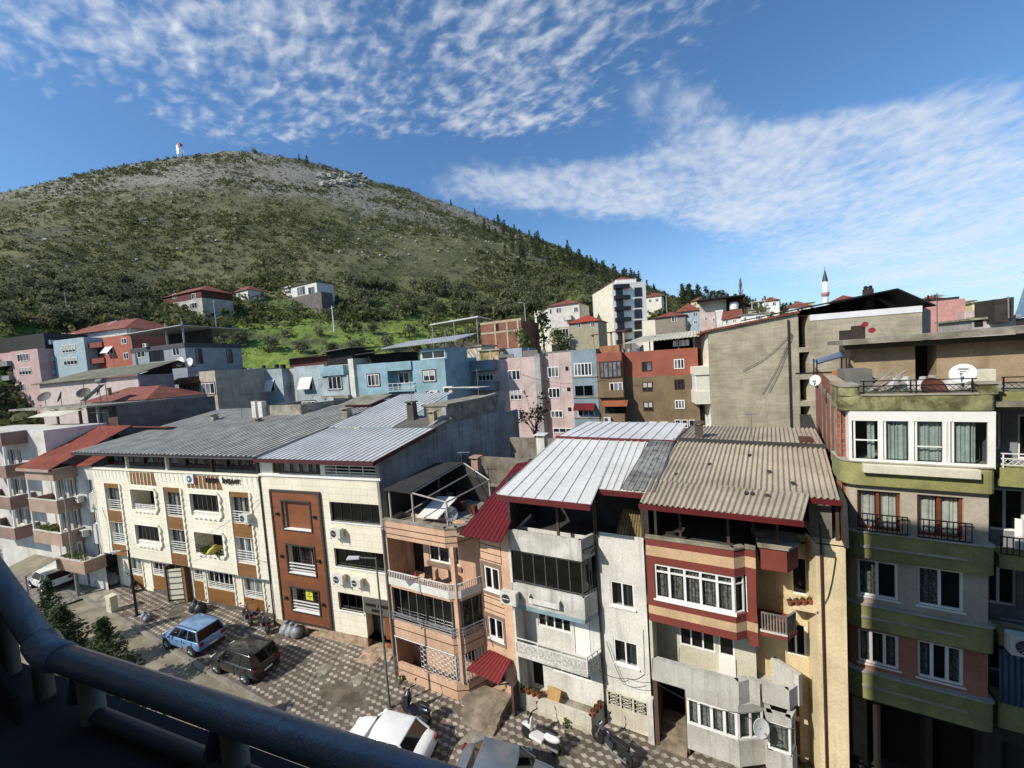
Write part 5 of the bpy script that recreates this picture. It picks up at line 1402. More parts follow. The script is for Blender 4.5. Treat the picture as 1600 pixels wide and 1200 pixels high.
h = [Hh(Fp, zP, 260, q) for q in (560, 622, 695, 742)]
sec(PK, Fp, xs[1], xs[2], -.1, 1.3, h[1], h[0], gb_, 'balcony'); sec(PK, Fp, xs[1], xs[2] + .1, -.1, 1.3, h[3], h[2], gb_, 'balcony')
win2(PK, Fp, R4(zP, 262, 632, 358, 680), 4, 1.3); win2(PK, Fp, R4(zP, 330, 760, 358, 800), 1, 1.3)
for r in ((443, 620, 522, 677), (455, 743, 532, 798), (510, 865, 545, 922)): win2(PK, Fp, R4(zP, *r), 3 if r[0] < 500 else 1, 0)
for r in ((685, 600, 757, 660), (690, 728, 765, 786), (705, 865, 780, 907), (718, 970, 840, 1000)): win2(PK, Fp, R4(zP, *r), 3, .3)
for r in ((794, 597, 812, 619), (804, 724, 824, 744), (810, 845, 830, 866)): win2(PK, Fp, R4(zP, *r), 1, .3, dark, .02, dark)
sec(PK, Fp, xs[7], xs[8], -.5, 9, 0, zt + .4, gb_, 'bay_wall')
win2(PK, Fp, R4(zP, 845, 578, 958, 650), 5, -.5, fw=.1); win2(PK, Fp, R4(zP, 850, 712, 966, 775), 2, -.5, gb_, .06, dglass); win2(PK, Fp, R4(zP, 868, 850, 972, 900), 3, -.5)
u0, u1, h0, h1 = Fp.rect(*R4(zP, 850, 822, 978, 852), -.5)
b = MB(); b.face([(u0, -.52, h1), (u1, -.52, h1), (u1 + .05, -1.5, h0 - .1), (u0, -1.5, h0 - .1)]); b.build('awning', redsheet, PK, sol=.04)
for hh in (Hh(Fp, zP, 900, 655, -.5), Hh(Fp, zP, 900, 780, -.5), Hh(Fp, zP, 900, 905, -.5)): sec(PK, Fp, xs[7] - .05, xs[8], -.62, -.5, hh - .12, hh, M('cement_lip', '#a9a291'), 'ledge')
b = MB()
for a0, a1, z_ in ((xs[4] - 2.5, xs[4] - .2, .9), (xs[5] + .2, xs[6] + 3, .5), (xs[2], xs[3], .6)): b.box(a0, a1, 2, 2.2, zt, zt + z_); b.cut()
b.build('roof_parapet', M('grey_block', '#6f6e68'), PK); clutter(PK, xs[1], xs[6], 2.5, zt, 9, [cement, metal, beige, white], 1.4)
# red and brown house
rr_ = M('red_paint_render', '#9a5845', .9, .12, .5, streak=.2, dirt='#6b4334')
br_ = M('raw_brown_render', '#7d6a50', .92, .16, .6, streak=.22, dirt='#54462f')
RD = Fp.root(APT, 'house painted red above raw brown render with brown glazed bay', CAT)
xs = [U(Fp, zP, q, 600) for q in (990, 1142, 1605)]
zt2 = Hh(Fp, zP, 1300, 500); zm = Hh(Fp, zP, 1300, 660)
sec(RD, Fp, xs[1], xs[2], .9, 10, 0, zm, br_); sec(RD, Fp, xs[1], xs[2], .9, 10, zm, zt2, rr_, 'upper_wall')
sec(RD, Fp, xs[0], xs[1], -.5, .9, Hh(Fp, zP, 1070, 565, -.5), zt2 + .1, rr_, 'bay_head'); sec(RD, Fp, xs[0], xs[1], -.45, 9, 0, Hh(Fp, zP, 1070, 565, -.5) - .01, br_, 'bay_wall')
win2(RD, Fp, R4(zP, 998, 567, 1137, 660), 5, -.5, brownf, .11, blind2)
hh = [Hh(Fp, zP, 1070, q, -.5) for q in (685, 745, 782, 830, 882)]
sec(RD, Fp, xs[0] + .05, xs[1] + .1, -1.0, -.45, hh[2], hh[1] + .1, br_, 'balcony'); win2(RD, Fp, R4(zP, 1062, 695, 1145, 745), 3, -.46)
u0, u1, h0, h1 = Fp.rect(*R4(zP, 1022, 805, 1177, 832), -.5)
b = MB(); b.face([(u0, -.5, h1), (u1, -.5, h1), (u1, -1.6, h0), (u0, -1.6, h0)]); b.build('awning', M('orange_tiles', '#935434', .8, .2), RD, sol=.05)
sec(RD, Fp, xs[0] + .4, xs[1] + .1, -1.1, -.45, hh[4] - .9, hh[4], br_, 'balcony'); win2(RD, Fp, R4(zP, 1035, 835, 1165, 880), 2, -.46, dark, .05, blind)
for r in ((1257, 567, 1322, 622), (1455, 552, 1520, 608), (1262, 690, 1327, 746), (1457, 674, 1520, 733), (1268, 810, 1330, 866), (1462, 800, 1523, 852)): win2(RD, Fp, R4(zP, *r), 2 if r[0] < 1400 else 3, .9, brownf if r[0] < 1400 or 600 < r[1] < 700 else white)
for x in (1180, 1240, 1300, 1370): win2(RD, Fp, R4(zP, x, 932, x + 50, 962), 2, .9)
for x in (1460, 1503, 1546): win2(RD, Fp, R4(zP, x, 920, x + 38, 970), 1, .9, white, .07, dark)
b = MB(); b.sheet((xs[1] + .3, .2, zt2 + 1.1), (xs[2] + .2, -.3, zt2 + 1.3), (xs[2] + .2, 6, zt2 + 2.2), (xs[1] + 2, 6, zt2 + 2.0), .4, .04); b.build('roof', M('ivory_sheet', '#c9c2aa', .6, .15), RD, sol=.06)
b = MB()
for x in (xs[1] + 1, xs[1] + 3.2, xs[2] - 2, xs[2] - .3): b.box(x - .07, x + .07, 1.0, 1.15, zt2, zt2 + 1.4); b.cut()
b.build('post', metal, RD)
sec(RD, Fp, xs[1] + 3.4, xs[2] - .4, 4, 4.2, zt2, zt2 + 1.8, dark, 'attic_wall'); clutter(RD, xs[1], xs[1] + 3, 1.2, zt2, 6, [white, cement, metal, beige], .8)
b = MB()
for k in range(4): x = xs[2] - 2.6 + .45 * k; b.box(x, x + .4, 1.3, 1.33, zt2 + .3, zt2 + 1.0); b.cut()
b.build('hanging_cloth', white, RD)
sec(RD, Fp, xs[0] + .2, xs[1] - .4, 1, 3, zt2, zt2 + 1.0, M('orange_shed', '#9c6a45', .8, .2), 'shed')
b = MB(); b.sheet((xs[0] - 1.2, 2, zt2 + 2.6), (xs[1] + .3, 2, zt2 + 2.8), (xs[1] + .3, 5, zt2 + 3.1), (xs[0] - 1.2, 5, zt2 + 2.8), .3, .04); b.build('pergola_roof', redsheet, RD, sol=.05)
b = MB()
for x in (xs[0] - .9, xs[0] + 1.5, xs[1]): b.box(x - .12, x + .12, 2.2, 2.45, zt2, zt2 + 2.7); b.cut()
b.build('post', M('tan_render', '#a98f7c'), RD)

# grey plaster flank building
zG = Zm(1000, 400, 4)
Fg = Fr(at(1107, 525, 42), 12.5, 'p')
rawp = M('raw_plaster', '#b9ad93', .95, .17, .45, streak=.25, dirt='#5b5445', bump=.7, bscale=5, hb=.2)
GP = Fg.root(APT, 'bare grey-brown plaster flank of a cream apartment house with red tiled verge', CAT)
u1, u2, u3 = Fg.q(1249, 600)[0], Fg.q(1268, 600)[0], Fg.q(1441, 500)[0]
hL, hR = Fg.q(1107, 519)[1], Fg.q(1249, 489)[1]
hT = Fg.q(1300, 490)[1]
b = MB(); b.prism([(0, 0), (u1, 0), (u1, hR), (0, hL)], lambda a, d, h: (a, d, h), 0, .3)
b.build('flank_wall', rawp, GP)
b = MB()
slots = [Fg.rect(*R4(zG, 1000, q0, 1062, q1)) for q0, q1 in ((372, 568), (602, 738), (772, 906), (940, 1070))]
b.wall(FR, u1, u3, 0, hT, [(u1 + .05, u2 - .1, s_[2], s_[3], 1.6) for s_ in slots], 1.5, d=.02); b.build('stair_wall', [rawp, dark], GP)
sec(GP, Fg, u2, u3, -.03, .02, hT - .55, hT + .05, white, 'whitewash_band')
b = MB(); b.face([(u3, .02, 0), (u3 + 4.5, 6, 0), (u3 + 4.5, 6, hT - .2), (u3, .02, hT)]); b.build('end_wall', M('raw_plaster_grey', '#7f7a6c', .95, .2, .6, streak=.2), GP)
b = MB(); b.hexa([(-.5, -.25, hL - .02), (u1 + .1, -.25, hR - .02), (u1 + .1, 5, hR - .5), (-1.2, 5, hL - .5), (-.5, -.25, hL + .2), (u1 + .1, -.25, hR + .2), (u1 + .1, 5, hR - .3), (-1.2, 5, hL - .3)]); b.build('roof', tileroof, GP)
pkx, pkh = Fg.q(1358, 459, 4)
b = MB(); ux, hx = Fg.q(1232, 485, .5); rx, rh_ = Fg.q(1445, 478, .5); qx, qh = Fg.q(1530, 489, 4)
for A_, B_ in (((ux - 1.0, -.3, hR + .25), (pkx, -.3, pkh - .1)), ((pkx, -.3, pkh - .1), (rx + .4, -.3, rh_ - .05))):
    b.face([A_, B_, (B_[0] - .5, 11, B_[2] + .1), (A_[0] - .5, 11, A_[2] + .1)])
b.build('gable_roof', M('black_sheet', '#1c1b1a', .6), GP, sol=.12)
b = MB(); b.prism([(u1 + .2, hT), (u3, hT), (u3, rh_ - .2), (pkx, pkh - .3), (u1 + .2, hR + .3)], lambda a, d, h: (a, d, h), 3.5, 3.7); b.build('attic_wall', dark, GP)
chimney(GP, pkx - .9, 2.5, hT, pkh + .35, .65, M('brown_flue', '#3f2c25', .8), False)
b = MB()
for q in (-.2, .2): b.lathe([(.16, 0), (.18, .25), (.08, .35)], 10, (pkx - .9 + q, 2.5, pkh + .35))
b.build('chimney_pot', black, GP)
LP = Pl((-.0, 9), (-.0, 0))      # cream street front on the left flank
crm = M('cream_render', '#ded7c2', .85, .08, .5, streak=.1)
b = MB(); b.face([(0, 9, 0), (0, 0, 0), (0, 0, hL), (0, 9, hL + .5)]); b.build('front_wall', crm, GP)
for hz0, hz1 in ((8.8, 10.8), (5.8, 7.4)):
    b = MB()
    for a0, a1, o_ in ((4.0, 9.0, 1.3),): b.pbox(LP, a0, 9.0, -o_, 0, hz0 - 1.2, hz0 - .1)
    b.build('balcony', crm, GP)
zo1, zo0 = Hh(Fg, zG, 428, 690), Hh(Fg, zG, 428, 925)
b = MB(); b.pbox(LP, .15, 8.9, -1.5, -.02, zo0, zo0 + 1.4); b.pbox(LP, .15, 8.9, -1.5, -.02, zo1 - .9, zo1); b.pbox(LP, .3, 8.75, -1.35, -.02, zo0 + 1.4, zo1 - .9); b.build('oriel', crm, GP)
win3(GP, Pl((-1.35, 9), (-1.35, 0)), 5.0, 8.6, zo0 + 1.45, zo1 - .95, 6); win3(GP, Pl((-1.35, 9), (-1.35, 0)), .6, 4.6, zo0 + 1.45, zo1 - .95, 6)
for hz0 in (8.9, 14.6):
    win3(GP, LP, 6.2, 8.3, hz0, hz0 + 1.3, 4); win3(GP, LP, 2.5, 4.5, hz0, hz0 + 1.3, 3)
wires = MB()
for (x0, y0, x1, y1) in ((945, 480, 640, 715), (945, 485, 760, 860), (950, 490, 800, 850)):
    p0, p1 = Fg.q(*zG(x0, y0)), Fg.q(*zG(x1, y1)); pts = []
    for k in range(9):
        t_ = k / 8; pts.append((p0[0] + (p1[0] - p0[0]) * t_, -.12, p0[1] + (p1[1] - p0[1]) * t_ - .5 * math.sin(math.pi * t_)))
    wires.tube(pts, .025, 4); wires.cut()
wires.tube([(u1 - .9, -.1, hR - .6), (u1 - .85, -.1, 2)], .09, 6); wires.build('cable', black, GP)

# left middle row
zL = Zm(0, 430, 1600 / 360)
def simple(label, anchor, deg, L, R, top, dep, mat, wins=(), par=None, name=APT, cat=CAT, z=zL, border=None, base=0.0, v=0.0, fm=None):
    F = Fr(at(*z(*anchor[:2]), anchor[2]), deg, 'p')
    r = F.root(name, label, cat)
    u0, u1 = U(F, z, L, anchor[1]), U(F, z, R, anchor[1]); h1 = Hh(F, z, (L + R) / 2, top)
    body(r, u0, u1, 0, dep, base, h1, mat, par=par)
    for w_ in wins: win2(r, F, R4(z, *w_[:4]), w_[4] if len(w_) > 4 else 2, 0, fm, border=border)
    return r, F, u0, u1, h1
pinkl = M('rose_render', '#c4a5a0', .88, .12, .5, streak=.15)
r, F, u0, u1, h1 = simple('rose pink house with dark attic at the left edge below the hill', (75, 540, 80), 12, 75, 262, 520, 9, pinkl, [(118, 550, 207, 592, 4), (130, 645, 222, 687, 4), (112, 758, 178, 802, 2)])
sec(r, F, u0 - 8, u0, .8, 9, 0, h1, pinkl); sec(r, F, u0 - 8, u1, 1.2, 8, h1, h1 + 3.2, M('black_sheet', '#1c1b1a'), 'attic_wall')
for y in (600, 700): hh = Hh(F, zL, 30, y); sec(r, F, u0 - 6, u0 - .1, -.7, .8, hh - 1, hh, M('greyish_rail', '#8a8d90', .8), 'balcony')
win2(r, F, R4(zL, 0, 768, 66, 812), 3, .8)
r, F, u0, u1, h1 = simple('pale grey-blue house with stacked shaded balconies beside the rose house', (375, 500, 79), 12, 372, 588, 442, 9, M('grey_blue_render', '#9fb0b6', .88, .1), [(428, 488, 528, 532, 4), (440, 578, 542, 618, 4)])
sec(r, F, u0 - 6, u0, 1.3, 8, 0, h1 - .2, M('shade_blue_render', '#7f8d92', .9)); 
for y in (455, 575, 665): hh = Hh(F, zL, 300, y); sec(r, F, u0 - 5.6, u0 - .6, -.1, 1.3, hh - .9, hh, M('grey_blue_render', '#9fb0b6'), 'balcony')
r, F, u0, u1, h1 = simple('orange-red house with a white window awning below the tiled hip roof', (735, 500, 76), 12, 722, 915, 420, 9, M('orange_red_render', '#a85f4b', .88, .12, streak=.1), [(842, 440, 884, 476, 2), (858, 540, 898, 582, 2)])
tilt_awn(r, F, R4(zL, 733, 500, 792, 542), 0, out=1.0); sec(r, F, u0 - 6, u0, 1.2, 9, 0, h1 - .8, M('orange_red_render', '#a85f4b'))
for y in (470, 580): hh = Hh(F, zL, 650, y); sec(r, F, u0 - 5.6, u0 - .1, -.2, 1.2, hh - 1, hh, M('brick_red_render', '#85483d', .9), 'balcony')
win2(r, F, R4(zL, 600, 500, 715, 555), 3, 1.2, dark, .1, blind)
F = Fr(at(*zL(640, 410), 88), 12, 'p'); r = F.root('house', 'house with broad tiled hip roof and white ridge behind the orange-red house', 'house')
u0, u1 = U(F, zL, 400, 400), U(F, zL, 880, 400); zz_ = Hh(F, zL, 640, 400); body(r, u0, u1, 0, 12, 0, zz_, offw); hip(r, u0, u1, 0, 12, zz_, 3.4, .8)
for x in (430, 500, 800): win2(r, F, R4(zL, x, 405, x + 30, 440), 1, 0)
b = MB(); b.hexa([((u0 + u1) / 2 - .3, 2.5, zz_ + 1.4), ((u0 + u1) / 2, 2.5, zz_ + 1.4), ((u0 + u1) / 2 - 1.7, 6, zz_ + 3.3), ((u0 + u1) / 2 - 2, 6, zz_ + 3.3), ((u0 + u1) / 2 - .3, 2.5, zz_ + 1.6), ((u0 + u1) / 2, 2.5, zz_ + 1.6), ((u0 + u1) / 2 - 1.7, 6, zz_ + 3.5), ((u0 + u1) / 2 - 2, 6, zz_ + 3.5)]); b.build('ridge_cap', white, r)
# dark grey modern block
F = Fr(at(*zL(1290, 560), 66), 10, 'p'); r = F.root(APT, 'dark grey and silver modern block with open roof terrace under a thin shed roof', CAT)
silver = M('silver_render', '#8d949b', .7, .1, streak=.05); dgrey = M('charcoal_render', '#3e4146', .7, .1)
uL = U(F, zL, 915, 560); h5, h6 = Hh(F, zL, 1290, 500), Hh(F, zL, 1290, 468)
body(r, uL, 0, 0, 10, 0, h5, silver); sec(r, F, uL - .1, .1, -.1, 10.1, h5, h6, dgrey, 'band')
for w_ in ((950, 512, 1012, 568, 2), (1198, 503, 1252, 556, 2), (1030, 500, 1142, 592, 3)): win2(r, F, R4(zL, *w_[:4]), w_[4], 0, white if w_[0] != 1030 else dark, gl=blind)
sec(r, F, uL + 1, uL + 1.5, -.06, 0, 4, h5, dgrey, 'stripe'); RP = Pl((0, 0), (0, 10))
for a in (1.6, 7.0): win3(r, RP, a, a + 1.1, h5 - 2.9, h5 - .2, 1, dgrey, .08)
ht = Hh(F, zL, 900, 412); b = MB(); b.face([(uL - 1.2, -.8, ht), (.8, -.8, ht + .35), (1.2, 11, ht + .25), (uL - 1, 11, ht)]); b.build('roof', whiteroof, r, sol=.1)
b = MB()
for x in (uL + .2, -4.5, -.3): b.box(x - .1, x + .1, .1, .3, h6, ht + 1.2); b.cut()
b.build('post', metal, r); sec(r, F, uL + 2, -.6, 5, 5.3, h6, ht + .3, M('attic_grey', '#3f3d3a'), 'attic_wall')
# long house with corrugated roof
F = Fr(at(*zL(958, 720), 53), 8, 'p'); r = F.root(APT, 'long pinkish house with a big mossy corrugated roof', CAT)
uL = U(F, zL, 270, 740); hE = Hh(F, zL, 900, 700)
body(r, uL, 0, 0, 4.2, 0, hE, M('dusty_pink_render', '#c3b3aa', .88, .1, streak=.15))
sec(r, F, 0, .1, .05, 4.2, 0, hE - .05, M('grey_mauve_render', '#8e8688', .88, .12), 'side_wall')
rx_ = U(F, zL, 1110, 600, 7)
b = MB(); b.sheet((uL - 1, -.6, hE - .1), (.5, -.6, hE + .15), (1.0, 4.4, hE + 1.9), (uL + 4, 4.4, hE + 1.7), .3, .04, rows=3, jit=.6); b.face([(1.0, 4.42, hE + 1.9), (uL + 4, 4.42, hE + 1.7), (uL, 7, hE + .9), (.8, 7, hE + .9)]); b.build('roof', M('mossy_fibre_cement', '#918d79', .92, .22, .5, streak=.2), r, sol=.05)
b = MB(); b.face([(0.02, 0, hE), (.02, 4.2, hE), (.02, 4.2, hE + 1.7)]); b.build('gable', dark, r)
SP = Pl((.1, 0), (.1, 4.2))
win3(r, SP, .3, 2.1, hE - 3.0, hE - 1.5, 3, fm=brownf); win3(r, SP, 1.3, 2.3, hE - 6, hE - 4.2, 2)
# balcony house next to it
F2 = Fr(at(*zL(1390, 760), 57.5), 5, 'p'); r = F2.root(APT, 'stained beige house with brown awning and shaded corner balconies', CAT)
uL = U(F2, zL, 1172, 760); hT_ = Hh(F2, zL, 1450, 665); sec(r, F2, uL, 0, 1.3, 10, 0, Hh(F2, zL, 1300, 715), M('stained_beige', '#b5ab98', .9, .15, streak=.3)); sec(r, F2, 0, U(F2, zL, 1500, 760), .0, 10, 0, hT_, M('stained_beige', '#b5ab98'))
win2(r, F2, R4(zL, 1400, 752, 1497, 822), 3, 0, border=brownf); win2(r, F2, R4(zL, 1255, 920, 1338, 992), 3, 1.3); win2(r, F2, R4(zL, 1250, 770, 1385, 830), 4, 1.3, dark, .06)
u0_, u1_, h0_, h1_ = F2.rect(*R4(zL, 1172, 722, 1395, 752)); b = MB(); b.face([(u0_, 1.2, h1_), (u1_, 1.2, h1_ + .2), (u1_ - .2, -.6, h0_ + .2), (u0_, -.6, h0_)]); b.build('awning', M('brown_tiles', '#7d4a30', .8, .2), r, sol=.06)
for y in (850, 905): hh = Hh(F2, zL, 1280, y); sec(r, F2, uL, -.1, 0, 1.3, hh - .3, hh + .5, M('stained_beige', '#b5ab98'), 'balcony')
clutter(r, uL, 1.5, 2.5, hT_ - 1.0, 6, [white, metal, cement, black], .9)
# small grey house with tiled hip roof
F3 = Fr(at(*zL(1028, 900), 44), 8, 'p'); r = F3.root('house', 'small pale grey house with an old orange tiled hip roof', 'house')
uL = U(F3, zL, 640, 900); hh = Hh(F3, zL, 900, 868); body(r, uL, 0, 0, 6, 0, hh, M('light_grey_render', '#a6a8aa', .88, .1)); hip(r, uL - 1.5, 0, 0, 6, hh, 1.5, .4)
win2(r, F3, R4(zL, 808, 890, 892, 970), 2, 0)
for (u_, y_) in ((uL + 1.2, 1.2), (uL - .6, 2.0)): chimney(r, u_, y_, hh, hh + 1.4, .35, cement)
# ------------------------------------------------------------------ houses on the slope and in the far town
def hillhouse(label, z, base, xl, xr, top, dep, mat, deg=0, wins=(), rise=1.6, roof='hip', r0=60, cat='house', name='house', rmat=None, dist=None, ov=.5, lower=None):
    bx, by = z(*base)
    P_ = hit(bx, by, r0) if dist is None else at(bx, by, dist)
    F = Fr(P_, deg, 'p'); r = F.root(name, label, cat)
    u0, u1 = F.q(*z(xl, base[1]))[0], F.q(*z(xr, base[1]))[0]; h1 = F.q(*z((xl + xr) / 2, top))[1]
    hb = P_.z - 5
    if lower:
        hm = F.q(*z((xl + xr) / 2, lower[0]))[1]
        body(r, u0, u1, 0, dep, hb, hm, lower[1]); b = MB(); b.box(u0 - .02, u1 + .02, -.02, dep, hm, h1); b.build('upper_wall', mat, r)
    else: body(r, u0, u1, 0, dep, hb, h1, mat)
    if roof == 'hip': hip(r, u0, u1, 0, dep, h1, rise, ov, rmat)
    elif roof == 'flat':
        b = MB(); b.box(u0 - .3, u1 + .3, -.3, dep + .3, h1, h1 + .25); b.build('roof', rmat or cement, r)
    for w_ in wins: win2(r, F, R4(z, *w_[:4]), w_[4] if len(w_) > 4 else 2, 0 if not lower else -.02, w_[5] if len(w_) > 5 else white, .08, w_[6] if len(w_) > 6 else None)
    return r, F, u0, u1, h1
z3 = Zm(0, 220, 4); z4h = Zm(400, 220, 4)
maroon = M('maroon_render', '#5c2f29', .9, .15)
greyw2 = M('dirty_white_render', '#b4b0a4', .9, .2, .5, streak=.2)
r, F, u0, u1, h1 = hillhouse('maroon and grey two-storey house with tiled roof in the trees on the lower slope', z3, (1150, 1078), 1030, 1272, 955, 9, maroon, 5, [(1078, 958, 1104, 984, 2), (1196, 958, 1226, 984, 2), (1068, 1018, 1122, 1044, 3), (1184, 1018, 1234, 1044, 3)], 2.6, lower=(1002, greyw2))
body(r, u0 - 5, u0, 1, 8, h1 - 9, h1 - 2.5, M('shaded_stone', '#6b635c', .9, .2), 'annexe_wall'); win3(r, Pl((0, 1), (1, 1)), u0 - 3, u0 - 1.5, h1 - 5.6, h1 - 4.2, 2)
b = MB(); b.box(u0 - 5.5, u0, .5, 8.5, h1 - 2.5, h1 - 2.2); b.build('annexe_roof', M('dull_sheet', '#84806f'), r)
r, F, u0, u1, h1 = hillhouse('small whitewashed cottage with a bright tiled roof beside a blue shed', z3, (1490, 985), 1425, 1552, 945, 6, M('white_flue', '#d8d4ca'), 0, [(1445, 955, 1465, 975, 1), (1490, 955, 1505, 980, 1, brownf)], 2.2)
b = MB(); b.box(u0 - 3, u0 - .4, 0, 2, h1 - 8, h1 - 1.2); b.build('outhouse', M('blue_sheet_bright', '#2f6aa6'), r)
r, F, u0, u1, h1 = hillhouse('long white bungalow with dark flat roof standing on a shaded stone terrace', z4h, (260, 1000), 105, 388, 912, 7, M('white_flue', '#d8d4ca'), 0, [(178, 915, 220, 950, 2), (255, 918, 310, 960, 3), (325, 918, 370, 955, 2)], 1, 'flat', rmat=M('dark_fascia', '#2c2622'))
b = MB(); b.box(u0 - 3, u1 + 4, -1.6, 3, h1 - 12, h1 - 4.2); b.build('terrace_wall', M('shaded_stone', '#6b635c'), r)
zK = Zm(660, 480, 1600 / 300)
F = Fr(at(*zK(700, 330), 80), 0, 'p'); r = F.root('house', 'unfinished red brick house with pale concrete frame', 'house')
u0, u1 = U(F, zK, 497, 330), U(F, zK, 836, 330); hA, hB, hC = Hh(F, zK, 660, 130), Hh(F, zK, 660, 205), Hh(F, zK, 660, 345)
body(r, u0, u1, 0, 9, 2, hA, M('hollow_brick_far', '#93503c', .9, .15, 1.0, kind='brick', bump=.3, col2='#8f7f6c'))
b = MB(); b.box(u0 - .05, u1 + .05, -.08, .05, hA, hA + .5); b.cut(); b.box(u0 - .05, u1 + .05, -.08, 0, hB - .2, hB + .2)
for x in (608, 708, 800): xx = U(F, zK, x, 200); b.cut(); b.box(xx - .2, xx + .2, -.1, 0, hC - 6, hA)
b.build('concrete_frame', M('sand_coping', '#b5a287'), r)
win2(r, F, R4(zK, 612, 140, 636, 200), 1, 0, dark, .05, dark, nm='doorway')
b = MB()
for k in range(16): x = u0 + 1.2 + (u1 - u0 - 1.6) * k / 16; b.tube([(x, .2, hA), (x + random.uniform(-.3, .3), .2, hA + random.uniform(.6, 1.3))], .03, 3)
b.build('rebar', M('rust_sheet', '#5a3524'), r)
r, F, u0, u1, h1 = hillhouse('three-storey white house with red hip roof on the slope above the brick house', zP, (760, 345), 690, 885, 218, 9, M('pale_house_render', '#cbc5bb', .88, .12), 0, [(737, 240, 772, 268, 2), (845, 235, 872, 262, 2), (695, 245, 712, 275, 1), (780, 290, 805, 318, 2)], 1.8, dist=102)
sec(r, F, u0 - 4.5, u0, 1.5, 8, 12, h1 - .5, M('cream_render', '#ded7c2')); b = MB(); b.box(u0 + 5, u1 - 2, -1.2, 0, h1 - 4.2, h1 - 3.0); b.build('balcony', M('pale_house_render', '#cbc5bb'), r)
win3(r, Pl((0, 1.5), (1, 1.5)), u0 - 4, u0 - 2.6, h1 - 3.8, h1 - 2, 1, gl=blind); win3(r, Pl((0, 1.5), (1, 1.5)), u0 - 2.1, u0 - .7, h1 - 3.8, h1 - 2, 1, gl=blind)
r, F, u0, u1, h1 = hillhouse('tan house with bright red hip roof and glazed corner, just left of the white tower', zP, (910, 430), 822, 998, 325, 8, M('olive_tan_render', '#a09a80', .9, .12), 0, [(858, 330, 888, 360, 2), (948, 326, 976, 356, 2)], 1.9, dist=86, rmat=M('bright_tiles', '#b5472b', .8, .2, kind='tile'))
sec(r, F, u0 - 4.6, u0, .6, 7, 10, h1 - .6, M('olive_tan_render', '#a09a80')); win3(r, Pl((0, .6), (1, .6)), u0 - 4.2, u0 - .4, h1 - 2.6, h1 - .9, 5, fw=.08); win3(r, Pl((0, .6), (1, .6)), u0 - 2.2, u0 - .6, h1 - 5.6, h1 - 3.8, 1, dark, gl=dark)
# white tower block
zT = Zm(680, 420, 1600 / 410)
F = Fr(at(*zT(1190, 480), 98), 33, 'p'); r = F.root(APT, 'tall white apartment tower with black balconies and black windows', CAT)
u0, u1 = U(F, zT, 1090, 300), U(F, zT, 1293, 300); hT_ = Hh(F, zT, 1200, 82)
tw = M('tower_white', '#e4e2db', .8, .05); sec(r, F, u0, u1, 0, 16, 6, hT_, tw)
b = MB(); b.face([(u0 - .02, 0, 6), (u0 - .02, 0, hT_), (u0 - .02, 16, hT_), (u0 - .02, 16, 6)]); b.build('side_wall', M('tower_cream', '#dcd6c2', .8, .1, streak=.1), r)
hip(r, u0 + 1.5, u1 - 1.5, 2, 13, hT_ + 1.0, 1.4, .5); sec(r, F, u0 + 1.5, u1 - 2, 1, 10, hT_, hT_ + 1.0, tw, 'penthouse_wall')
b = MB(); blk_ = M('black_balcony', '#1d1f22', .5, .1)
for k in range(6):
    y = 95 + k * 67; hh = Hh(F, zT, 1140, y); ux0, ux1 = U(F, zT, 1096, 300), U(F, zT, 1186, 300)
    b.box(ux0, ux1, -1.1, -.02, hh - 1.1, hh - .1); b.cut()
    if k: win3(r, FR, ux0 + .5, ux1 - 1.5, hh, hh + 1.9, 2, blk_, .08, blind)
b.build('balcony', blk_, r)
for k in range(5): win2(r, F, R4(zT, 1214, 115 + 66.5 * k, 1262, 168 + 66.5 * k), 2, 0, blk_, .1, blind)
zQ = Zm(1040, 440, 1600 / 240)
r, F, u0, u1, h1 = hillhouse('brown-grey house with low orange hip roof right of the white tower', zT, (1420, 420), 1345, 1530, 290, 9, M('brown_grey_render', '#8b8172', .9, .12), 0, [(1440, 292, 1475, 320, 2)], 1.3, dist=88)
sec(r, F, u0 - 3, u0, .8, 8, 8, h1 - .3, M('cream_render', '#ded7c2'))
r, F, u0, u1, h1 = hillhouse('grey-blue house with steep red hip roof behind the brown-grey house', zQ, (330, 440), 120, 358, 308, 9, M('grey_blue_render', '#9fb0b6'), 0, [(285, 318, 335, 360, 2), (292, 408, 328, 438, 2)], 2.6, dist=108)
r, F, u0, u1, h1 = hillhouse('pink and white block with dark canopy roof below the bare poplar', zQ, (440, 480), 358, 525, 320, 9, M('pale_pink_render', '#c6aba4'), 0, [(405, 370, 440, 402, 2), (490, 366, 515, 412, 1)], .5, 'none', dist=95)
sec(r, F, u1, U(F, zQ, 602, 400), .2, 8, 8, h1 + .3, M('white_flue', '#d8d4ca')); b = MB(); b.box(u0 - .5, U(F, zQ, 840, 400), -.5, 8, h1 + 3.0, h1 + 3.25); b.build('roof', dark, r)
sec(r, F, u0, u0 + 6, 3, 7, h1, h1 + 3, M('dirty_white_render', '#b4b0a4'), 'attic_wall'); sec(r, F, U(F, zQ, 610, 400), U(F, zQ, 830, 400), 4, 7, h1 - 4, h1 + 2.9, M('maroon_render', '#5c2f29'), 'attic_wall')
b = MB(); b.lathe([(.9, 0), (1.0, 1.2), (.7, 1.7)], 12, (U(F, zQ, 722, 400), 2, h1 + .2)); b.build('water_tank', white, r)
b = MB()
for k in range(5): x = u0 + .6 + k * 1.4; b.lathe([(.55, 0), (.55, 1.0), (.4, 1.3)], 8, (x, 5, h1 + 3.3)); b.cut()
b.build('water_barrel', M('dark_barrel', '#262a2c', .6), r)
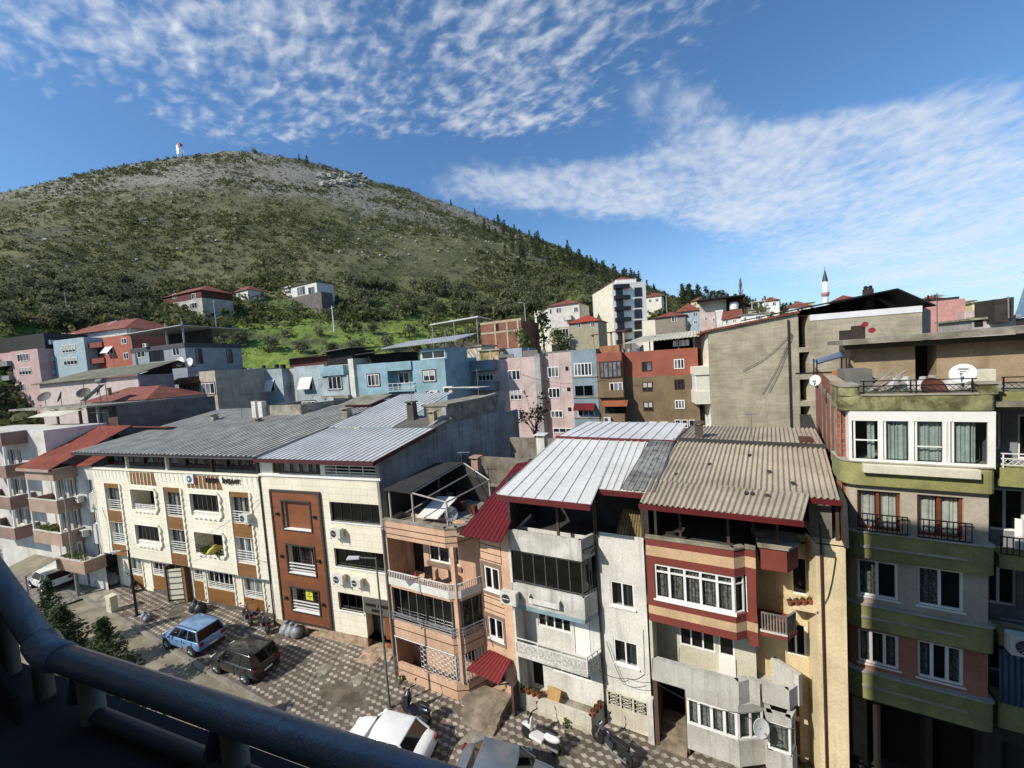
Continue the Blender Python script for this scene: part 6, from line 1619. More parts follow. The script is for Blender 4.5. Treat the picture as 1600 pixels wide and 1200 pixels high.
r, F, u0, u1, h1 = hillhouse('row house with low red tiled roof and small windows below the flat white house', zQ, (690, 470), 597, 790, 392, 7, M('white_flue', '#d8d4ca'), 0, [(622, 400, 658, 436, 2), (700, 392, 738, 425, 2)], .6, 'none', dist=84)
b = MB(); b.face([(u0 - .3, -.3, h1), (u1 + .4, -.3, h1 + .5), (u1 + .6, 6, h1 + 2.6), (u0 + .2, 6, h1 + 2.2)]); b.build('roof', tileroof, r, sol=.1)
r, F, u0, u1, h1 = hillhouse('flat white house with tall windows between the tiled row house and the plaster flank', zQ, (930, 450), 790, 1060, 342, 8, M('tower_white', '#e4e2db'), 0, [(808, 370, 843, 412, 2), (938, 358, 1005, 392, 4)], .5, 'flat', dist=80)
r, F, u0, u1, h1 = hillhouse('raised terrace house with pale canopy on the far town edge', zQ, (980, 330), 850, 1085, 290, 8, M('dirty_white_render', '#b4b0a4'), 0, [(985, 262, 1018, 290, 2)], .5, 'flat', dist=120)
b = MB(); b.box(u0 + 1, u1 - 1, 0, 6, h1 + 2.4, h1 + 2.6); b.build('canopy', M('pale_cover', '#cfcab4'), r)
b = MB()
for x in (u0 + 1.2, (u0 + u1) / 2, u1 - 1.4): b.box(x, x + .3, .2, .5, h1 + .2, h1 + 2.4); b.cut()
b.build('post', greyw2, r)
r, F, u0, u1, h1 = hillhouse('white house with wide red hip roof beside the minaret', zQ, (1390, 310), 1285, 1510, 262, 10, M('tower_white', '#e4e2db'), 0, [], 2.6, dist=150)
# minaret
P_ = at(1290, 480, 210); mr = empty('minaret', 'white mosque minaret with dark pointed cone above the roofs', 'minaret', (P_.x, P_.y, P_.z - 12))
t_ = 1.45; b = MB(); k_ = 210 / 601
hb, hs, hc, hp = 12 + k_ * 6, 12 + k_ * 20, 12 + k_ * 40, 12 + k_ * 60
b.lathe([(1.5, 0), (1.3, hb + 3), (1.2, hs), (1.1, hc)], 14); b.build('shaft', M('tower_white', '#e4e2db'), mr, True)
b = MB(); b.lathe([(1.2, hs - 1.6), (1.9, hs - .2), (1.9, hs + 1.0), (1.2, hs + 1.0)], 14); b.build('balcony', M('rose_trim', '#b98f86', .8), mr)
b = MB(); b.lathe([(1.35, hc), (1.0, hc + 2), (.12, hp - .6), (.05, hp + 1.0)], 14); b.build('spire', M('slate_cone', '#33393d', .5), mr)
# right-hand roofs beyond the hut
z6 = Zm(1300, 420, 16 / 3)
r, F, u0, u1, h1 = hillhouse('pink rooftop block with small dark tanks on the right skyline', z6, (960, 420), 768, 1112, 262, 9, M('dull_pink_render', '#bd8c80', .9, .12), 0, [], .5, 'none', dist=70)
for x in (870, 930): xx = U(F, z6, x, 300); b = MB(); b.lathe([(.5, 0), (.5, .5), (.15, .6), (.15, 1.2)], 8, (xx, 3, h1 + .2)); b.build('roof_vent', dark, r)
b = MB(); b.box(u0 + 1.5, u0 + 5, 1, 5, h1, h1 + .5); b.build('roof_cap', M('dark_fascia', '#2c2622'), r)
sec(r, F, u0 + 4, U(F, z6, 1290, 420), -3, -.2, 6, Hh(F, z6, 1100, 358), M('pale_pink_render', '#c6aba4')); sec(r, F, u0 + 4.2, U(F, z6, 1160, 420), -3.1, -3, Hh(F, z6, 1100, 500) - 1, Hh(F, z6, 1100, 410), M('patterned_panel', '#b3a285', .9, .45, 3), 'panel')
r, F, u0, u1, h1 = hillhouse('pale yellow rooftop block on the right skyline', z6, (1260, 450), 1168, 1360, 278, 8, M('pale_yellow_render', '#d9d09a', .9, .1), 0, [], .5, 'flat', dist=78)
r, F, u0, u1, h1 = hillhouse('blue-grey metal roofed shed cut by the right edge', z6, (1570, 460), 1535, 1900, 400, 9, M('dark_fascia', '#2c2622'), 0, [], .5, 'none', dist=60)
b = MB(); b.face([(u0 - .5, -.5, h1), (u1, -.5, h1 + 1), (u1, 8, h1 + 8), (u0 + 5, 8, h1 + 7)]); b.build('roof', M('blue_grey_sheet', '#6d8496', .5, .12, metal=.2), r, sol=.1)
r, F, u0, u1, h1 = hillhouse('low white service house with dark openings behind the roof hut', z6, (1250, 520), 1165, 1530, 415, 8, M('dirty_white_render', '#b4b0a4'), 0, [(1185, 428, 1255, 480, 2, dark, dark), (1300, 440, 1325, 480, 1)], .5, 'flat', dist=48)
F = Fr(at(*z6(1440, 440), 46), 0, 'p'); o = F.root('water_tank', 'big dark brown sheet-metal tank box on the right skyline', 'water tank')
b = MB(); u0, u1 = U(F, z6, 1355, 440), U(F, z6, 1478, 440); u2 = U(F, z6, 1535, 440); b.box(u0, u1, 0, 4, Hh(F, z6, 1440, 440), Hh(F, z6, 1440, 246)); b.cut(); b.box(u1 + .02, u2, .4, 4, Hh(F, z6, 1440, 440), Hh(F, z6, 1440, 240)); b.build('tank_panel', M('brown_tank', '#3c332b', .8, .3, streak=.3), o)
b = MB(); b.tube([(u1 - .1, -.1, Hh(F, z6, 1440, 415)), (u1 - .15, -.1, Hh(F, z6, 1440, 235))], .08, 6); b.build('pipe', metal, o)
for (lab, bx, by, wd, hh_, dd, mt_, rf_, ri) in (
    ('small white house with a red hip roof between the poplar and the minaret', 1205, 486, 26, 16, 140, 'tower_white', 'hip', 1.6), ('low grey house with a flat roof left of the minaret foot', 1258, 486, 30, 12, 150, 'dirty_white_render', 'flat', 1),
    ('pale yellow house with a red hip roof under the wooded ridge', 1092, 484, 24, 14, 150, 'pale_yellow_render', 'hip', 1.8), ('narrow pink house with a red hip roof right of the short pole', 1142, 482, 18, 15, 160, 'dull_pink_render', 'hip', 1.5),
    ('white cottage with red hip roof right of the minaret', 1322, 480, 34, 12, 130, 'tower_white', 'hip', 1.8), ('small cream house with red hip roof behind the white tower', 1022, 478, 24, 15, 135, 'cream_render', 'hip', 1.7),
    ('grey house with rusty hip roof over the black gable', 1462, 484, 40, 14, 100, 'brown_grey_render', 'hip', 1.6), ('cream house with flat roof at the right end of the skyline', 1505, 490, 36, 18, 95, 'cream_render', 'flat', 1),
    ('dark-roofed cottage at the far left foot of the hill', 22, 520, 60, 14, 100, 'brown_grey_render', 'hip', 1.6), ('whitewashed cottage with orange hip roof left of the leaning pole', 78, 512, 44, 12, 118, 'tower_white', 'hip', 1.6)):
    zz0 = Zm(0, 0, 1); r, F, u0, u1, h1 = hillhouse(lab, zz0, (bx, by), bx - wd / 2, bx + wd / 2, by - hh_, 7, M(mt_, '#d9d09a' if 'yellow' in mt_ else '#bd8c80'), 0, [], ri, rf_, dist=dd)
    for q_ in (.25, .7): win3(r, FR, u0 + (u1 - u0) * q_ - .5, u0 + (u1 - u0) * q_ + .6, h1 - 1.9, h1 - .6, 2)
# rooftops between the middle row and the slope
r, F, u0, u1, h1 = hillhouse('low grey workshop with flat slab behind the pink house', zK, (740, 400), 638, 830, 345, 6, M('bluish_plaster', '#9fa3ac', .9, .1), 0, [], .5, 'none', dist=66)
r, F, u0, u1, h1 = hillhouse('little mustard walled hut beside the grey workshop', zK, (560, 420), 480, 640, 362, 5, M('mustard_wall', '#a89a68', .9, .25), 0, [], .5, 'flat', dist=66)
r, F, u0, u1, h1 = hillhouse('cream boxes of a rooftop store at the foot of the brick house', zK, (430, 400), 375, 492, 330, 5, M('cream_render', '#ded7c2'), 0, [], .5, 'flat', dist=68)
F = Fr(at(*zK(260, 150), 88), 0, 'p'); r = F.root('canopy', 'long white carport canopy roof on the grassy slope', 'canopy')
u0, u1 = U(F, zK, 60, 130), U(F, zK, 465, 130); hh = Hh(F, zK, 260, 122); b = MB(); b.hexa([(u0, 0, hh - .1), (u1, 0, hh + .3), (u1, 6, hh + .1), (u0, 6, hh - .3), (u0, 0, hh + .2), (u1, 0, hh + .6), (u1, 6, hh + .4), (u0, 6, hh)]); b.build('roof', whiteroof, r)
b = MB()
for x in (u0 + .5, (u0 + u1) / 2, u1 - .5): b.box(x - .1, x + .1, .2, .4, hh - 6, hh); b.cut(); b.box(x - .1, x + .1, 5, 5.2, hh - 6, hh - .2); b.cut()
b.build('post', metal, r)

# ------------------------------------------------------------------ vegetation
def foliage(name, c1, c2, sc=.5):
    mt = bpy.data.materials.new(name); mt.use_nodes = True; t = NT(mt.node_tree)
    bs = [n for n in mt.node_tree.nodes if n.type == 'BSDF_PRINCIPLED'][0]
    g = t.n('ShaderNodeNewGeometry').outputs['Position']
    f = t.ramp(t.math('ADD', t.math('MULTIPLY', t.noise(g, sc, 3, .6), .55), t.math('MULTIPLY', t.noise(g, sc * .16, 3, .6), .45)), .36, .64)
    t.put(bs.inputs['Base Color'], t.mix(f, c1 + (1,), c2 + (1,)))
    bs.inputs['Roughness'].default_value = .75; bs.inputs['Specular IOR Level'].default_value = .25
    tl = t.n('ShaderNodeBsdfTranslucent'); t.put(tl.inputs[0], t.mix(f, c1 + (1,), c2 + (1,)))
    mx = t.n('ShaderNodeMixShader'); mx.inputs[0].default_value = .42
    out = [n for n in mt.node_tree.nodes if n.type == 'OUTPUT_MATERIAL'][0]
    t.nt.links.new(bs.outputs[0], mx.inputs[1]); t.nt.links.new(tl.outputs[0], mx.inputs[2]); t.nt.links.new(mx.outputs[0], out.inputs[0])
    return mt
fol_scrub = foliage('scrub_leaves', (.062, .076, .028), (.175, .18, .072), .3)
fol_olive = foliage('olive_leaves', (.095, .11, .055), (.23, .235, .13), .5)
fol_pine = foliage('pine_needles', (.04, .062, .027), (.095, .12, .05), .5)
fol_green = foliage('bright_leaves', (.07, .11, .03), (.16, .2, .06), .6)
bark = M('bark', '#4b3d30', .95, .3, 3)
def leaves(n, rx, ry, rz, cz, leaf, clump=12, seed=0, cone=False, lobes=0):
    """n leaf cards in clumps through a crown volume -> verts, faces (numpy)"""
    g = np.random.default_rng(seed)
    m = max(1, n // clump)
    d = g.normal(size=(m, 3)); d /= np.linalg.norm(d, axis=1)[:, None]
    rr = g.random(m) ** .45
    c = d * rr[:, None]
    if cone:
        h = g.random(m) ** 1.4; a = g.random(m) * 6.283; q = (1 - h) * (.35 + .65 * g.random(m))
        c = np.stack([q * np.cos(a), q * np.sin(a), h * 2 - 1], 1)
    c *= np.array([rx, ry, rz])
    if lobes:
        lc = g.normal(size=(lobes, 3)) * np.array([rx, ry, rz]) * .45
        c = c * .62 + lc[g.integers(0, lobes, m)]
    p = np.repeat(c, clump, 0)[:n] + g.normal(size=(min(n, m * clump), 3)) * leaf * 1.1
    k = len(p); p[:, 2] += cz
    u = g.normal(size=(k, 3)); u /= np.linalg.norm(u, axis=1)[:, None]
    w_ = np.cross(u, g.normal(size=(k, 3))); w_ /= np.linalg.norm(w_, axis=1)[:, None]
    s = leaf * (.5 + .8 * g.random(k))[:, None]
    v = np.stack([p - u * s, p + w_ * s * .7, p + u * s, p - w_ * s * .7], 1).reshape(-1, 3)
    return v, np.arange(k * 4).reshape(-1, 4)
def np_mesh(name, v, f, mat):
    me = bpy.data.meshes.new(name)
    me.vertices.add(len(v)); me.vertices.foreach_set('co', v.astype(np.float32).ravel())
    n = f.shape[1]
    me.loops.add(f.size); me.loops.foreach_set('vertex_index', f.astype(np.int32).ravel())
    me.polygons.add(len(f)); me.polygons.foreach_set('loop_start', np.arange(0, f.size, n, dtype=np.int32)); me.polygons.foreach_set('loop_total', np.full(len(f), n, dtype=np.int32))
    me.materials.append(mat); me.update(calc_edges=True); me.validate()
    return me
# scrub covering the hill, one mass
def in_field(x, y):
    # bright meadow behind the blue houses and below the cottages
    a = math.degrees(math.atan2(x, y)); r = math.hypot(x, y)
    return -63 < a < -39 and 70 < r < 142
protos = [leaves((20, 26, 16, 30, 22, 12)[s], (1, 1.3, .8, 1, 1.2, .7)[s], (1, .9, .8, 1.1, 1, .7)[s], (.6, .5, .8, .7, .45, .9)[s], .35, (.34, .3, .3, .28, .36, .28)[s], 4, s) for s in range(6)]
V = []; Fc = []; nv = 0
cnt = 0
for i in range(90000):
    a = rad(rng.uniform(-88, 10)); r = 62 + (520 - 62) * rng.random() ** .62
    x, y = r * math.sin(a), r * math.cos(a)
    g = math.degrees(a)
    if r < 70 + (18 if g > -12 else 0): continue
    z = ter(x, y)
    te = (z - CAMZ) / r
    top = ip(a, _az, _te)
    q = te / max(top, .05)
    dens = noise.fractal(Vector((x * .02, y * .02, 7.7)), 1.0, 2.0, 4)
    pr = 1.0 - .38 * max(0, min(1, (q - .42) / .4)) + dens * .8
    if g > -32 and q < .8: pr += .35
    if in_field(x, y): pr = .05 + max(0, dens) * .3
    if rng.random() > pr: continue
    s = (.45 + 1.15 * rng.random() ** 2.2 + (.45 if dens > .12 else 0)) * (1.4 if q < .45 else 1.05) * (1.75 if g > -32 and q < .75 else 1) * (1.2 if q < .45 else 1) * (.8 if in_field(x, y) else 1)
    pv, pf = protos[cnt % 6]
    t_ = rng.uniform(0, 6.28); c_, s_ = math.cos(t_), math.sin(t_)
    q_ = np.stack([pv[:, 0] * c_ - pv[:, 1] * s_, pv[:, 0] * s_ + pv[:, 1] * c_, pv[:, 2]], 1) * s + np.array([x, y, z])
    V.append(q_); Fc.append(pf + nv); nv += len(pv); cnt += 1
    if cnt > 33000: break
me = np_mesh('hillside_scrub', np.concatenate(V), np.concatenate(Fc), fol_scrub)
o = bpy.data.objects.new('hillside_scrub', me); COL.objects.link(o)
tag(o, 'olive-grey scrub and small trees covering the hillside', 'scrub', kind='stuff')
# limestone outcrops scattered on the upper slope, one mass
b = MB()
def rock(b, c, s, seed):
    g = np.random.default_rng(seed); n = 7
    prof = [(0, .9), (.5, 1.0), (.95, .55)]
    base = len(b.v)
    for h, w_ in prof:
        for j in range(n):
            a = 2 * math.pi * j / n; rr = s * w_ * g.uniform(.6, 1.15); b.v.append((c[0] + rr * math.cos(a), c[1] + rr * math.sin(a), c[2] + s * h * g.uniform(.75, 1.1) - .3 * s))
    for k in range(2):
        for j in range(n): b.f.append((base + k * n + j, base + k * n + (j + 1) % n, base + (k + 1) * n + (j + 1) % n, base + (k + 1) * n + j)); b.m.append(0)
    b.f.append(tuple(base + 2 * n + j for j in range(n))); b.m.append(0)
for i in range(1700):
    a = rad(rng.uniform(-86, -18)); r = rng.uniform(170, 425); x, y = r * math.sin(a), r * math.cos(a)
    z = ter(x, y); q = (z - CAMZ) / r / max(ip(a, _az, _te), .05)
    if rng.random() > max(0, min(1, (q - .3) / .5)) * (.75 + 1.2 * noise.fractal(Vector((x * .02, y * .02, 1.1)), 1, 2, 3)): continue
    rock(b, (x, y, z), rng.uniform(.35, 1.2), i)
for i in range(46):      # small cliff near the shoulder
    p = hit(rng.uniform(500, 572), rng.uniform(270, 292), 200); rock(b, p, rng.uniform(2, 4.6), 9000 + i)
tag(b.build('limestone_outcrops', M('limestone', (.42, .40, .34), .95, .3, .2, bump=.5, bscale=1.5)), 'pale limestone rocks scattered over the upper slope', 'rocks', kind='stuff')
# individual trees
def tree_proto(name, label, cat, crown, fol, trunk_h, r, group, branches=4):
    root = empty(name, label, cat, (0, 0, -500), 0, group)
    me = np_mesh('crown', crown[0], crown[1], fol)
    o = bpy.data.objects.new('crown', me); COL.objects.link(o); o.parent = root
    b = MB(); b.tube([(0, 0, -.8), (.04, 0, trunk_h * .5), (0, .06, trunk_h)], r, 6, 0, r * .5)
    for k in range(branches):
        a = 6.28 * k / branches; b.tube([(0, 0, trunk_h * .75), (math.cos(a) * trunk_h * .5, math.sin(a) * trunk_h * .5, trunk_h * 1.45)], r * .45, 5, 0, r * .15)
    b.build('trunk', bark, root)
    return root
olive = [tree_proto('olive_tree', 'grey-green round olive tree on the meadow slope', 'tree', leaves(620, 2.4, 2.3, 1.7, 3.0, .27, 10, 31 + k, lobes=6), fol_olive, 1.9, .22, 'olive trees on the meadow slope') for k in range(3)]
pine = [tree_proto('pine_tree', 'dark pine on the right shoulder of the hill', 'tree', leaves(560, 2.1, 2.1, 3.6, 4.6, .3, 8, 61 + k, cone=True), fol_pine, 4, .25, 'pines on the shoulder of the hill', 0) for k in range(3)]
def plant(protos, k, p, s, label=None, group=None, sz=1.0):
    return dup(protos[k % len(protos)], (p.x, p.y, p.z - .1), random.uniform(0, 6.28), label, group, (s, s, s * sz))
k = 0
for (px, py, s) in ((372, 535, 1.5), (352, 512, 1.0), (420, 545, 1.3), (445, 520, .8), (500, 520, .9), (520, 548, 1.1), (330, 545, 1.2), (560, 545, 1.2), (610, 540, 1.3), (585, 515, 1.1), (640, 520, 1.2), (650, 550, 1.1), (540, 512, 1.0), (470, 545, 1.0), (405, 492, .8), (460, 484, .8), (520, 492, 1.0), (560, 486, 1.1), (600, 490, 1.1), (690, 535, 1.0), (720, 545, .9)):
    plant(olive, k, hit(px, py + 8, 62), s * .85); k += 1
for i in range(60):
    px, py = rng.uniform(0, 240), rng.uniform(440, 515)
    if 230 < px: continue
    plant(olive, k, hit(px, py, 85), rng.uniform(.8, 1.4), 'leafy grey-green tree on the slope at the left of the maroon house', 'trees left of the maroon house'); k += 1
for i in range(75):
    px, py = rng.uniform(540, 930), rng.uniform(440, 500)
    plant(olive, k, hit(px, py, 85), rng.uniform(.9, 1.6), 'round olive-green tree on the slope behind the brick and white houses', 'trees behind the brick and white houses'); k += 1
k = 0
for i in range(95):
    f = rng.random(); px = 770 + 250 * f + rng.normal() * 12; edge = ip(px, [x for x, y in SIL], [y for x, y in SIL])
    py = edge + 3 + abs(rng.normal()) * (26 if px < 880 else 12)
    plant(pine, k, hit(px, py, 150, 700), rng.uniform(.75, 1.35)); k += 1
for (px, s) in ((468, .9), (480, 1.0), (705, .8), (742, .8)):
    edge = ip(px, [x for x, y in SIL], [y for x, y in SIL]); plant(pine, k, hit(px, edge + 3, 200), s, 'lone dark pine on the skyline of the hill', 'lone pines on the skyline'); k += 1
p = hit(397, 240, 200); plant(olive, 1, p, 1.2, 'umbrella-shaped tree beside the summit', None, .8)
for i in range(80):
    px = rng.uniform(1065, 1260); edge = ip(px, [x for x, y in SIL], [y for x, y in SIL])
    plant(pine, k, hit(px, edge + abs(rng.normal()) * 4 + 2, 250, 1000), rng.uniform(1.4, 2.6), 'distant dark pine on the low wooded ridge', 'pines on the low wooded ridge', .8); k += 1
cyp = tree_proto('cypress_tree', 'narrow dark cypress beside the white three-storey house', 'tree', leaves(420, .95, .95, 2.9, 3.4, .22, 6, 91), fol_pine, 3, .18, None, 0)
P_ = at(850, 545, 84); cyp.location = (P_.x, P_.y, P_.z - .3); cyp.scale = (1.5, 1.5, 1.55)
gt_ = tree_proto('garden_tree', 'leafy green garden tree at the foot of the cypress', 'tree', leaves(700, 2.2, 2.0, 2.0, 3.0, .26, 8, 93, lobes=5), fol_green, 1.8, .2, None)
P_ = at(825, 553, 76); gt_.location = (P_.x, P_.y, P_.z - 1)
P_ = at(878, 548, 70); dup(gt_, (P_.x, P_.y, P_.z - 1), 1.0, 'low leafy tree in front of the tan house', None, .8)
def bare_tree(label, P_, h, n, spread, seed, lv=0, mat=None):
    g = random.Random(seed); root = empty('bare_tree', label, 'tree', P_)
    b = MB(); b.tube([(0, 0, -.5), (.05, 0, h * .45)], .11, 6, 0, .07); b.build('trunk', mat or bark, root)
    b = MB(); tips = []
    for k in range(n):
        a = g.uniform(0, 6.28); z0 = h * g.uniform(.15, .5); e = spread * g.uniform(.4, 1); z1 = h * g.uniform(.65, 1)
        m_ = (math.cos(a) * e * .5, math.sin(a) * e * .5, (z0 + z1) / 2 + .2); t_ = (math.cos(a) * e, math.sin(a) * e, z1)
        b.tube([(0, 0, z0), m_, t_], .045, 4, 0, .012)
        for q in range(4):
            a2 = a + g.uniform(-.9, .9); s2 = (m_[0] + math.cos(a2) * e * .5, m_[1] + math.sin(a2) * e * .5, m_[2] + g.uniform(.2, .9)); b.tube([m_, s2], .02, 3, 0, .008); tips.append(s2)
        tips.append(t_)
    b.build('branch', mat or bark, root)
    if lv:
        v = []
        g2 = np.random.default_rng(seed)
        idx = g2.integers(0, len(tips), lv); p = np.array(tips)[idx] + g2.normal(size=(lv, 3)) * .22
        u = g2.normal(size=(lv, 3)) * .11; w_ = g2.normal(size=(lv, 3)) * .09
        me = np_mesh('foliage', np.stack([p - u, p + w_, p + u, p - w_], 1).reshape(-1, 3), np.arange(lv * 4).reshape(-1, 4), M('dry_leaves', '#5b4a34', .9, .3, bump=0)); o = bpy.data.objects.new('foliage', me); COL.objects.link(o); o.parent = root
    return root
P_ = at(722, 565, 66); bare_tree('grey leafless tree in front of the brick house', (P_.x, P_.y, P_.z - 1), 5.2, 40, 3.6, 5, 0, M('grey_twigs', '#7d7064', .9))
P_ = at(838, 700, 38); bare_tree('thin courtyard tree with dry brown leaves before the pink house', (P_.x, P_.y, P_.z - 1), 6.2, 16, 1.7, 8, 230)
# bare poplar over the town
pop = empty('poplar_tree', 'tall bare poplar rising over the far town', 'tree', tuple(at(1158, 476, 170)))
b = MB(); b.tube([(0, 0, -3), (0, 0, 11.5)], .3, 6, 0, .05); b.build('trunk', M('grey_twigs', '#7d7064'), pop)
b = MB(); g = random.Random(3)
for k in range(120): a = g.uniform(0, 6.28); z0 = g.uniform(0, 9.5); r_ = g.uniform(.6, 1.7) * (1 - z0 / 14); b.tube([(0, 0, z0), (math.cos(a) * r_ * .6, math.sin(a) * r_ * .6, z0 + 1.1), (math.cos(a) * r_, math.sin(a) * r_, z0 + 2.6)], .07, 3, 0, .03)
b.build('branch', M('grey_twigs', '#7d7064'), pop)
# mast, poles on the slope
P_ = hit(283, 245, 200); mst = empty('radio_mast', 'white and red lattice radio mast on the summit ridge', 'mast', (P_.x, P_.y, P_.z - .5), .3)
b = MB()
for sx, sy in ((-1.5, -1.5), (1.5, -1.5), (1.5, 1.5), (-1.5, 1.5)): b.tube([(sx, sy, 0), (sx * .8, sy * .8, 10.5)], .14, 4)
for k in range(6):
    for (x0, y0), (x1, y1) in (((-1.4, -1.4), (1.4, -1.4)), ((1.4, -1.4), (1.4, 1.4)), ((-1.4, 1.4), (1.4, 1.4))): b.tube([(x0, y0, 1.7 * k), (x1, y1, 1.7 * k + 1.7)], .07, 3)
b.build('lattice', white, mst)
b = MB()
for z_, r_ in ((3, 1.3), (5.5, 1.5), (8, 1.2)): b.lathe([(r_, 0), (r_, .5)], 12, (0, 0, 0), 0, Matrix.Translation((-.3, -1.7, z_)) @ Matrix.Rotation(rad(90), 4, 'X')); b.cut()
b.build('drum', white, mst)
b = MB(); b.box(-1.4, 1.4, -1.4, 1.4, 9.6, 10.9); b.build('top_panel', M('mast_red', '#a8402f', .6), mst)
def pole(label, px, py0, py1, dist, r=.12, lamp=None, mat=None):
    d = at(px, py0, dist); q = ray(px, py1) * dist + CAM
    root = empty('utility_pole', label, 'pole', (d.x, d.y, d.z - .4))
    b = MB(); b.tube([(0, 0, 0), (0, 0, q.z - d.z + .4)], r, 7, 0, r * .6); b.build('shaft', mat or M('pole_concrete', '#a8a294', .9), root)
    h = q.z - d.z + .4
    if lamp:
        b = MB(); b.tube([(0, 0, h), (lamp, 0, h + .25)], .05, 5); b.box(min(0, lamp) + lamp * .5 if lamp > 0 else lamp - .3, lamp + .3 if lamp > 0 else lamp * .5, -.12, .12, h + .2, h + .35); b.build('lamp_head', metal, root)
    else:
        b = MB(); b.box(-.7, .7, -.05, .05, h - .5, h - .35); b.build('crossarm', metal, root)
    return root
pole('leaning pale pole beside the white hillside car', 107, 501, 456, 96); pole('pale pole at the edge of the meadow near the maroon house', 338, 508, 468, 85); pole('white pole in the middle of the bright meadow', 522, 516, 478, 82, .14, None, white)
pole('street lamp pole above the brick house', 822, 512, 474, 84, .13, -1.2); pole('street lamp pole right of the white tower', 1042, 488, 462, 105, .13, -1.2); pole('short pole over the pink town block', 1129, 478, 464, 110, .3, .4, white)
# ------------------------------------------------------------------ vehicles
rubber = M('rubber', '#161616', .85, .15, bump=0); rim_m = M('rim_metal', '#a5a8aa', .35, .08, metal=.7, bump=0)
lampw = M('lamp_clear', '#d9dcdc', .15, .03, bump=0); lampr = M('lamp_red', '#7a1414', .25, .05, bump=0)
seam = M('door_gap', '#0c0c0c', .7, bump=0); trimb = M('black_trim', '#1b1c1d', .6, .1, bump=0)
carglass = M('car_glass', '#0d1113', .04, .05, bump=0, grain=0, spec=.8)
def paint(nm, col, metal=.0):
    m_ = M(nm, col, .28, .03, bump=0, grain=0, metal=metal)
    b_ = [n for n in m_.node_tree.nodes if n.type == 'BSDF_PRINCIPLED'][0]
    b_.inputs['Coat Weight'].default_value = .6; b_.inputs['Coat Roughness'].default_value = .08
    return m_
def wheel(root, x, y, r, wdt, side):
    T4 = Matrix.Translation((x, y, r)) @ Matrix.Rotation(rad(90), 4, 'X')
    b = MB(); b.lathe([(r * .62, -wdt / 2), (r * .96, -wdt / 2), (r, -wdt * .3), (r, wdt * .3), (r * .96, wdt / 2), (r * .62, wdt / 2)], 20, (0, 0, 0), 0, T4); o = b.build('wheel', rubber, root, True)
    b = MB(); d = -side * (wdt / 2 - .02)
    b.lathe([(r * .64, d - .02), (r * .64, d + .02)], 18, (0, 0, 0), 0, T4)
    for k in range(5):
        a = k * 2 * math.pi / 5
        p0 = T4 @ Vector((0, 0, d - side * .03)); p1 = T4 @ Vector((r * .58 * math.cos(a), r * .58 * math.sin(a), d - side * .025)); b.tube([p0, p1], r * .1, 4)
    b.build('rim', rim_m, o)
CARK = {
    'sedan': dict(L=4.45, W=.88, wb=2.65, r=.31, top=[(-2.22, .34, .62, .80), (-2.15, .26, .93, .84), (-1.55, .2, .99, .88), (-.4, .2, .95, .88), (.75, .2, .94, .88), (1.05, .2, .93, .88), (1.85, .22, .80, .85), (2.13, .27, .66, .78), (2.22, .33, .52, .66)], cab=[-1.72, -1.12, .42, 1.08], hr=1.43, zb=.92),
    'suv': dict(L=4.3, W=.90, wb=2.6, r=.35, top=[(-2.14, .42, .75, .80), (-2.08, .36, 1.06, .86), (-1.6, .28, 1.08, .9), (-.3, .26, 1.06, .9), (.75, .26, 1.04, .9), (1.05, .27, 1.02, .9), (1.8, .3, .94, .87), (2.06, .36, .78, .8), (2.14, .42, .6, .68)], cab=[-2.0, -1.72, .35, 1.02], hr=1.63, zb=1.03),
}
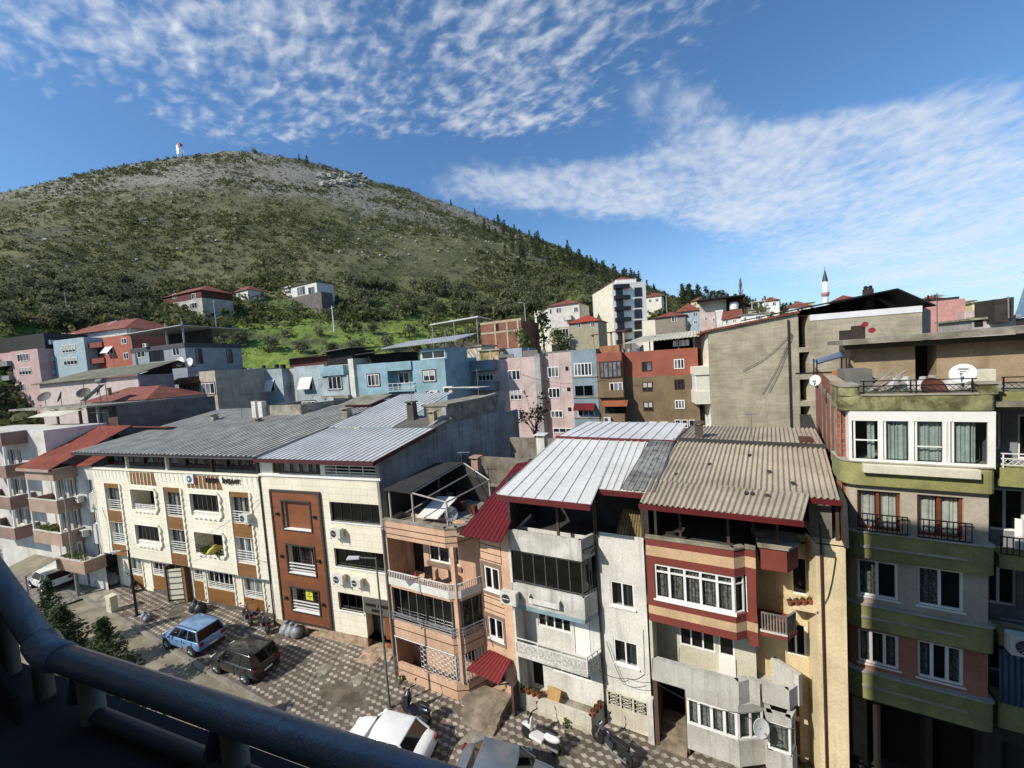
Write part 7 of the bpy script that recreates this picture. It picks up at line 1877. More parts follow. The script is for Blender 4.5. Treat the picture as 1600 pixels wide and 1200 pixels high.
def car(label, cat, loc, rz, pm, kind, roofm=None, rails=False, sunroof=False, simple_=False, name='car'):
    K = CARK[kind]; root = empty(name, label, cat, loc, rz)
    b = MB(); st = K['top']; n = 0
    prof = lambda zb, zt, w_: [(w_ * .82, zb), (w_ * .97, zb + .12), (w_, zb + (zt - zb) * .45), (w_ * .99, zb + (zt - zb) * .8), (w_ * .93, zt - .02), (w_ * .6, zt + .015), (0, zt + .03)]
    for x, zb, zt, w_ in st:
        h_ = prof(zb, zt, w_); ring_ = h_ + [(-y, z) for y, z in reversed(h_[:-1])]
        n = len(ring_)
        for y, z in ring_: b.v.append((x, y, z))
    for i in range(len(st) - 1):
        for j in range(n): b.f.append((i * n + j, (i + 1) * n + j, (i + 1) * n + (j + 1) % n, i * n + (j + 1) % n)); b.m.append(0)
    b.f.append(tuple(range(n))); b.m.append(0); b.f.append(tuple((len(st) - 1) * n + j for j in reversed(range(n)))); b.m.append(0)
    b.build('body', pm, root, True, sub=2)
    x0, x1, x2, x3 = K['cab']; zb, zr = K['zb'], K['hr']; wb_, wr_ = K['W'] * .92, K['W'] * .78
    A = [(x0, -wb_, zb), (x3, -wb_, zb), (x3, wb_, zb), (x0, wb_, zb)]; T = [(x1, -wr_, zr), (x2, -wr_, zr), (x2, wr_, zr), (x1, wr_, zr)]
    def lerp(p, q, t): return tuple(p[i] + (q[i] - p[i]) * t for i in range(3))
    for nm, q in (('side_window', (A[0], A[1], T[1], T[0])), ('windscreen', (A[1], A[2], T[2], T[1])), ('side_window', (A[2], A[3], T[3], T[2])), ('rear_window', (A[3], A[0], T[0], T[3]))):
        b = MB(); b.face(q); b.build(nm, carglass, root)
    rm_ = roofm or pm
    b = MB(); e = .05
    b.slab([(x1 - e, -wr_ - .02), (x2 + e * .4, -wr_ - .02), (x2 + .12, -wr_ * .5), (x2 + .15, 0), (x2 + .12, wr_ * .5), (x2 + e * .4, wr_ + .02), (x1 - e, wr_ + .02)], zr - .03, zr + .045); b.build('roof', rm_, root, True, bevel=.04)
    if sunroof:
        b = MB(); b.box(x1 + .15, x1 + .65, -wr_ * .85, wr_ * .85, zr + .046, zr + .055); b.build('sunroof', carglass, root)
    b = MB()
    for sg in (0, 1):
        a0, a1, t0, t1 = (A[0], A[1], T[0], T[1]) if sg == 0 else (A[3], A[2], T[3], T[2])
        b.tube([a0, t0], .055, 5); b.tube([a1, t1], .045, 5)
        for tt in (.36, .68): b.tube([lerp(a0, a1, tt), lerp(t0, t1, tt)], .035, 4)
    b.build('pillar', pm, root)
    if rails:
        for sg in (-1, 1):
            b = MB(); b.tube([(x1 + .1, sg * wr_ * .93, zr + .05), (x1 + .2, sg * wr_ * .93, zr + .12), (x2 - .2, sg * wr_ * .93, zr + .12), (x2 - .08, sg * wr_ * .93, zr + .05)], .025, 6); b.build('roof_rail', trimb, root)
    for sx in (-1, 1):
        for sy in (-1, 1):
            b = MB(); b.lathe([(K['r'] * 1.2, -.02), (K['r'] * 1.2, .02)], 20, (0, 0, 0), 0, Matrix.Translation((sx * K['wb'] / 2, sy * (K['W'] - .025), K['r'] * 1.05)) @ Matrix.Rotation(rad(90), 4, 'X')); b.build('wheel_arch', trimb, root)
            wheel(root, sx * K['wb'] / 2, sy * (K['W'] - .1), K['r'], .21, sy)
    for sy in (-1, 1):
        b = MB(); b.box(K['L'] / 2 - .33, K['L'] / 2 - .1, sy * .56 - .16, sy * .56 + .16, K['zb'] - .33, K['zb'] - .2); b.build('headlight', lampw, root, bevel=.03)
        b = MB(); b.box(-K['L'] / 2 + .0, -K['L'] / 2 + .14, sy * .66 - .13, sy * .66 + .13, K['zb'] - .26, K['zb'] - .06); b.build('taillight', lampr, root, bevel=.02)
        b = MB(); b.box(x3 - .38, x3 - .2, sy * (K['W'] + .12) - .1, sy * (K['W'] + .12) + .1, zb + .02, zb + .16); b.build('wing_mirror', pm, root, bevel=.03)
        if not simple_:
            b = MB(); yy = sy * (K['W'] + .004)
            for x in (x0 + .55, (x0 + x3) / 2 + .05, x3 - .15): b.box(x - .008, x + .008, min(yy, yy - sy * .05), max(yy, yy - sy * .05), .38, zb - .06)
            b.build('door_gap', seam, root)
            b = MB()
            for x in ((x0 + x3) / 2 - .25, x3 - .95): b.box(x - .09, x + .09, min(yy, yy + sy * .02), max(yy, yy + sy * .02), zb - .2, zb - .16)
            b.build('door_handle', trimb, root)
    b = MB(); b.box(-K['L'] / 2 - .03, -K['L'] / 2 + .12, -.72, .72, .32, .5); b.build('bumper', trimb, root, bevel=.03)
    b = MB(); b.box(-K['L'] / 2 - .035, -K['L'] / 2 - .028, -.25, .25, .56, .66); b.build('number_plate', white, root)
    b = MB(); b.box(K['L'] / 2 - .16, K['L'] / 2 + .015, -.5, .5, .34, .56); b.build('grille', trimb, root)
    return root
def car_by_wheels(pf, pr, kind, side, **kw):
    """pf, pr: ground points of the near-side front and rear wheels; side +1 when the near side is the car's left"""
    d = (pf - pr).normalized(); n_ = Vector((-d.y, d.x, 0)) * (-side)
    c = (pf + pr) / 2 + n_ * (CARK[kind]['W'] - .05)
    return car(loc=(c.x, c.y, 0), rz=math.atan2(d.y, d.x), kind=kind, **kw)
car_by_wheels(ong(260, 1013), ong(302, 1027), 'suv', 1, label='light blue SUV with black roof rails parked on the pavement by the cream house', cat='car', pm=paint('blue_paint', '#6f93bd', .2), rails=True)
car_by_wheels(ong(335, 1051), ong(388, 1071), 'suv', 1, label='black SUV parked behind the light blue one', cat='car', pm=paint('black_paint', '#17191b', .1), rails=True)
a_, c_ = ong(567.5, 1109.5, .95), ong(679, 1136, 1.0); d = (a_ - c_).normalized(); n_ = Vector((d.y, -d.x, 0)); n_ = n_ if n_.y < 0 else -n_; mm = (a_ + c_) / 2 + n_ * .84
car('white saloon car with dark rear window parked below the peach house', 'car', (mm.x, mm.y, 0), math.atan2(d.y, d.x), paint('white_paint', '#e6e6e3'), 'sedan')
a_, c_ = ong(749, 1150, 1.46), ong(803, 1163, 1.46); d = (c_ - a_).normalized(); n_ = Vector((d.y, -d.x, 0)); mm = a_ + d * 1.3 + n_ * .65
car('silver-grey saloon car cut by the bottom edge beside the white scooter', 'car', (mm.x + .1, mm.y, 0), math.atan2(d.y, d.x), paint('silver_paint', '#7c8791', .5), 'sedan')
car('white car parked at the far left end of the street', 'car', (-55.2, 10.6, -.0), math.pi + .06, paint('white_paint', '#e6e6e3'), 'suv')
P_ = hit(127, 503, 60); car('white car standing on the hillside track above the tiled hip roof', 'car', (P_.x, P_.y, P_.z - .02), math.pi + .4, paint('white_paint', '#e6e6e3'), 'suv', simple_=True)
P_ = at(30, 627, 82); car('white car parked at the foot of the rose pink house', 'car', (P_.x, P_.y, P_.z - .3), math.pi + .3, paint('white_paint', '#e6e6e3'), 'sedan', simple_=True)
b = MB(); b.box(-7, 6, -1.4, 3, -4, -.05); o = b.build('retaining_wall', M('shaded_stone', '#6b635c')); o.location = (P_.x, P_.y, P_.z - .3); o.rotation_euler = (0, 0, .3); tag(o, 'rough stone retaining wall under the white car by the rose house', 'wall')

def scooter(label, loc, rz, c1, c2='#161616', lean=.12):
    root = empty('scooter', label, 'scooter', loc, rz); root.rotation_euler = (lean, 0, rz); root.scale = (1.22,) * 3
    bm_ = paint('scooter_' + c1, c1); dk = M('scooter_dark', '#17171a', .5, .1, bump=0)
    for x in (-.6, .62):
        T4 = Matrix.Translation((x, 0, .25)) @ Matrix.Rotation(rad(90), 4, 'X')
        b = MB(); b.lathe([(.13, -.06), (.22, -.06), (.25, -.03), (.25, .03), (.22, .06), (.13, .06)], 16, (0, 0, 0), 0, T4); o = b.build('wheel', rubber, root, True)
        b = MB(); b.lathe([(.14, -.04), (.14, .04)], 12, (0, 0, 0), 0, T4); b.build('rim', rim_m, o)
    b = MB(); b.hexa([(-.85, -.15, .42), (-.05, -.19, .3), (-.05, .19, .3), (-.85, .15, .42), (-.95, -.12, .72), (-.1, -.16, .68), (-.1, .16, .68), (-.95, .12, .72)]); b.build('body', bm_, root, True, sub=2)
    b = MB(); b.box(-.15, .42, -.2, .2, .24, .36); b.build('footboard', bm_, root, bevel=.03)
    b = MB(); b.hexa([(.36, -.19, .3), (.5, -.12, .3), (.5, .12, .3), (.36, .19, .3), (.34, -.2, .95), (.46, -.1, 1.0), (.46, .1, 1.0), (.34, .2, .95)]); b.build('front_shield', bm_, root, True, sub=2)
    b = MB(); b.hexa([(.45, -.08, .45), (.85, -.09, .5), (.85, .09, .5), (.45, .08, .45), (.45, -.08, .6), (.75, -.09, .56), (.75, .09, .56), (.45, .08, .6)]); b.build('mudguard', bm_, root, bevel=.02)
    b = MB(); b.hexa([(-.85, -.12, .72), (-.05, -.15, .68), (-.05, .15, .68), (-.85, .12, .72), (-.83, -.13, .84), (-.1, -.14, .79), (-.1, .14, .79), (-.83, .13, .84)]); b.build('seat', dk, root, True, sub=2)
    b = MB(); b.tube([(.34, -.34, 1.03), (.42, -.1, 1.04), (.42, .1, 1.04), (.34, .34, 1.03)], .02, 6); b.tube([(.62, 0, .3), (.42, 0, 1.04)], .035, 6); b.build('handlebar', dk, root)
    for s in (-1, 1):
        b = MB(); b.tube([(.36, s * .28, 1.03), (.36, s * .32, 1.22)], .008, 4); b.lathe([(.055, 0), (.055, .02)], 8, (0, 0, 0), 0, Matrix.Translation((.36, s * .32, 1.25)) @ Matrix.Rotation(rad(90), 4, 'Y')); b.build('mirror', dk, root)
    b = MB(); b.box(.48, .53, -.07, .07, .8, .9); b.build('headlight', lampw, root)
    b = MB(); b.tube([(-.35, .2, .3), (-.85, .2, .36)], .05, 8); b.build('exhaust', metal, root)
    return root
def motorbike(label, loc, rz, c1, lean=.14):
    root = empty('motorcycle', label, 'motorcycle', loc, rz); root.rotation_euler = (lean, 0, rz); root.scale = (1.12,) * 3
    bm_ = paint('bike_' + c1, c1); dk = M('scooter_dark', '#17171a')
    for x in (-.66, .68):
        T4 = Matrix.Translation((x, 0, .3)) @ Matrix.Rotation(rad(90), 4, 'X')
        b = MB(); b.lathe([(.24, -.045), (.29, -.045), (.31, 0), (.29, .045), (.24, .045)], 20, (0, 0, 0), 0, T4)
        o = b.build('wheel', rubber, root, True); b = MB()
        for k in range(8): a = k * math.pi / 4; b.tube([(x, 0, .3), (x + .25 * math.cos(a), 0, .3 + .25 * math.sin(a))], .009, 4)
        b.lathe([(.06, -.07), (.06, .07)], 10, (0, 0, 0), 0, T4); b.build('rim', rim_m, o)
    b = MB(); b.hexa([(-.1, -.1, .62), (.4, -.12, .66), (.4, .12, .66), (-.1, .1, .62), (-.05, -.09, .8), (.32, -.13, .9), (.32, .13, .9), (-.05, .09, .8)]); b.build('fuel_tank', bm_, root, True, sub=2)
    b = MB(); b.hexa([(-.8, -.1, .68), (-.05, -.12, .64), (-.05, .12, .64), (-.8, .1, .68), (-.8, -.1, .78), (-.08, -.12, .76), (-.08, .12, .76), (-.8, .1, .78)]); b.build('seat', dk, root, bevel=.03)
    b = MB(); b.box(-.15, .25, -.14, .14, .26, .56); b.lathe([(.1, 0), (.1, .2)], 10, (.12, 0, .5)); b.build('engine', M('engine_grey', '#55565a', .4, .2, metal=.7, bump=0), root, bevel=.02)
    b = MB(); b.tube([(.36, 0, .82), (-.15, 0, .6), (-.5, 0, .62), (-.66, 0, .3)], .03, 6); b.tube([(.36, 0, .8), (.25, 0, .3), (-.2, 0, .25)], .03, 6); b.build('frame', dk, root)
    b = MB()
    for s in (-.08, .08): b.tube([(.68, s, .3), (.42, s, .98)], .025, 6)
    b.build('fork', metal, root)
    b = MB(); b.tube([(.3, -.36, 1.02), (.4, -.12, 1.0), (.4, .12, 1.0), (.3, .36, 1.02)], .016, 6); b.build('handlebar', dk, root)
    for s in (-1, 1): b = MB(); b.tube([(.33, s * .28, 1.02), (.33, s * .34, 1.2)], .008, 4); b.box(.32, .34, s * .34 - .06, s * .34 + .06, 1.18, 1.26); b.build('mirror', dk, root)
    b = MB(); b.lathe([(.09, 0), (.05, -.1)], 10, (0, 0, 0), 0, Matrix.Translation((.55, 0, .88)) @ Matrix.Rotation(rad(90), 4, 'Y')); b.build('headlight', lampw, root)
    b = MB(); b.tube([(.2, .14, .35), (-.2, .16, .25), (-.8, .18, .33)], .04, 8); b.build('exhaust', metal, root)
    b = MB(); b.hexa([(-.95, -.08, .6), (-.5, -.08, .62), (-.5, .08, .62), (-.95, .08, .6), (-.95, -.08, .64), (-.5, -.08, .68), (-.5, .08, .68), (-.95, .08, .64)]); b.build('mudguard', bm_, root)
    return root
def G(px, py): p = ong(px, py); return (p.x, p.y, 0)
scooter('white and black scooter with a tan cover on the seat, by the white house wall', G(845, 1166), 3.0, '#dcdbd6')
scooter('dark scooter parked against the wall left of the white scooter, beside the white saloon', G(650, 1122), 3.05, '#1b2030')
motorbike('black motorcycle leaning in front of the cream garden gate', G(955, 1178), 2.75, '#22242a')
scooter('black scooter in front of the yellow wall', G(1302, 1196), 2.6, '#141518')
motorbike('dark red motorcycle left of its twin by the cream house drainpipe', G(386, 972), 2.9, '#6d1520'); motorbike('dark red motorcycle right of its twin, under the stone base', G(412, 984), 2.9, '#55121c')
motorbike('black motorcycle behind the dark street lamp', G(207, 921), 2.8, '#1c1d20')
motorbike('red motorcycle at the foot of the tall grey utility pole', G(101, 905), 2.9, '#8f1c1c'); scooter('black scooter beside the red motorcycle at the far end of the street', G(124, 905), 2.9, '#1a1a1c')
scooter('dark scooter under the beige awning', G(48, 884), 2.9, '#202226'); motorbike('dark motorcycle under the beige awning', G(33, 878), 2.9, '#1d2022')

# ------------------------------------------------------------------ street furniture
def lamp_post(label, base, top, arm, col, rr=.07):
    p = ong(*base); d = ray(*top); k = p.to_2d().length / d.to_2d().length; h = CAMZ + d.z * k
    root = empty('street_lamp', label, 'street lamp', (p.x, p.y, 0)); mt_ = M(col[0], col[1], .6, .2)
    b = MB(); b.tube([(0, 0, 0), (0, 0, h * .5), (0, 0, h)], rr, 10, 0, rr * .6); b.build('post', mt_, root)
    b = MB(); b.tube([(0, 0, h - .05), (arm[0] * .8, arm[1] * .8, h + .08)], .03, 6); b.build('arm', mt_, root)
    b = MB(); a = math.atan2(arm[1], arm[0]); c_, s_ = math.cos(a), math.sin(a)
    def q(x, y, z): return (arm[0] + x * c_ - y * s_, arm[1] + x * s_ + y * c_, h + z)
    b.hexa([q(-.35, -.09, 0), q(.3, -.13, .02), q(.3, .13, .02), q(-.35, .09, 0), q(-.35, -.07, .12), q(.25, -.1, .16), q(.25, .1, .16), q(-.35, .07, .12)]); b.build('lamp_head', M('lamp_casing', '#c9cac6', .5, .08), root, bevel=.02)
    b = MB(); b.lathe([(rr * 2.0, 0), (rr * 2.0, .06)], 10); b.build('base_plate', mt_, root)
    return root
lamp_post('tall galvanised street lamp in front of the peach house', (609, 1107), (588, 871), (-1.05, -.55), ('pole_green_grey', '#6c716a'))
lamp_post('dark street lamp in front of the ochre-boarded cream house', (214, 962), (210, 857), (-.5, -.6), ('pole_black', '#1d1c1a'), .09)
p = ong(123, 931); d = ray(101, 772); h = CAMZ + d.z * p.to_2d().length / d.to_2d().length
root = empty('utility_pole', 'tall grey utility pole in front of the tan balconies', 'pole', (p.x, p.y, 0)); b = MB(); b.tube([(0, 0, 0), (0, 0, h)], .13, 10, 0, .08); b.build('shaft', M('pole_steel', '#8a8782', .6, .2), root)
b = MB(); b.box(-.35, .35, -.03, .03, h - .4, h - .3); b.build('crossarm', metal, root)
p = ong(171, 957); root = empty('utility_cabinet', 'cream utility cabinet standing alone on the pavement', 'cabinet', (p.x, p.y + .2, 0), .1)
b = MB(); b.box(-.36, .36, -.22, .22, .0, 1.25); b.build('body', M('cabinet_cream', '#d8d0b4', .6, .08), root, bevel=.02)
b = MB(); b.box(-.4, .4, -.26, .26, 1.25, 1.31); b.build('lid', M('cabinet_cream', '#d8d0b4'), root)
b = MB(); b.box(-.3, .3, -.235, -.221, .1, 1.18); o = b.build('door', M('cabinet_door', '#cfc7aa', .6, .1), root); b = MB(); b.box(.2, .24, -.25, -.236, .6, .72); b.build('handle', black, o)
def bag(label, loc, s, col, seed, group=None, nm='sack', cat='sack'):
    g = random.Random(seed); b = MB(); prof = [(.12, .0), (.46, .06), (.5, .3), (.4, .55), (.16, .72), (.12, .78), (.2, .88)]
    b.lathe([(r_ * s * g.uniform(.85, 1.15), z * s) for r_, z in prof], 10)
    b.v = [(x + g.uniform(-.05, .05) * s, y + g.uniform(-.05, .05) * s, z + g.uniform(-.03, .03) * s if z > .02 else z) for x, y, z in b.v]
    o = b.build(nm, M(*col), None, True, sub=1); o.location = loc; o.rotation_euler = (0, 0, g.uniform(0, 6)); tag(o, label, cat, group); return o
gbag = ('sack_white', '#b7b5b0', .7, .2, 2); dbag = ('sack_dark', '#2a2c30', .5, .2, 2)
for k, (x, y) in enumerate(((152, 911), (158, 914), (165, 913), (172, 914), (179, 912), (168, 909))):
    q = G(x, y); bag('grey-white sack in the heap against the white-rendered wall', (q[0], q[1], 0), 1.15, gbag, k, 'sacks in the heap by the wall')
for k, (x, y) in enumerate(((447, 990), (455, 993), (463, 996))):
    q = G(x, y); bag('full grey rubbish bag standing under the red-brown framed panel', (q[0], q[1] + .1, 0), 1.0, ('bag_grey', '#8d8f92', .5, .2, 2), 20 + k, 'rubbish bags under the framed panel', 'rubbish_bag', 'bag')
for k, (x, y) in enumerate(((226, 966), (234, 967), (230, 971))):
    q = G(x, y); bag('crumpled grey sack at the foot of the dark street lamp', (q[0], q[1], 0), .6, ('sack_slate', '#83868c', .6, .2, 2), 30 + k, 'sacks at the foot of the dark lamp')
for k, (x, y) in enumerate(((306, 954), (314, 957))):
    q = G(x, y); bag('dark plastic sack beside the porch of the ochre-boarded house', (q[0], q[1], 0), 1.0, dbag, 40 + k, 'dark sacks beside the porch')

for (px, py, lab) in ((507, 1047, 'square concrete drain cover in the pavement in front of the black SUV'), (560, 1062, 'small iron drain cover near the tall street lamp')):
    q = G(px, py); root = empty('drain_cover', lab, 'drain cover', (q[0], q[1], .006), .1)
    b = MB(); b.box(-.38, .38, -.3, .3, 0, .02); b.build('frame', M('kerb_stone', '#8d877a'), root); b = MB(); b.box(-.31, .31, -.23, .23, .02, .03); b.build('lid', M('cement', '#9b9484'), root)
# ------------------------------------------------------------------ air conditioners
acw = M('ac_casing', '#cfccc2', .6, .08)
def ac(label, F, u, v, h, s=1.0, first=[None], face=None):
    p = F.w(u, v, h)
    if first[0] is None:
        root = empty('air_conditioner', label, 'air conditioner')
        b = MB(); b.box(-.42, .42, -.34, 0, 0, .58); b.build('casing', acw, root, bevel=.015)
        b = MB(); b.lathe([(.22, 0), (.22, .015)], 20, (0, 0, 0), 0, Matrix.Translation((-.12, -.342, .29)) @ Matrix.Rotation(rad(90), 4, 'X')); f = b.build('fan_grille', M('fan_dark', '#2c2d2d', .6, .2), root)
        b = MB()
        for k in range(6): a = k * math.pi / 6; b.tube([(-.12 - .21 * math.cos(a), -.362, .29 - .21 * math.sin(a)), (-.12 + .21 * math.cos(a), -.362, .29 + .21 * math.sin(a))], .008, 4)
        b.build('guard', metal, f)
        b = MB()
        for x in (-.3, .3): b.box(x - .02, x + .02, -.4, .1, -.04, 0)
        b.build('bracket', metal, root)
        first[0] = root; root.location = p; root.rotation_euler = (0, 0, F.t); root.scale = (s,) * 3
        return root
    return dup(first[0], p, F.t, label, None, s)
ac('air conditioner under the upper long dark window of the cream house', CR, 26.9, -.1, 7.35)
ac('left air conditioner of the pair under the middle long dark window', CR, 26.75, -.1, 4.3); ac('right air conditioner of the pair under the middle long dark window', CR, 28.15, -.1, 4.25, .9)
ac('air conditioner beside the top right window of the ochre-boarded house', CR, 18.75, -.1, 7.75)
ac('upper air conditioner on the white wall beside the tan balconies', CR, -2.0, -.1, 8.0); ac('lower air conditioner on the white wall beside the tan balconies', CR, -1.9, -.1, 4.9)
ac('air conditioner on the corner of the white house below its dark glazing', WHf, .0, -.1, 5.75, 1.05)
ac('big air conditioner on the shaded house at the right edge', GRf, 4.95, .4, 6.5, 1.2)
ac('left air conditioner of the pair behind the pale roof ridge', CR, 27.6, 12.0, 15.0, 1.1); ac('right air conditioner of the pair behind the pale roof ridge', CR, 29.0, 12.2, 15.3, 1.1)
ac('air conditioner on the lower brown balcony of the red and brown house', Fp, U(Fp, zP, 1045, 600), -1.15, Hh(Fp, zP, 1045, 922))
ac('air conditioner on the charcoal band of the silver block', Fr(at(*zL(1290, 560), 66), 10, 'p'), U(Fr(at(*zL(1290, 560), 66), 10, 'p'), zL, 1025, 480), -.15, Hh(F if False else Fr(at(*zL(1290, 560), 66), 10, 'p'), zL, 1025, 500), 1.1)

# ------------------------------------------------------------------ satellite dishes
def dish(label, p, aim, r, col=('dish_white', '#d4d4d0', .5, .08), mast=.6, marks=False, arm=True):
    root = empty('satellite_dish', label, 'satellite dish', p)
    a = Vector(aim).normalized(); M4 = a.to_track_quat('Z', 'Y').to_matrix().to_4x4(); T4 = Matrix.Translation((0, 0, mast)) @ M4
    b = MB(); prof = [(r * t_, .18 * r * t_ * t_) for t_ in (.02, .25, .5, .75, .92, 1.0)]
    n = 24; base = 0
    for r_, z in prof:
        for j in range(n): b.v.append(tuple(T4 @ Vector((r_ * math.cos(6.2832 * j / n), r_ * math.sin(6.2832 * j / n) * 1.08, z))))
    for i in range(len(prof) - 1):
        for j in range(n): b.f.append((i * n + j, i * n + (j + 1) % n, (i + 1) * n + (j + 1) % n, (i + 1) * n + j)); b.m.append(0)
    b.f.append(tuple(reversed(range(n)))); b.m.append(0)
    b.build('reflector', M(*col), root, True, sol=.012)
    b = MB(); b.tube([(0, 0, -.05), (0, 0, mast), tuple(T4 @ Vector((0, 0, -.03)))], .03, 8); b.build('mount', metal, root)
    if arm:
        b = MB(); tip = T4 @ Vector((0, -r * .35, r * 1.05)); b.tube([T4 @ Vector((0, -r, .18 * r)), tip], .014, 5); o = b.build('arm', metal, root)
        b = MB(); b.tube([tip, tip + (T4.to_3x3() @ Vector((0, .05, -.14)))], .035, 8); b.build('receiver', M('lnb', '#8a7c66', .6), o)
    if marks:
        b = MB()
        for row, (y, w_, h_, n_) in enumerate(((.52 * r, .09 * r, .16 * r, 7), (.26 * r, .07 * r, .1 * r, 6))):
            for k in range(n_):
                x = (k - (n_ - 1) / 2) * w_ * 1.18; z = .18 * r * ((x * x + y * y) / r / r) + .016
                b.hexa([tuple(T4 @ Vector(q)) for q in ((x - w_ / 2, y - h_ / 2, z), (x + w_ / 2, y - h_ / 2, z), (x + w_ / 2, y + h_ / 2, z), (x - w_ / 2, y + h_ / 2, z), (x - w_ / 2, y - h_ / 2, z + .01), (x + w_ / 2, y - h_ / 2, z + .01), (x + w_ / 2, y + h_ / 2, z + .01), (x - w_ / 2, y + h_ / 2, z + .01))])
        b.build('lettering', M('print_slate', '#4a4f58', .6, bump=0), root)
    return root
dish('big white satellite dish with dark lettering on the green house terrace', GRf.w(3.75, 1.2, 15.5), (-.45, -.75, .42), .35, marks=True, mast=.7)
dish('rusty brown satellite dish lying against the terrace railing', GRf.w(2.75, .6, 15.35), (.3, -.9, .35), .42, ('dish_rust', '#6b3d2b', .8, .3), .35, arm=False)
dish('white satellite dish on the corner of the brick party wall', GRf.w(-.02, 4.5, 15.55), (-.6, -.8, .2), .25, mast=.3)
dish('white satellite dish on the glazed ground-floor bay of the red striped house', REf.w(4.05, -.25, 2.6), (.55, -.8, .3), .34, mast=.15)
dish('grey satellite dish standing on the peach house terrace', PEf.w(4.2, .7, 9.4), (.75, -.6, .35), .36, ('dish_grey', '#a9aaa8', .5, .1), .5)
dkd = ('dish_dark', '#4a4540', .7, .2)
fr4 = lambda px, py, dd=52: at(px, py, dd)
for (px, py, lab, aim) in ((72, 634, 'leftmost of the four dark dishes on the terrace slab', (.5, -.6, .6)), (97, 634, 'second dark dish from the left on the terrace slab', (-.3, -.9, .3)), (133, 628, 'tilted dark dish beside the solar panel on the terrace slab', (.6, -.5, .6)), (157, 623, 'black round dish right of the solar panel', (-.2, -.95, .2))):
    dish('satellite dish' if False else lab, fr4(px, py, 44), aim, .62, dkd, 1.0, arm=False)
dish('grey dish inside the roof parapet of the ochre-boarded house', CR.w(16.4, 10.8, 14.5), (.2, -.9, .3), .5, ('dish_grey', '#a9aaa8', .5, .1), .5)
for k, (px, py) in enumerate(((283, 572), (297, 573))): dish(('left' if k == 0 else 'right') + ' white dish of the two on the stained beige house roof', at(px, py, 58), (.3, -.9, .3), .7, mast=.6, arm=False)
P_ = at(140, 628, 44); root = empty('solar_heater', 'solar water heater frame with tank above the small tiled house', 'solar heater', P_, .15)
b = MB(); b.face([(-1.2, -.2, .2), (.6, -.6, .2), (1.4, .8, 1.9), (-.4, 1.2, 1.9)]); b.build('panel', M('solar_black', '#23262a', .2, .1, bump=0), root, sol=.08)
b = MB(); b.tube([(-.6, 1.2, 2.3), (1.4, .8, 2.3)], .28, 12); b.build('tank', M('tank_grey', '#6f6f6c', .5, .2), root)
b = MB()
for q in ((-1.2, -.2), (.6, -.6), (1.4, .9), (-.5, 1.2)): b.tube([(q[0], q[1], -.8), (q[0], q[1], 2.1 if q[1] > 0 else .3)], .035, 4); b.cut()
b.build('leg', metal, root)
# hut roof: solar panel, boxes with red drums
root = empty('solar_heater', 'tilted solar panel on the frame left of the roof hut', 'solar heater', GRf.w(1.0, 6.6, 16.4), 0)
b = MB(); b.face([(-.7, -.4, .2), (.5, -.4, .55), (.6, .8, .75), (-.6, .8, .35)]); b.build('panel', M('solar_blue', '#364250', .15, .1, bump=0), root, sol=.06)
b = MB()
for q in ((-.7, -.4), (.5, -.4), (.6, .8), (-.6, .8)): b.tube([(q[0], q[1], -1.1), (q[0], q[1], .4)], .03, 4); b.cut()
b.tube([(-1.6, -.3, -.3), (.5, -.3, -.3)], .04, 4); b.build('leg', black, root)
root = empty('horn_siren', 'dark box with two red round drums on the hut slab', 'siren', GRf.w(2.3, 7.2, 17.72))
b = MB(); b.box(-.75, .2, 0, .5, 0, .5); b.box(-.25, .2, 0, .5, .5, .7); b.build('box', M('brown_tank', '#3c332b'), root)
b = MB()
for x, z in ((.15, .72), (.42, .4)): b.lathe([(.14, 0), (.14, .06)], 14, (0, 0, 0), 0, Matrix.Translation((x, -.1, z)) @ Matrix.Rotation(rad(90), 4, 'X')); b.cut()
b.build('drum', M('drum_red', '#8f2a30', .5, .1), root)
# terrace clutter
g = random.Random(5)
for k in range(9):
    b = MB(); L_ = g.uniform(.6, 1.5); b.box(-L_ / 2, L_ / 2, -.08, .08, -.02, .03); o = b.build('board', M('old_board', '#a8a49a', .8, .3)); p = GRf.w(1.6 + g.uniform(0, 1.0), 2.6 + g.uniform(0, 1.5), 15.55 + g.uniform(0, .4)); o.location = p; o.rotation_euler = (g.uniform(-.3, .3), g.uniform(-1.1, -.3), g.uniform(-.6, .6)); tag(o, 'weathered board in the scrap heap on the green house terrace', 'board', 'boards in the terrace scrap heap')
for k in range(5):
    p = GRf.w(2.5 + k * .42, 3.2 + (k % 2) * .4, 15.3); bag('white sack in the row behind the terrace railing', p, .8, gbag, 70 + k, 'white sacks behind the terrace railing')
b = MB(); b.box(-.35, .35, -.25, .25, 0, .75); o = b.build('carton', M('ivory_box', '#d8d2bd'), None, bevel=.02); o.location = GRf.w(4.7, 2.6, 15.5); tag(o, 'pale box standing right of the big white dish', 'box')
b = MB(); b.box(-.6, .5, 0, .06, 0, .9); o = b.build('door_panel', M('orange_board', '#b5713a', .8, .2)); o.location = GRf.w(1.5, 6.0, 15.3); tag(o, 'orange board leaning behind the grey block on the terrace', 'board')

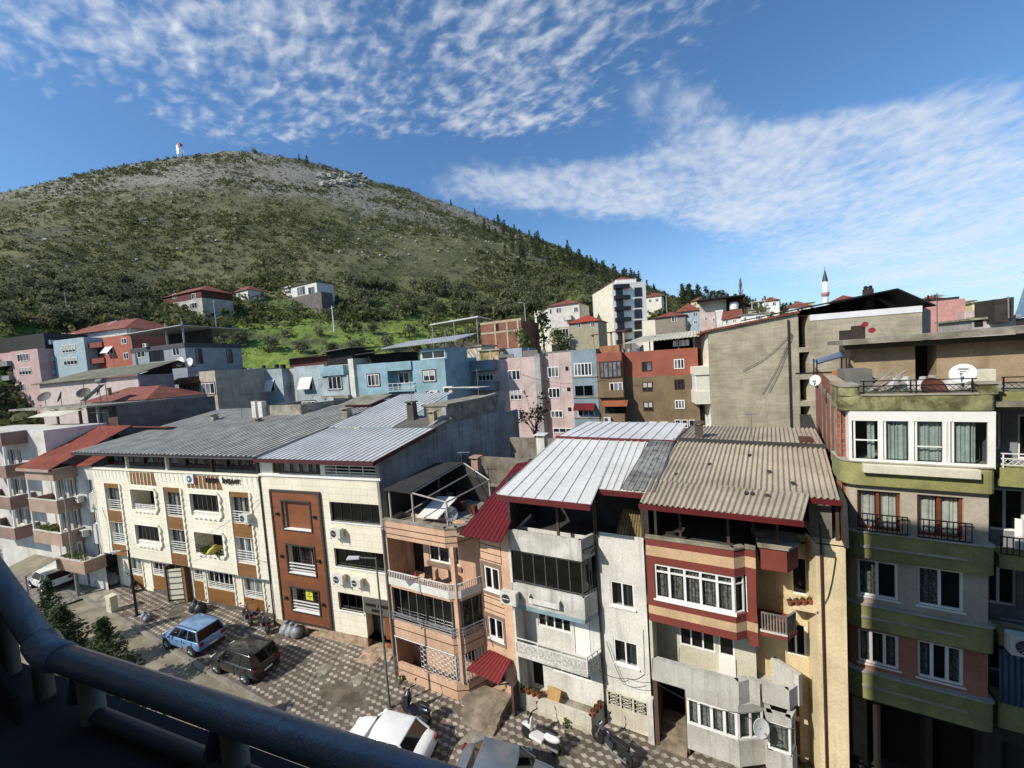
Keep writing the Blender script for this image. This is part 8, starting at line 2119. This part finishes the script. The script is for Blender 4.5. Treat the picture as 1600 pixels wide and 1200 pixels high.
# ------------------------------------------------------------------ aerials and overhead wires
aer = [None]
def aerial(label, p, s_=1.0):
    if aer[0] is None:
        root = empty('tv_aerial', label, 'aerial', p)
        b = MB(); b.tube([(0, 0, -.2), (0, 0, 2.4)], .025, 5); b.build('mast', metal, root)
        b = MB(); b.tube([(-.6, 0, 2.2), (.6, 0, 2.3)], .015, 4)
        for k in range(7): x = -.55 + .18 * k; b.tube([(x, -.28 + .02 * k, 2.2 + .015 * k), (x, .28 - .02 * k, 2.2 + .015 * k)], .01, 3)
        b.build('antenna', metal, root); aer[0] = root; return
    dup(aer[0], p, random.uniform(0, 6), label, None, s_)
aerial('thin tv aerial beside the white flues of the dark roof', CR.w(10.4, 6.2, 13.7)); aerial('thin tv aerial on the pale metal roof near the stair box', CR.w(27.6, 8.2, 14.7)); aerial('thin tv aerial at the back of the peach terrace', PEf.w(1.2, 6.4, 9.0), 1.2)
aerial('thin tv aerial on the stair box of the red-brown framed house', CR.w(32.4, 11.0, 15.0)); aerial('thin tv aerial on the green house hut slab', GRf.w(5.4, 8.0, 17.8), .8); aerial('thin tv aerial on the left blue house', Fb.w(-20.5, 3, 17.6), 1.1)
aerial('thin tv aerial on the pink house by its grey pillar', Fp.w(12.5, 3, 17.6), 1.1); aerial('thin tv aerial on the mossy corrugated roof', at(180, 585, 58), 1.3); aerial('thin tv aerial on the terrace slab at the left', CR.w(-14, 6, 16.2), 1.1); aerial('thin tv aerial over the red and brown house', Fp.w(29.5, 4, 17.8), 1.1)
aerial('thin tv aerial on the fibre-cement roof ridge', REf.w(4.6, 6.4, 12.6), .7); aerial('thin tv aerial on the tiled roof of the tan balcony house', CR.w(-4.0, 2.6, 13.6), .9)

# ------------------------------------------------------------------ pots, plants, balcony things
terr_ = M('terracotta', '#8f4d35', .85, .15)
potproto = [None]
def pot(label, p, s=1.0, plant_=True, group=None):
    if potproto[0] is None:
        root = empty('flower_pot', label, 'flower pot', p, 0, group)
        b = MB(); b.lathe([(.09, 0), (.13, .2), (.15, .2), (.15, .25), (.12, .25), (.11, .2)], 12); b.build('pot', terr_, root)
        v, f = leaves(40, .08, .08, .08, .3, .035, 5, 4); o = bpy.data.objects.new('plant', np_mesh('plant', v, f, fol_green)); COL.objects.link(o); o.parent = root
        potproto[0] = root; return root
    return dup(potproto[0], p, random.uniform(0, 6), label, group, s)
for k in range(4): pot('terracotta pot on the low white terrace wall by the awning', WHf.w(.2 + .3 * k, .06, .85), 1.0, group='pots on the low white terrace wall')
for k in range(3): pot('terracotta pot on the curved end of the terrace wall near the gate', WHf.w(3.85 + .1 * k, .1 + .28 * k, .85), 1.0, group='pots near the gate')
for k in range(4): pot('small pot on the window ledge beside the yellow wall', REf.w(5.3 + .24 * k, 1.0 + .12 * k, 7.3), .8, group='pots on the ledge by the yellow wall')
b = MB(); b.box(5.2, 6.2, .95, 1.9, 7.18, 7.29); b.build('ledge', yel, RB)
def planter(label, F, u0_, u1_, v, h, n, seed, fol=None):
    v_, f_ = leaves(n, (u1_ - u0_) / 2, .22, .3, .15, .09, 8, seed); o = bpy.data.objects.new('balcony_plant', np_mesh('balcony_plant', v_, f_, fol or fol_green)); COL.objects.link(o); o.location = F.w((u0_ + u1_) / 2, v, h); o.rotation_euler = (0, 0, F.t); tag(o, label, 'plant'); return o
planter('trailing plants along the lowest tan balcony', CR, -6.6, -3.0, -1.2, 5.65, 420, 3); planter('shrubby plants on the street-level tan planter', CR, -3.6, 0, -1.1, 3.4, 320, 4)
planter('plants spilling over the lower right scalloped balcony', CR, 12.8, 15.7, -.05, 5.0, 420, 5)
o = bag('yellow cloth bundle on the plant-filled scalloped balcony', CR.w(14.9, -.12, 5.05), .9, ('cloth_yellow', '#cfbf52', .8, .15, 2), 55, None, 'cloth_bundle', 'cloth'); o.scale = (1.4, .6, .7)
planter('weeds at the foot of the white terrace wall', WHf, 2.3, 2.8, -.18, .02, 40, 6); planter('weeds along the foot of the peach house', PEf, .2, .9, -.18, .0, 45, 7)
# chairs and a red toy on the peach balcony, box on the white terrace
def chair(label, p, rz):
    root = empty('chair', label, 'chair', p, rz); m_ = M('chair_dark', '#2a2422', .6)
    b = MB(); b.box(-.22, .22, -.22, .22, .42, .46); b.build('seat', m_, root); b = MB(); b.box(-.22, .22, .18, .22, .46, .92); b.build('backrest', m_, root)
    for x in (-.2, .2):
        for y in (-.2, .2): b = MB(); b.box(x - .02, x + .02, y - .02, y + .02, 0, .42); b.build('leg', m_, root)
    return root
chair('dark plastic chair left of the white window on the peach balcony', PEf.w(2.2, .8, 5.58), .6); chair('dark plastic chair in the corner of the peach balcony', PEf.w(3.5, .8, 5.58), -.5)
o = bag('red toy figure standing at the white peach-house rail', PEf.w(1.7, .35, 5.6), .9, ('toy_red', '#b02a35', .5, .1), 61, None, 'toy', 'toy'); o.scale = (.35, .35, 1.1)
b = MB(); b.hexa([(-.5, -.25, 0), (.5, -.3, 0), (.5, .3, 0), (-.5, .3, 0), (-.5, -.4, .45), (.5, -.4, .3), (.5, .3, .75), (-.5, .3, .85)]); o = b.build('carton', M('cardboard', '#b58f5a', .85, .12)); o.location = WHf.w(1.7, .5, .42); o.scale = (.7, .7, .75); tag(o, 'brown cardboard carton on the white house terrace', 'box')
# loose cables
def cable(label, pts, r=.014):
    b = MB(); out_ = []
    for p, q in zip(pts, pts[1:]):
        L_ = (q - p).length
        for k in range(10): t_ = k / 10; out_.append(p.lerp(q, t_) - Vector((0, 0, .09 * L_ * math.sin(math.pi * t_))))
    b.tube(out_ + [pts[-1]], r, 4); o = b.build('cable', black); tag(o, label, 'cable'); return o
cable('thin cable sagging over the cream gate to the red house', [WHf.w(4.3, -.0, 3.3), WHf.w(5.4, .85, 2.6), WHf.w(6.3, .2, 3.6), WHf.w(6.35, .0, 5.8)])
cable('cable hanging in loops beside the gate pier', [WHf.w(4.5, .8, 4.2), WHf.w(5.2, .8, 2.3), WHf.w(6.3, .4, 2.9)])
cable('cable strung along the grey parapet above the glazed bay', [REf.w(.1, -.05, 3.15), REf.w(3.3, -.08, 2.95), REf.w(5.2, .0, 2.95)])
cable('cable from the yellow wall to the green house', [REf.w(6.3, .85, 4.1), GRf.w(.3, .1, 4.3)]); cable('second, lower cable from the yellow wall to the green house', [REf.w(6.3, .85, 3.9), GRf.w(.3, .1, 3.9)])
cable('cable looping down the yellow wall', [REf.w(6.75, .9, 9.6), REf.w(6.5, .9, 8.0), REf.w(6.3, .88, 7.6)])
cable('cable hanging from the peach bay to its wall', [PEf.w(4.6, .1, 5.5), PEf.w(5.6, 1.1, 4.2), PEf.w(5.9, 1.2, 2.6)])

cable('overhead wire from the grey utility pole to the ochre-boarded house', [Vector((-49.7, 11.0, 8.6)), CR.w(.3, -.05, 9.0)])
cable('overhead wire from the dark lamp to the cream drainpipe', [Vector((-39.5, 11.8, 5.6)), CR.w(20.1, -.1, 9.4)], .011)
cable('wire drooping down the ochre-boarded facade beside the left windows', [CR.w(.9, -.06, 7.6), CR.w(1.4, -.06, 6.3), CR.w(1.2, -.06, 3.6)])
cable('wire across the seam of the two cream houses', [CR.w(18.9, -.1, 5.1), CR.w(20.3, -.1, 4.9)])
cable('long wire over the courtyard from the party wall to the pink house', [CR.w(33.0, 11.5, 14.0), Fp.w(9.0, -.1, 14.2)], .02)
cable('wire from the blue house roof to the mossy roof', [Fb.w(-22.0, .5, 17.3), at(205, 590, 60)], .02)
cable('wire from the pink house to the red and brown house', [Fp.w(10.0, -.2, 16.0), Fp.w(24.0, -.6, 15.3)], .018)
# ------------------------------------------------------------------ trees on our side of the street
near = tree_proto('street_tree', 'right, lower one of two dark conifer tops just beyond the rail', 'tree', leaves(3600, 1.15, 1.15, 2.1, 3.0, .07, 12, 201, cone=True), fol_pine, 2.6, .14, None, 0)
near.location = (-31.6, 7.7, -.15); near.scale = (1.5, 1.5, .95)
dup(near, (-36.2, 7.1, -.15), 1.2, 'left, taller one of two dark conifer tops just beyond the rail', None, (1.8, 1.8, .94))
dup(near, (-24.6, 6.2, -.15), 2.2, 'street tree behind the rail whose shade falls on the pavement by the black SUV', None, (1.5, 1.5, 1.05))
dup(near, (-40.5, 7.6, -.15), 2.2, 'dark conifer behind the bent corner of the rail', None, (1.3, 1.3, 1.05))
dup(near, (-69, 8.9, -.15), 2.9, 'dark tree at the far end of the street beyond the rail', None, (1.8, 1.8, 1.6))

# ------------------------------------------------------------------ the balcony we stand on and its building
def cw(x, y, z): return CAM + R3 @ Vector((x, y, z))
P1 = cw(-1.206 * .92, .699 * .92, .92); P0 = cw(-1.331 * 1.02, .519 * 1.02, 1.02); Pr = cw(-.067 * .55, 1.09 * .55, .55)
railp = M('rail_paint', '#717d88', .32, .2, 2.5, bump=.2, bscale=40, spec=.8, metal=.2)
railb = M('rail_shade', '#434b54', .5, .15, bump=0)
rl = empty('balcony_railing', 'dark blue-grey tubular balcony railing with a corner bend, close in front', 'railing', tuple(P1))
def loc(p): return p - P1
b = MB(); far = P1 + (P0 - P1) * 2.4; near_ = P1 + (Pr - P1) * 1.9
b.tube([loc(near_), loc(Pr), loc(P1 + (Pr - P1) * .03)], .0272, 28); b.build('handrail', railp, rl, True)
b = MB(); b.tube([loc(P1 + (P0 - P1) * .12), loc(far)], .0268, 28); b.build('handrail', railp, rl, True)
b = MB(); b.tube([loc(P1 + (Pr - P1) * .05), loc(P1 + (Pr - P1) * .008), loc(P1 + (P0 - P1) * .04), loc(P1 + (P0 - P1) * .16)], .0312, 24); b.build('corner_joint', railp, rl, True)
lo = Vector((0, 0, -.112)); dd_ = (Pr - P1).normalized()
b = MB(); b.tube([loc(P1 + dd_ * .17 + lo), loc(near_ + lo)], .016, 14); b.build('lower_rail', railb, rl, True)
for k, s_ in enumerate((.16, .62, 1.1)):
    q = P1 + dd_ * s_; b = MB(); b.tube([loc(q), loc(q + Vector((0, 0, -1.0)))], .021, 14); b.build('post', M('post_grey', '#5d5c54', .5, .2), rl, True)
    b = MB(); b.tube([loc(q + dd_ * -.03 + Vector((0, 0, -.03))), loc(q + dd_ * -.06 + Vector((0, 0, -.09)))], .018, 10); b.build('bracket', railb, rl)
for s_ in (.06, .30, .55, .8):
    q = P1 + (P0 - P1).normalized() * s_; b = MB(); b.tube([loc(q + Vector((0, 0, -.02))), loc(q + Vector((0, 0, -1.1)))], .017, 10); b.build('post', M('post_brown', '#4d4433', .6, .2), rl, True)
A_ = cw((245 - 800) / FPX * .88, (1112 - 600) / FPX * .88, .88); B_ = cw((400 - 800) / FPX * .777, (1170 - 600) / FPX * .777, .777)
zf = min(A_.z, B_.z); e_ = (B_ - A_); e_.z = 0; e_.normalize(); n_ = Vector((e_.y, -e_.x, 0)); n_ = n_ if n_.y < 0 else -n_
ob = empty('apartment_building', 'shaded grey balcony slab and wall of the house we look out from', 'apartment building', (0, 0, 0))
q0 = A_ - e_ * .9; q1 = A_ + e_ * 4
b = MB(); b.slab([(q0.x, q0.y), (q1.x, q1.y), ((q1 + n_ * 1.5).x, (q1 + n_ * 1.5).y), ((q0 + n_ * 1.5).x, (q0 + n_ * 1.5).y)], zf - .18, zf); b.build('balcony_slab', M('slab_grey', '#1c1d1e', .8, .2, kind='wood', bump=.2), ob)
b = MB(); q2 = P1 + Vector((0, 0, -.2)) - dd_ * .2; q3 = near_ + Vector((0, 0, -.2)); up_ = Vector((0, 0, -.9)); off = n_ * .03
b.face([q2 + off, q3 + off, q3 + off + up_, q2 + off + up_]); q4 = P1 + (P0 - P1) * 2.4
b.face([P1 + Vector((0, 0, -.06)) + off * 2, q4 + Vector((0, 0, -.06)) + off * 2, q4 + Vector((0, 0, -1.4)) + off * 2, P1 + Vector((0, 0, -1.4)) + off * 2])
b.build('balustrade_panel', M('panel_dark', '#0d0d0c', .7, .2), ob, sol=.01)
b = MB(); b.box(-8.35, 34, -15, -1.0, -.3, 30.5); b.build('wall', M('own_render', '#8f8a80', .9, .15), ob)
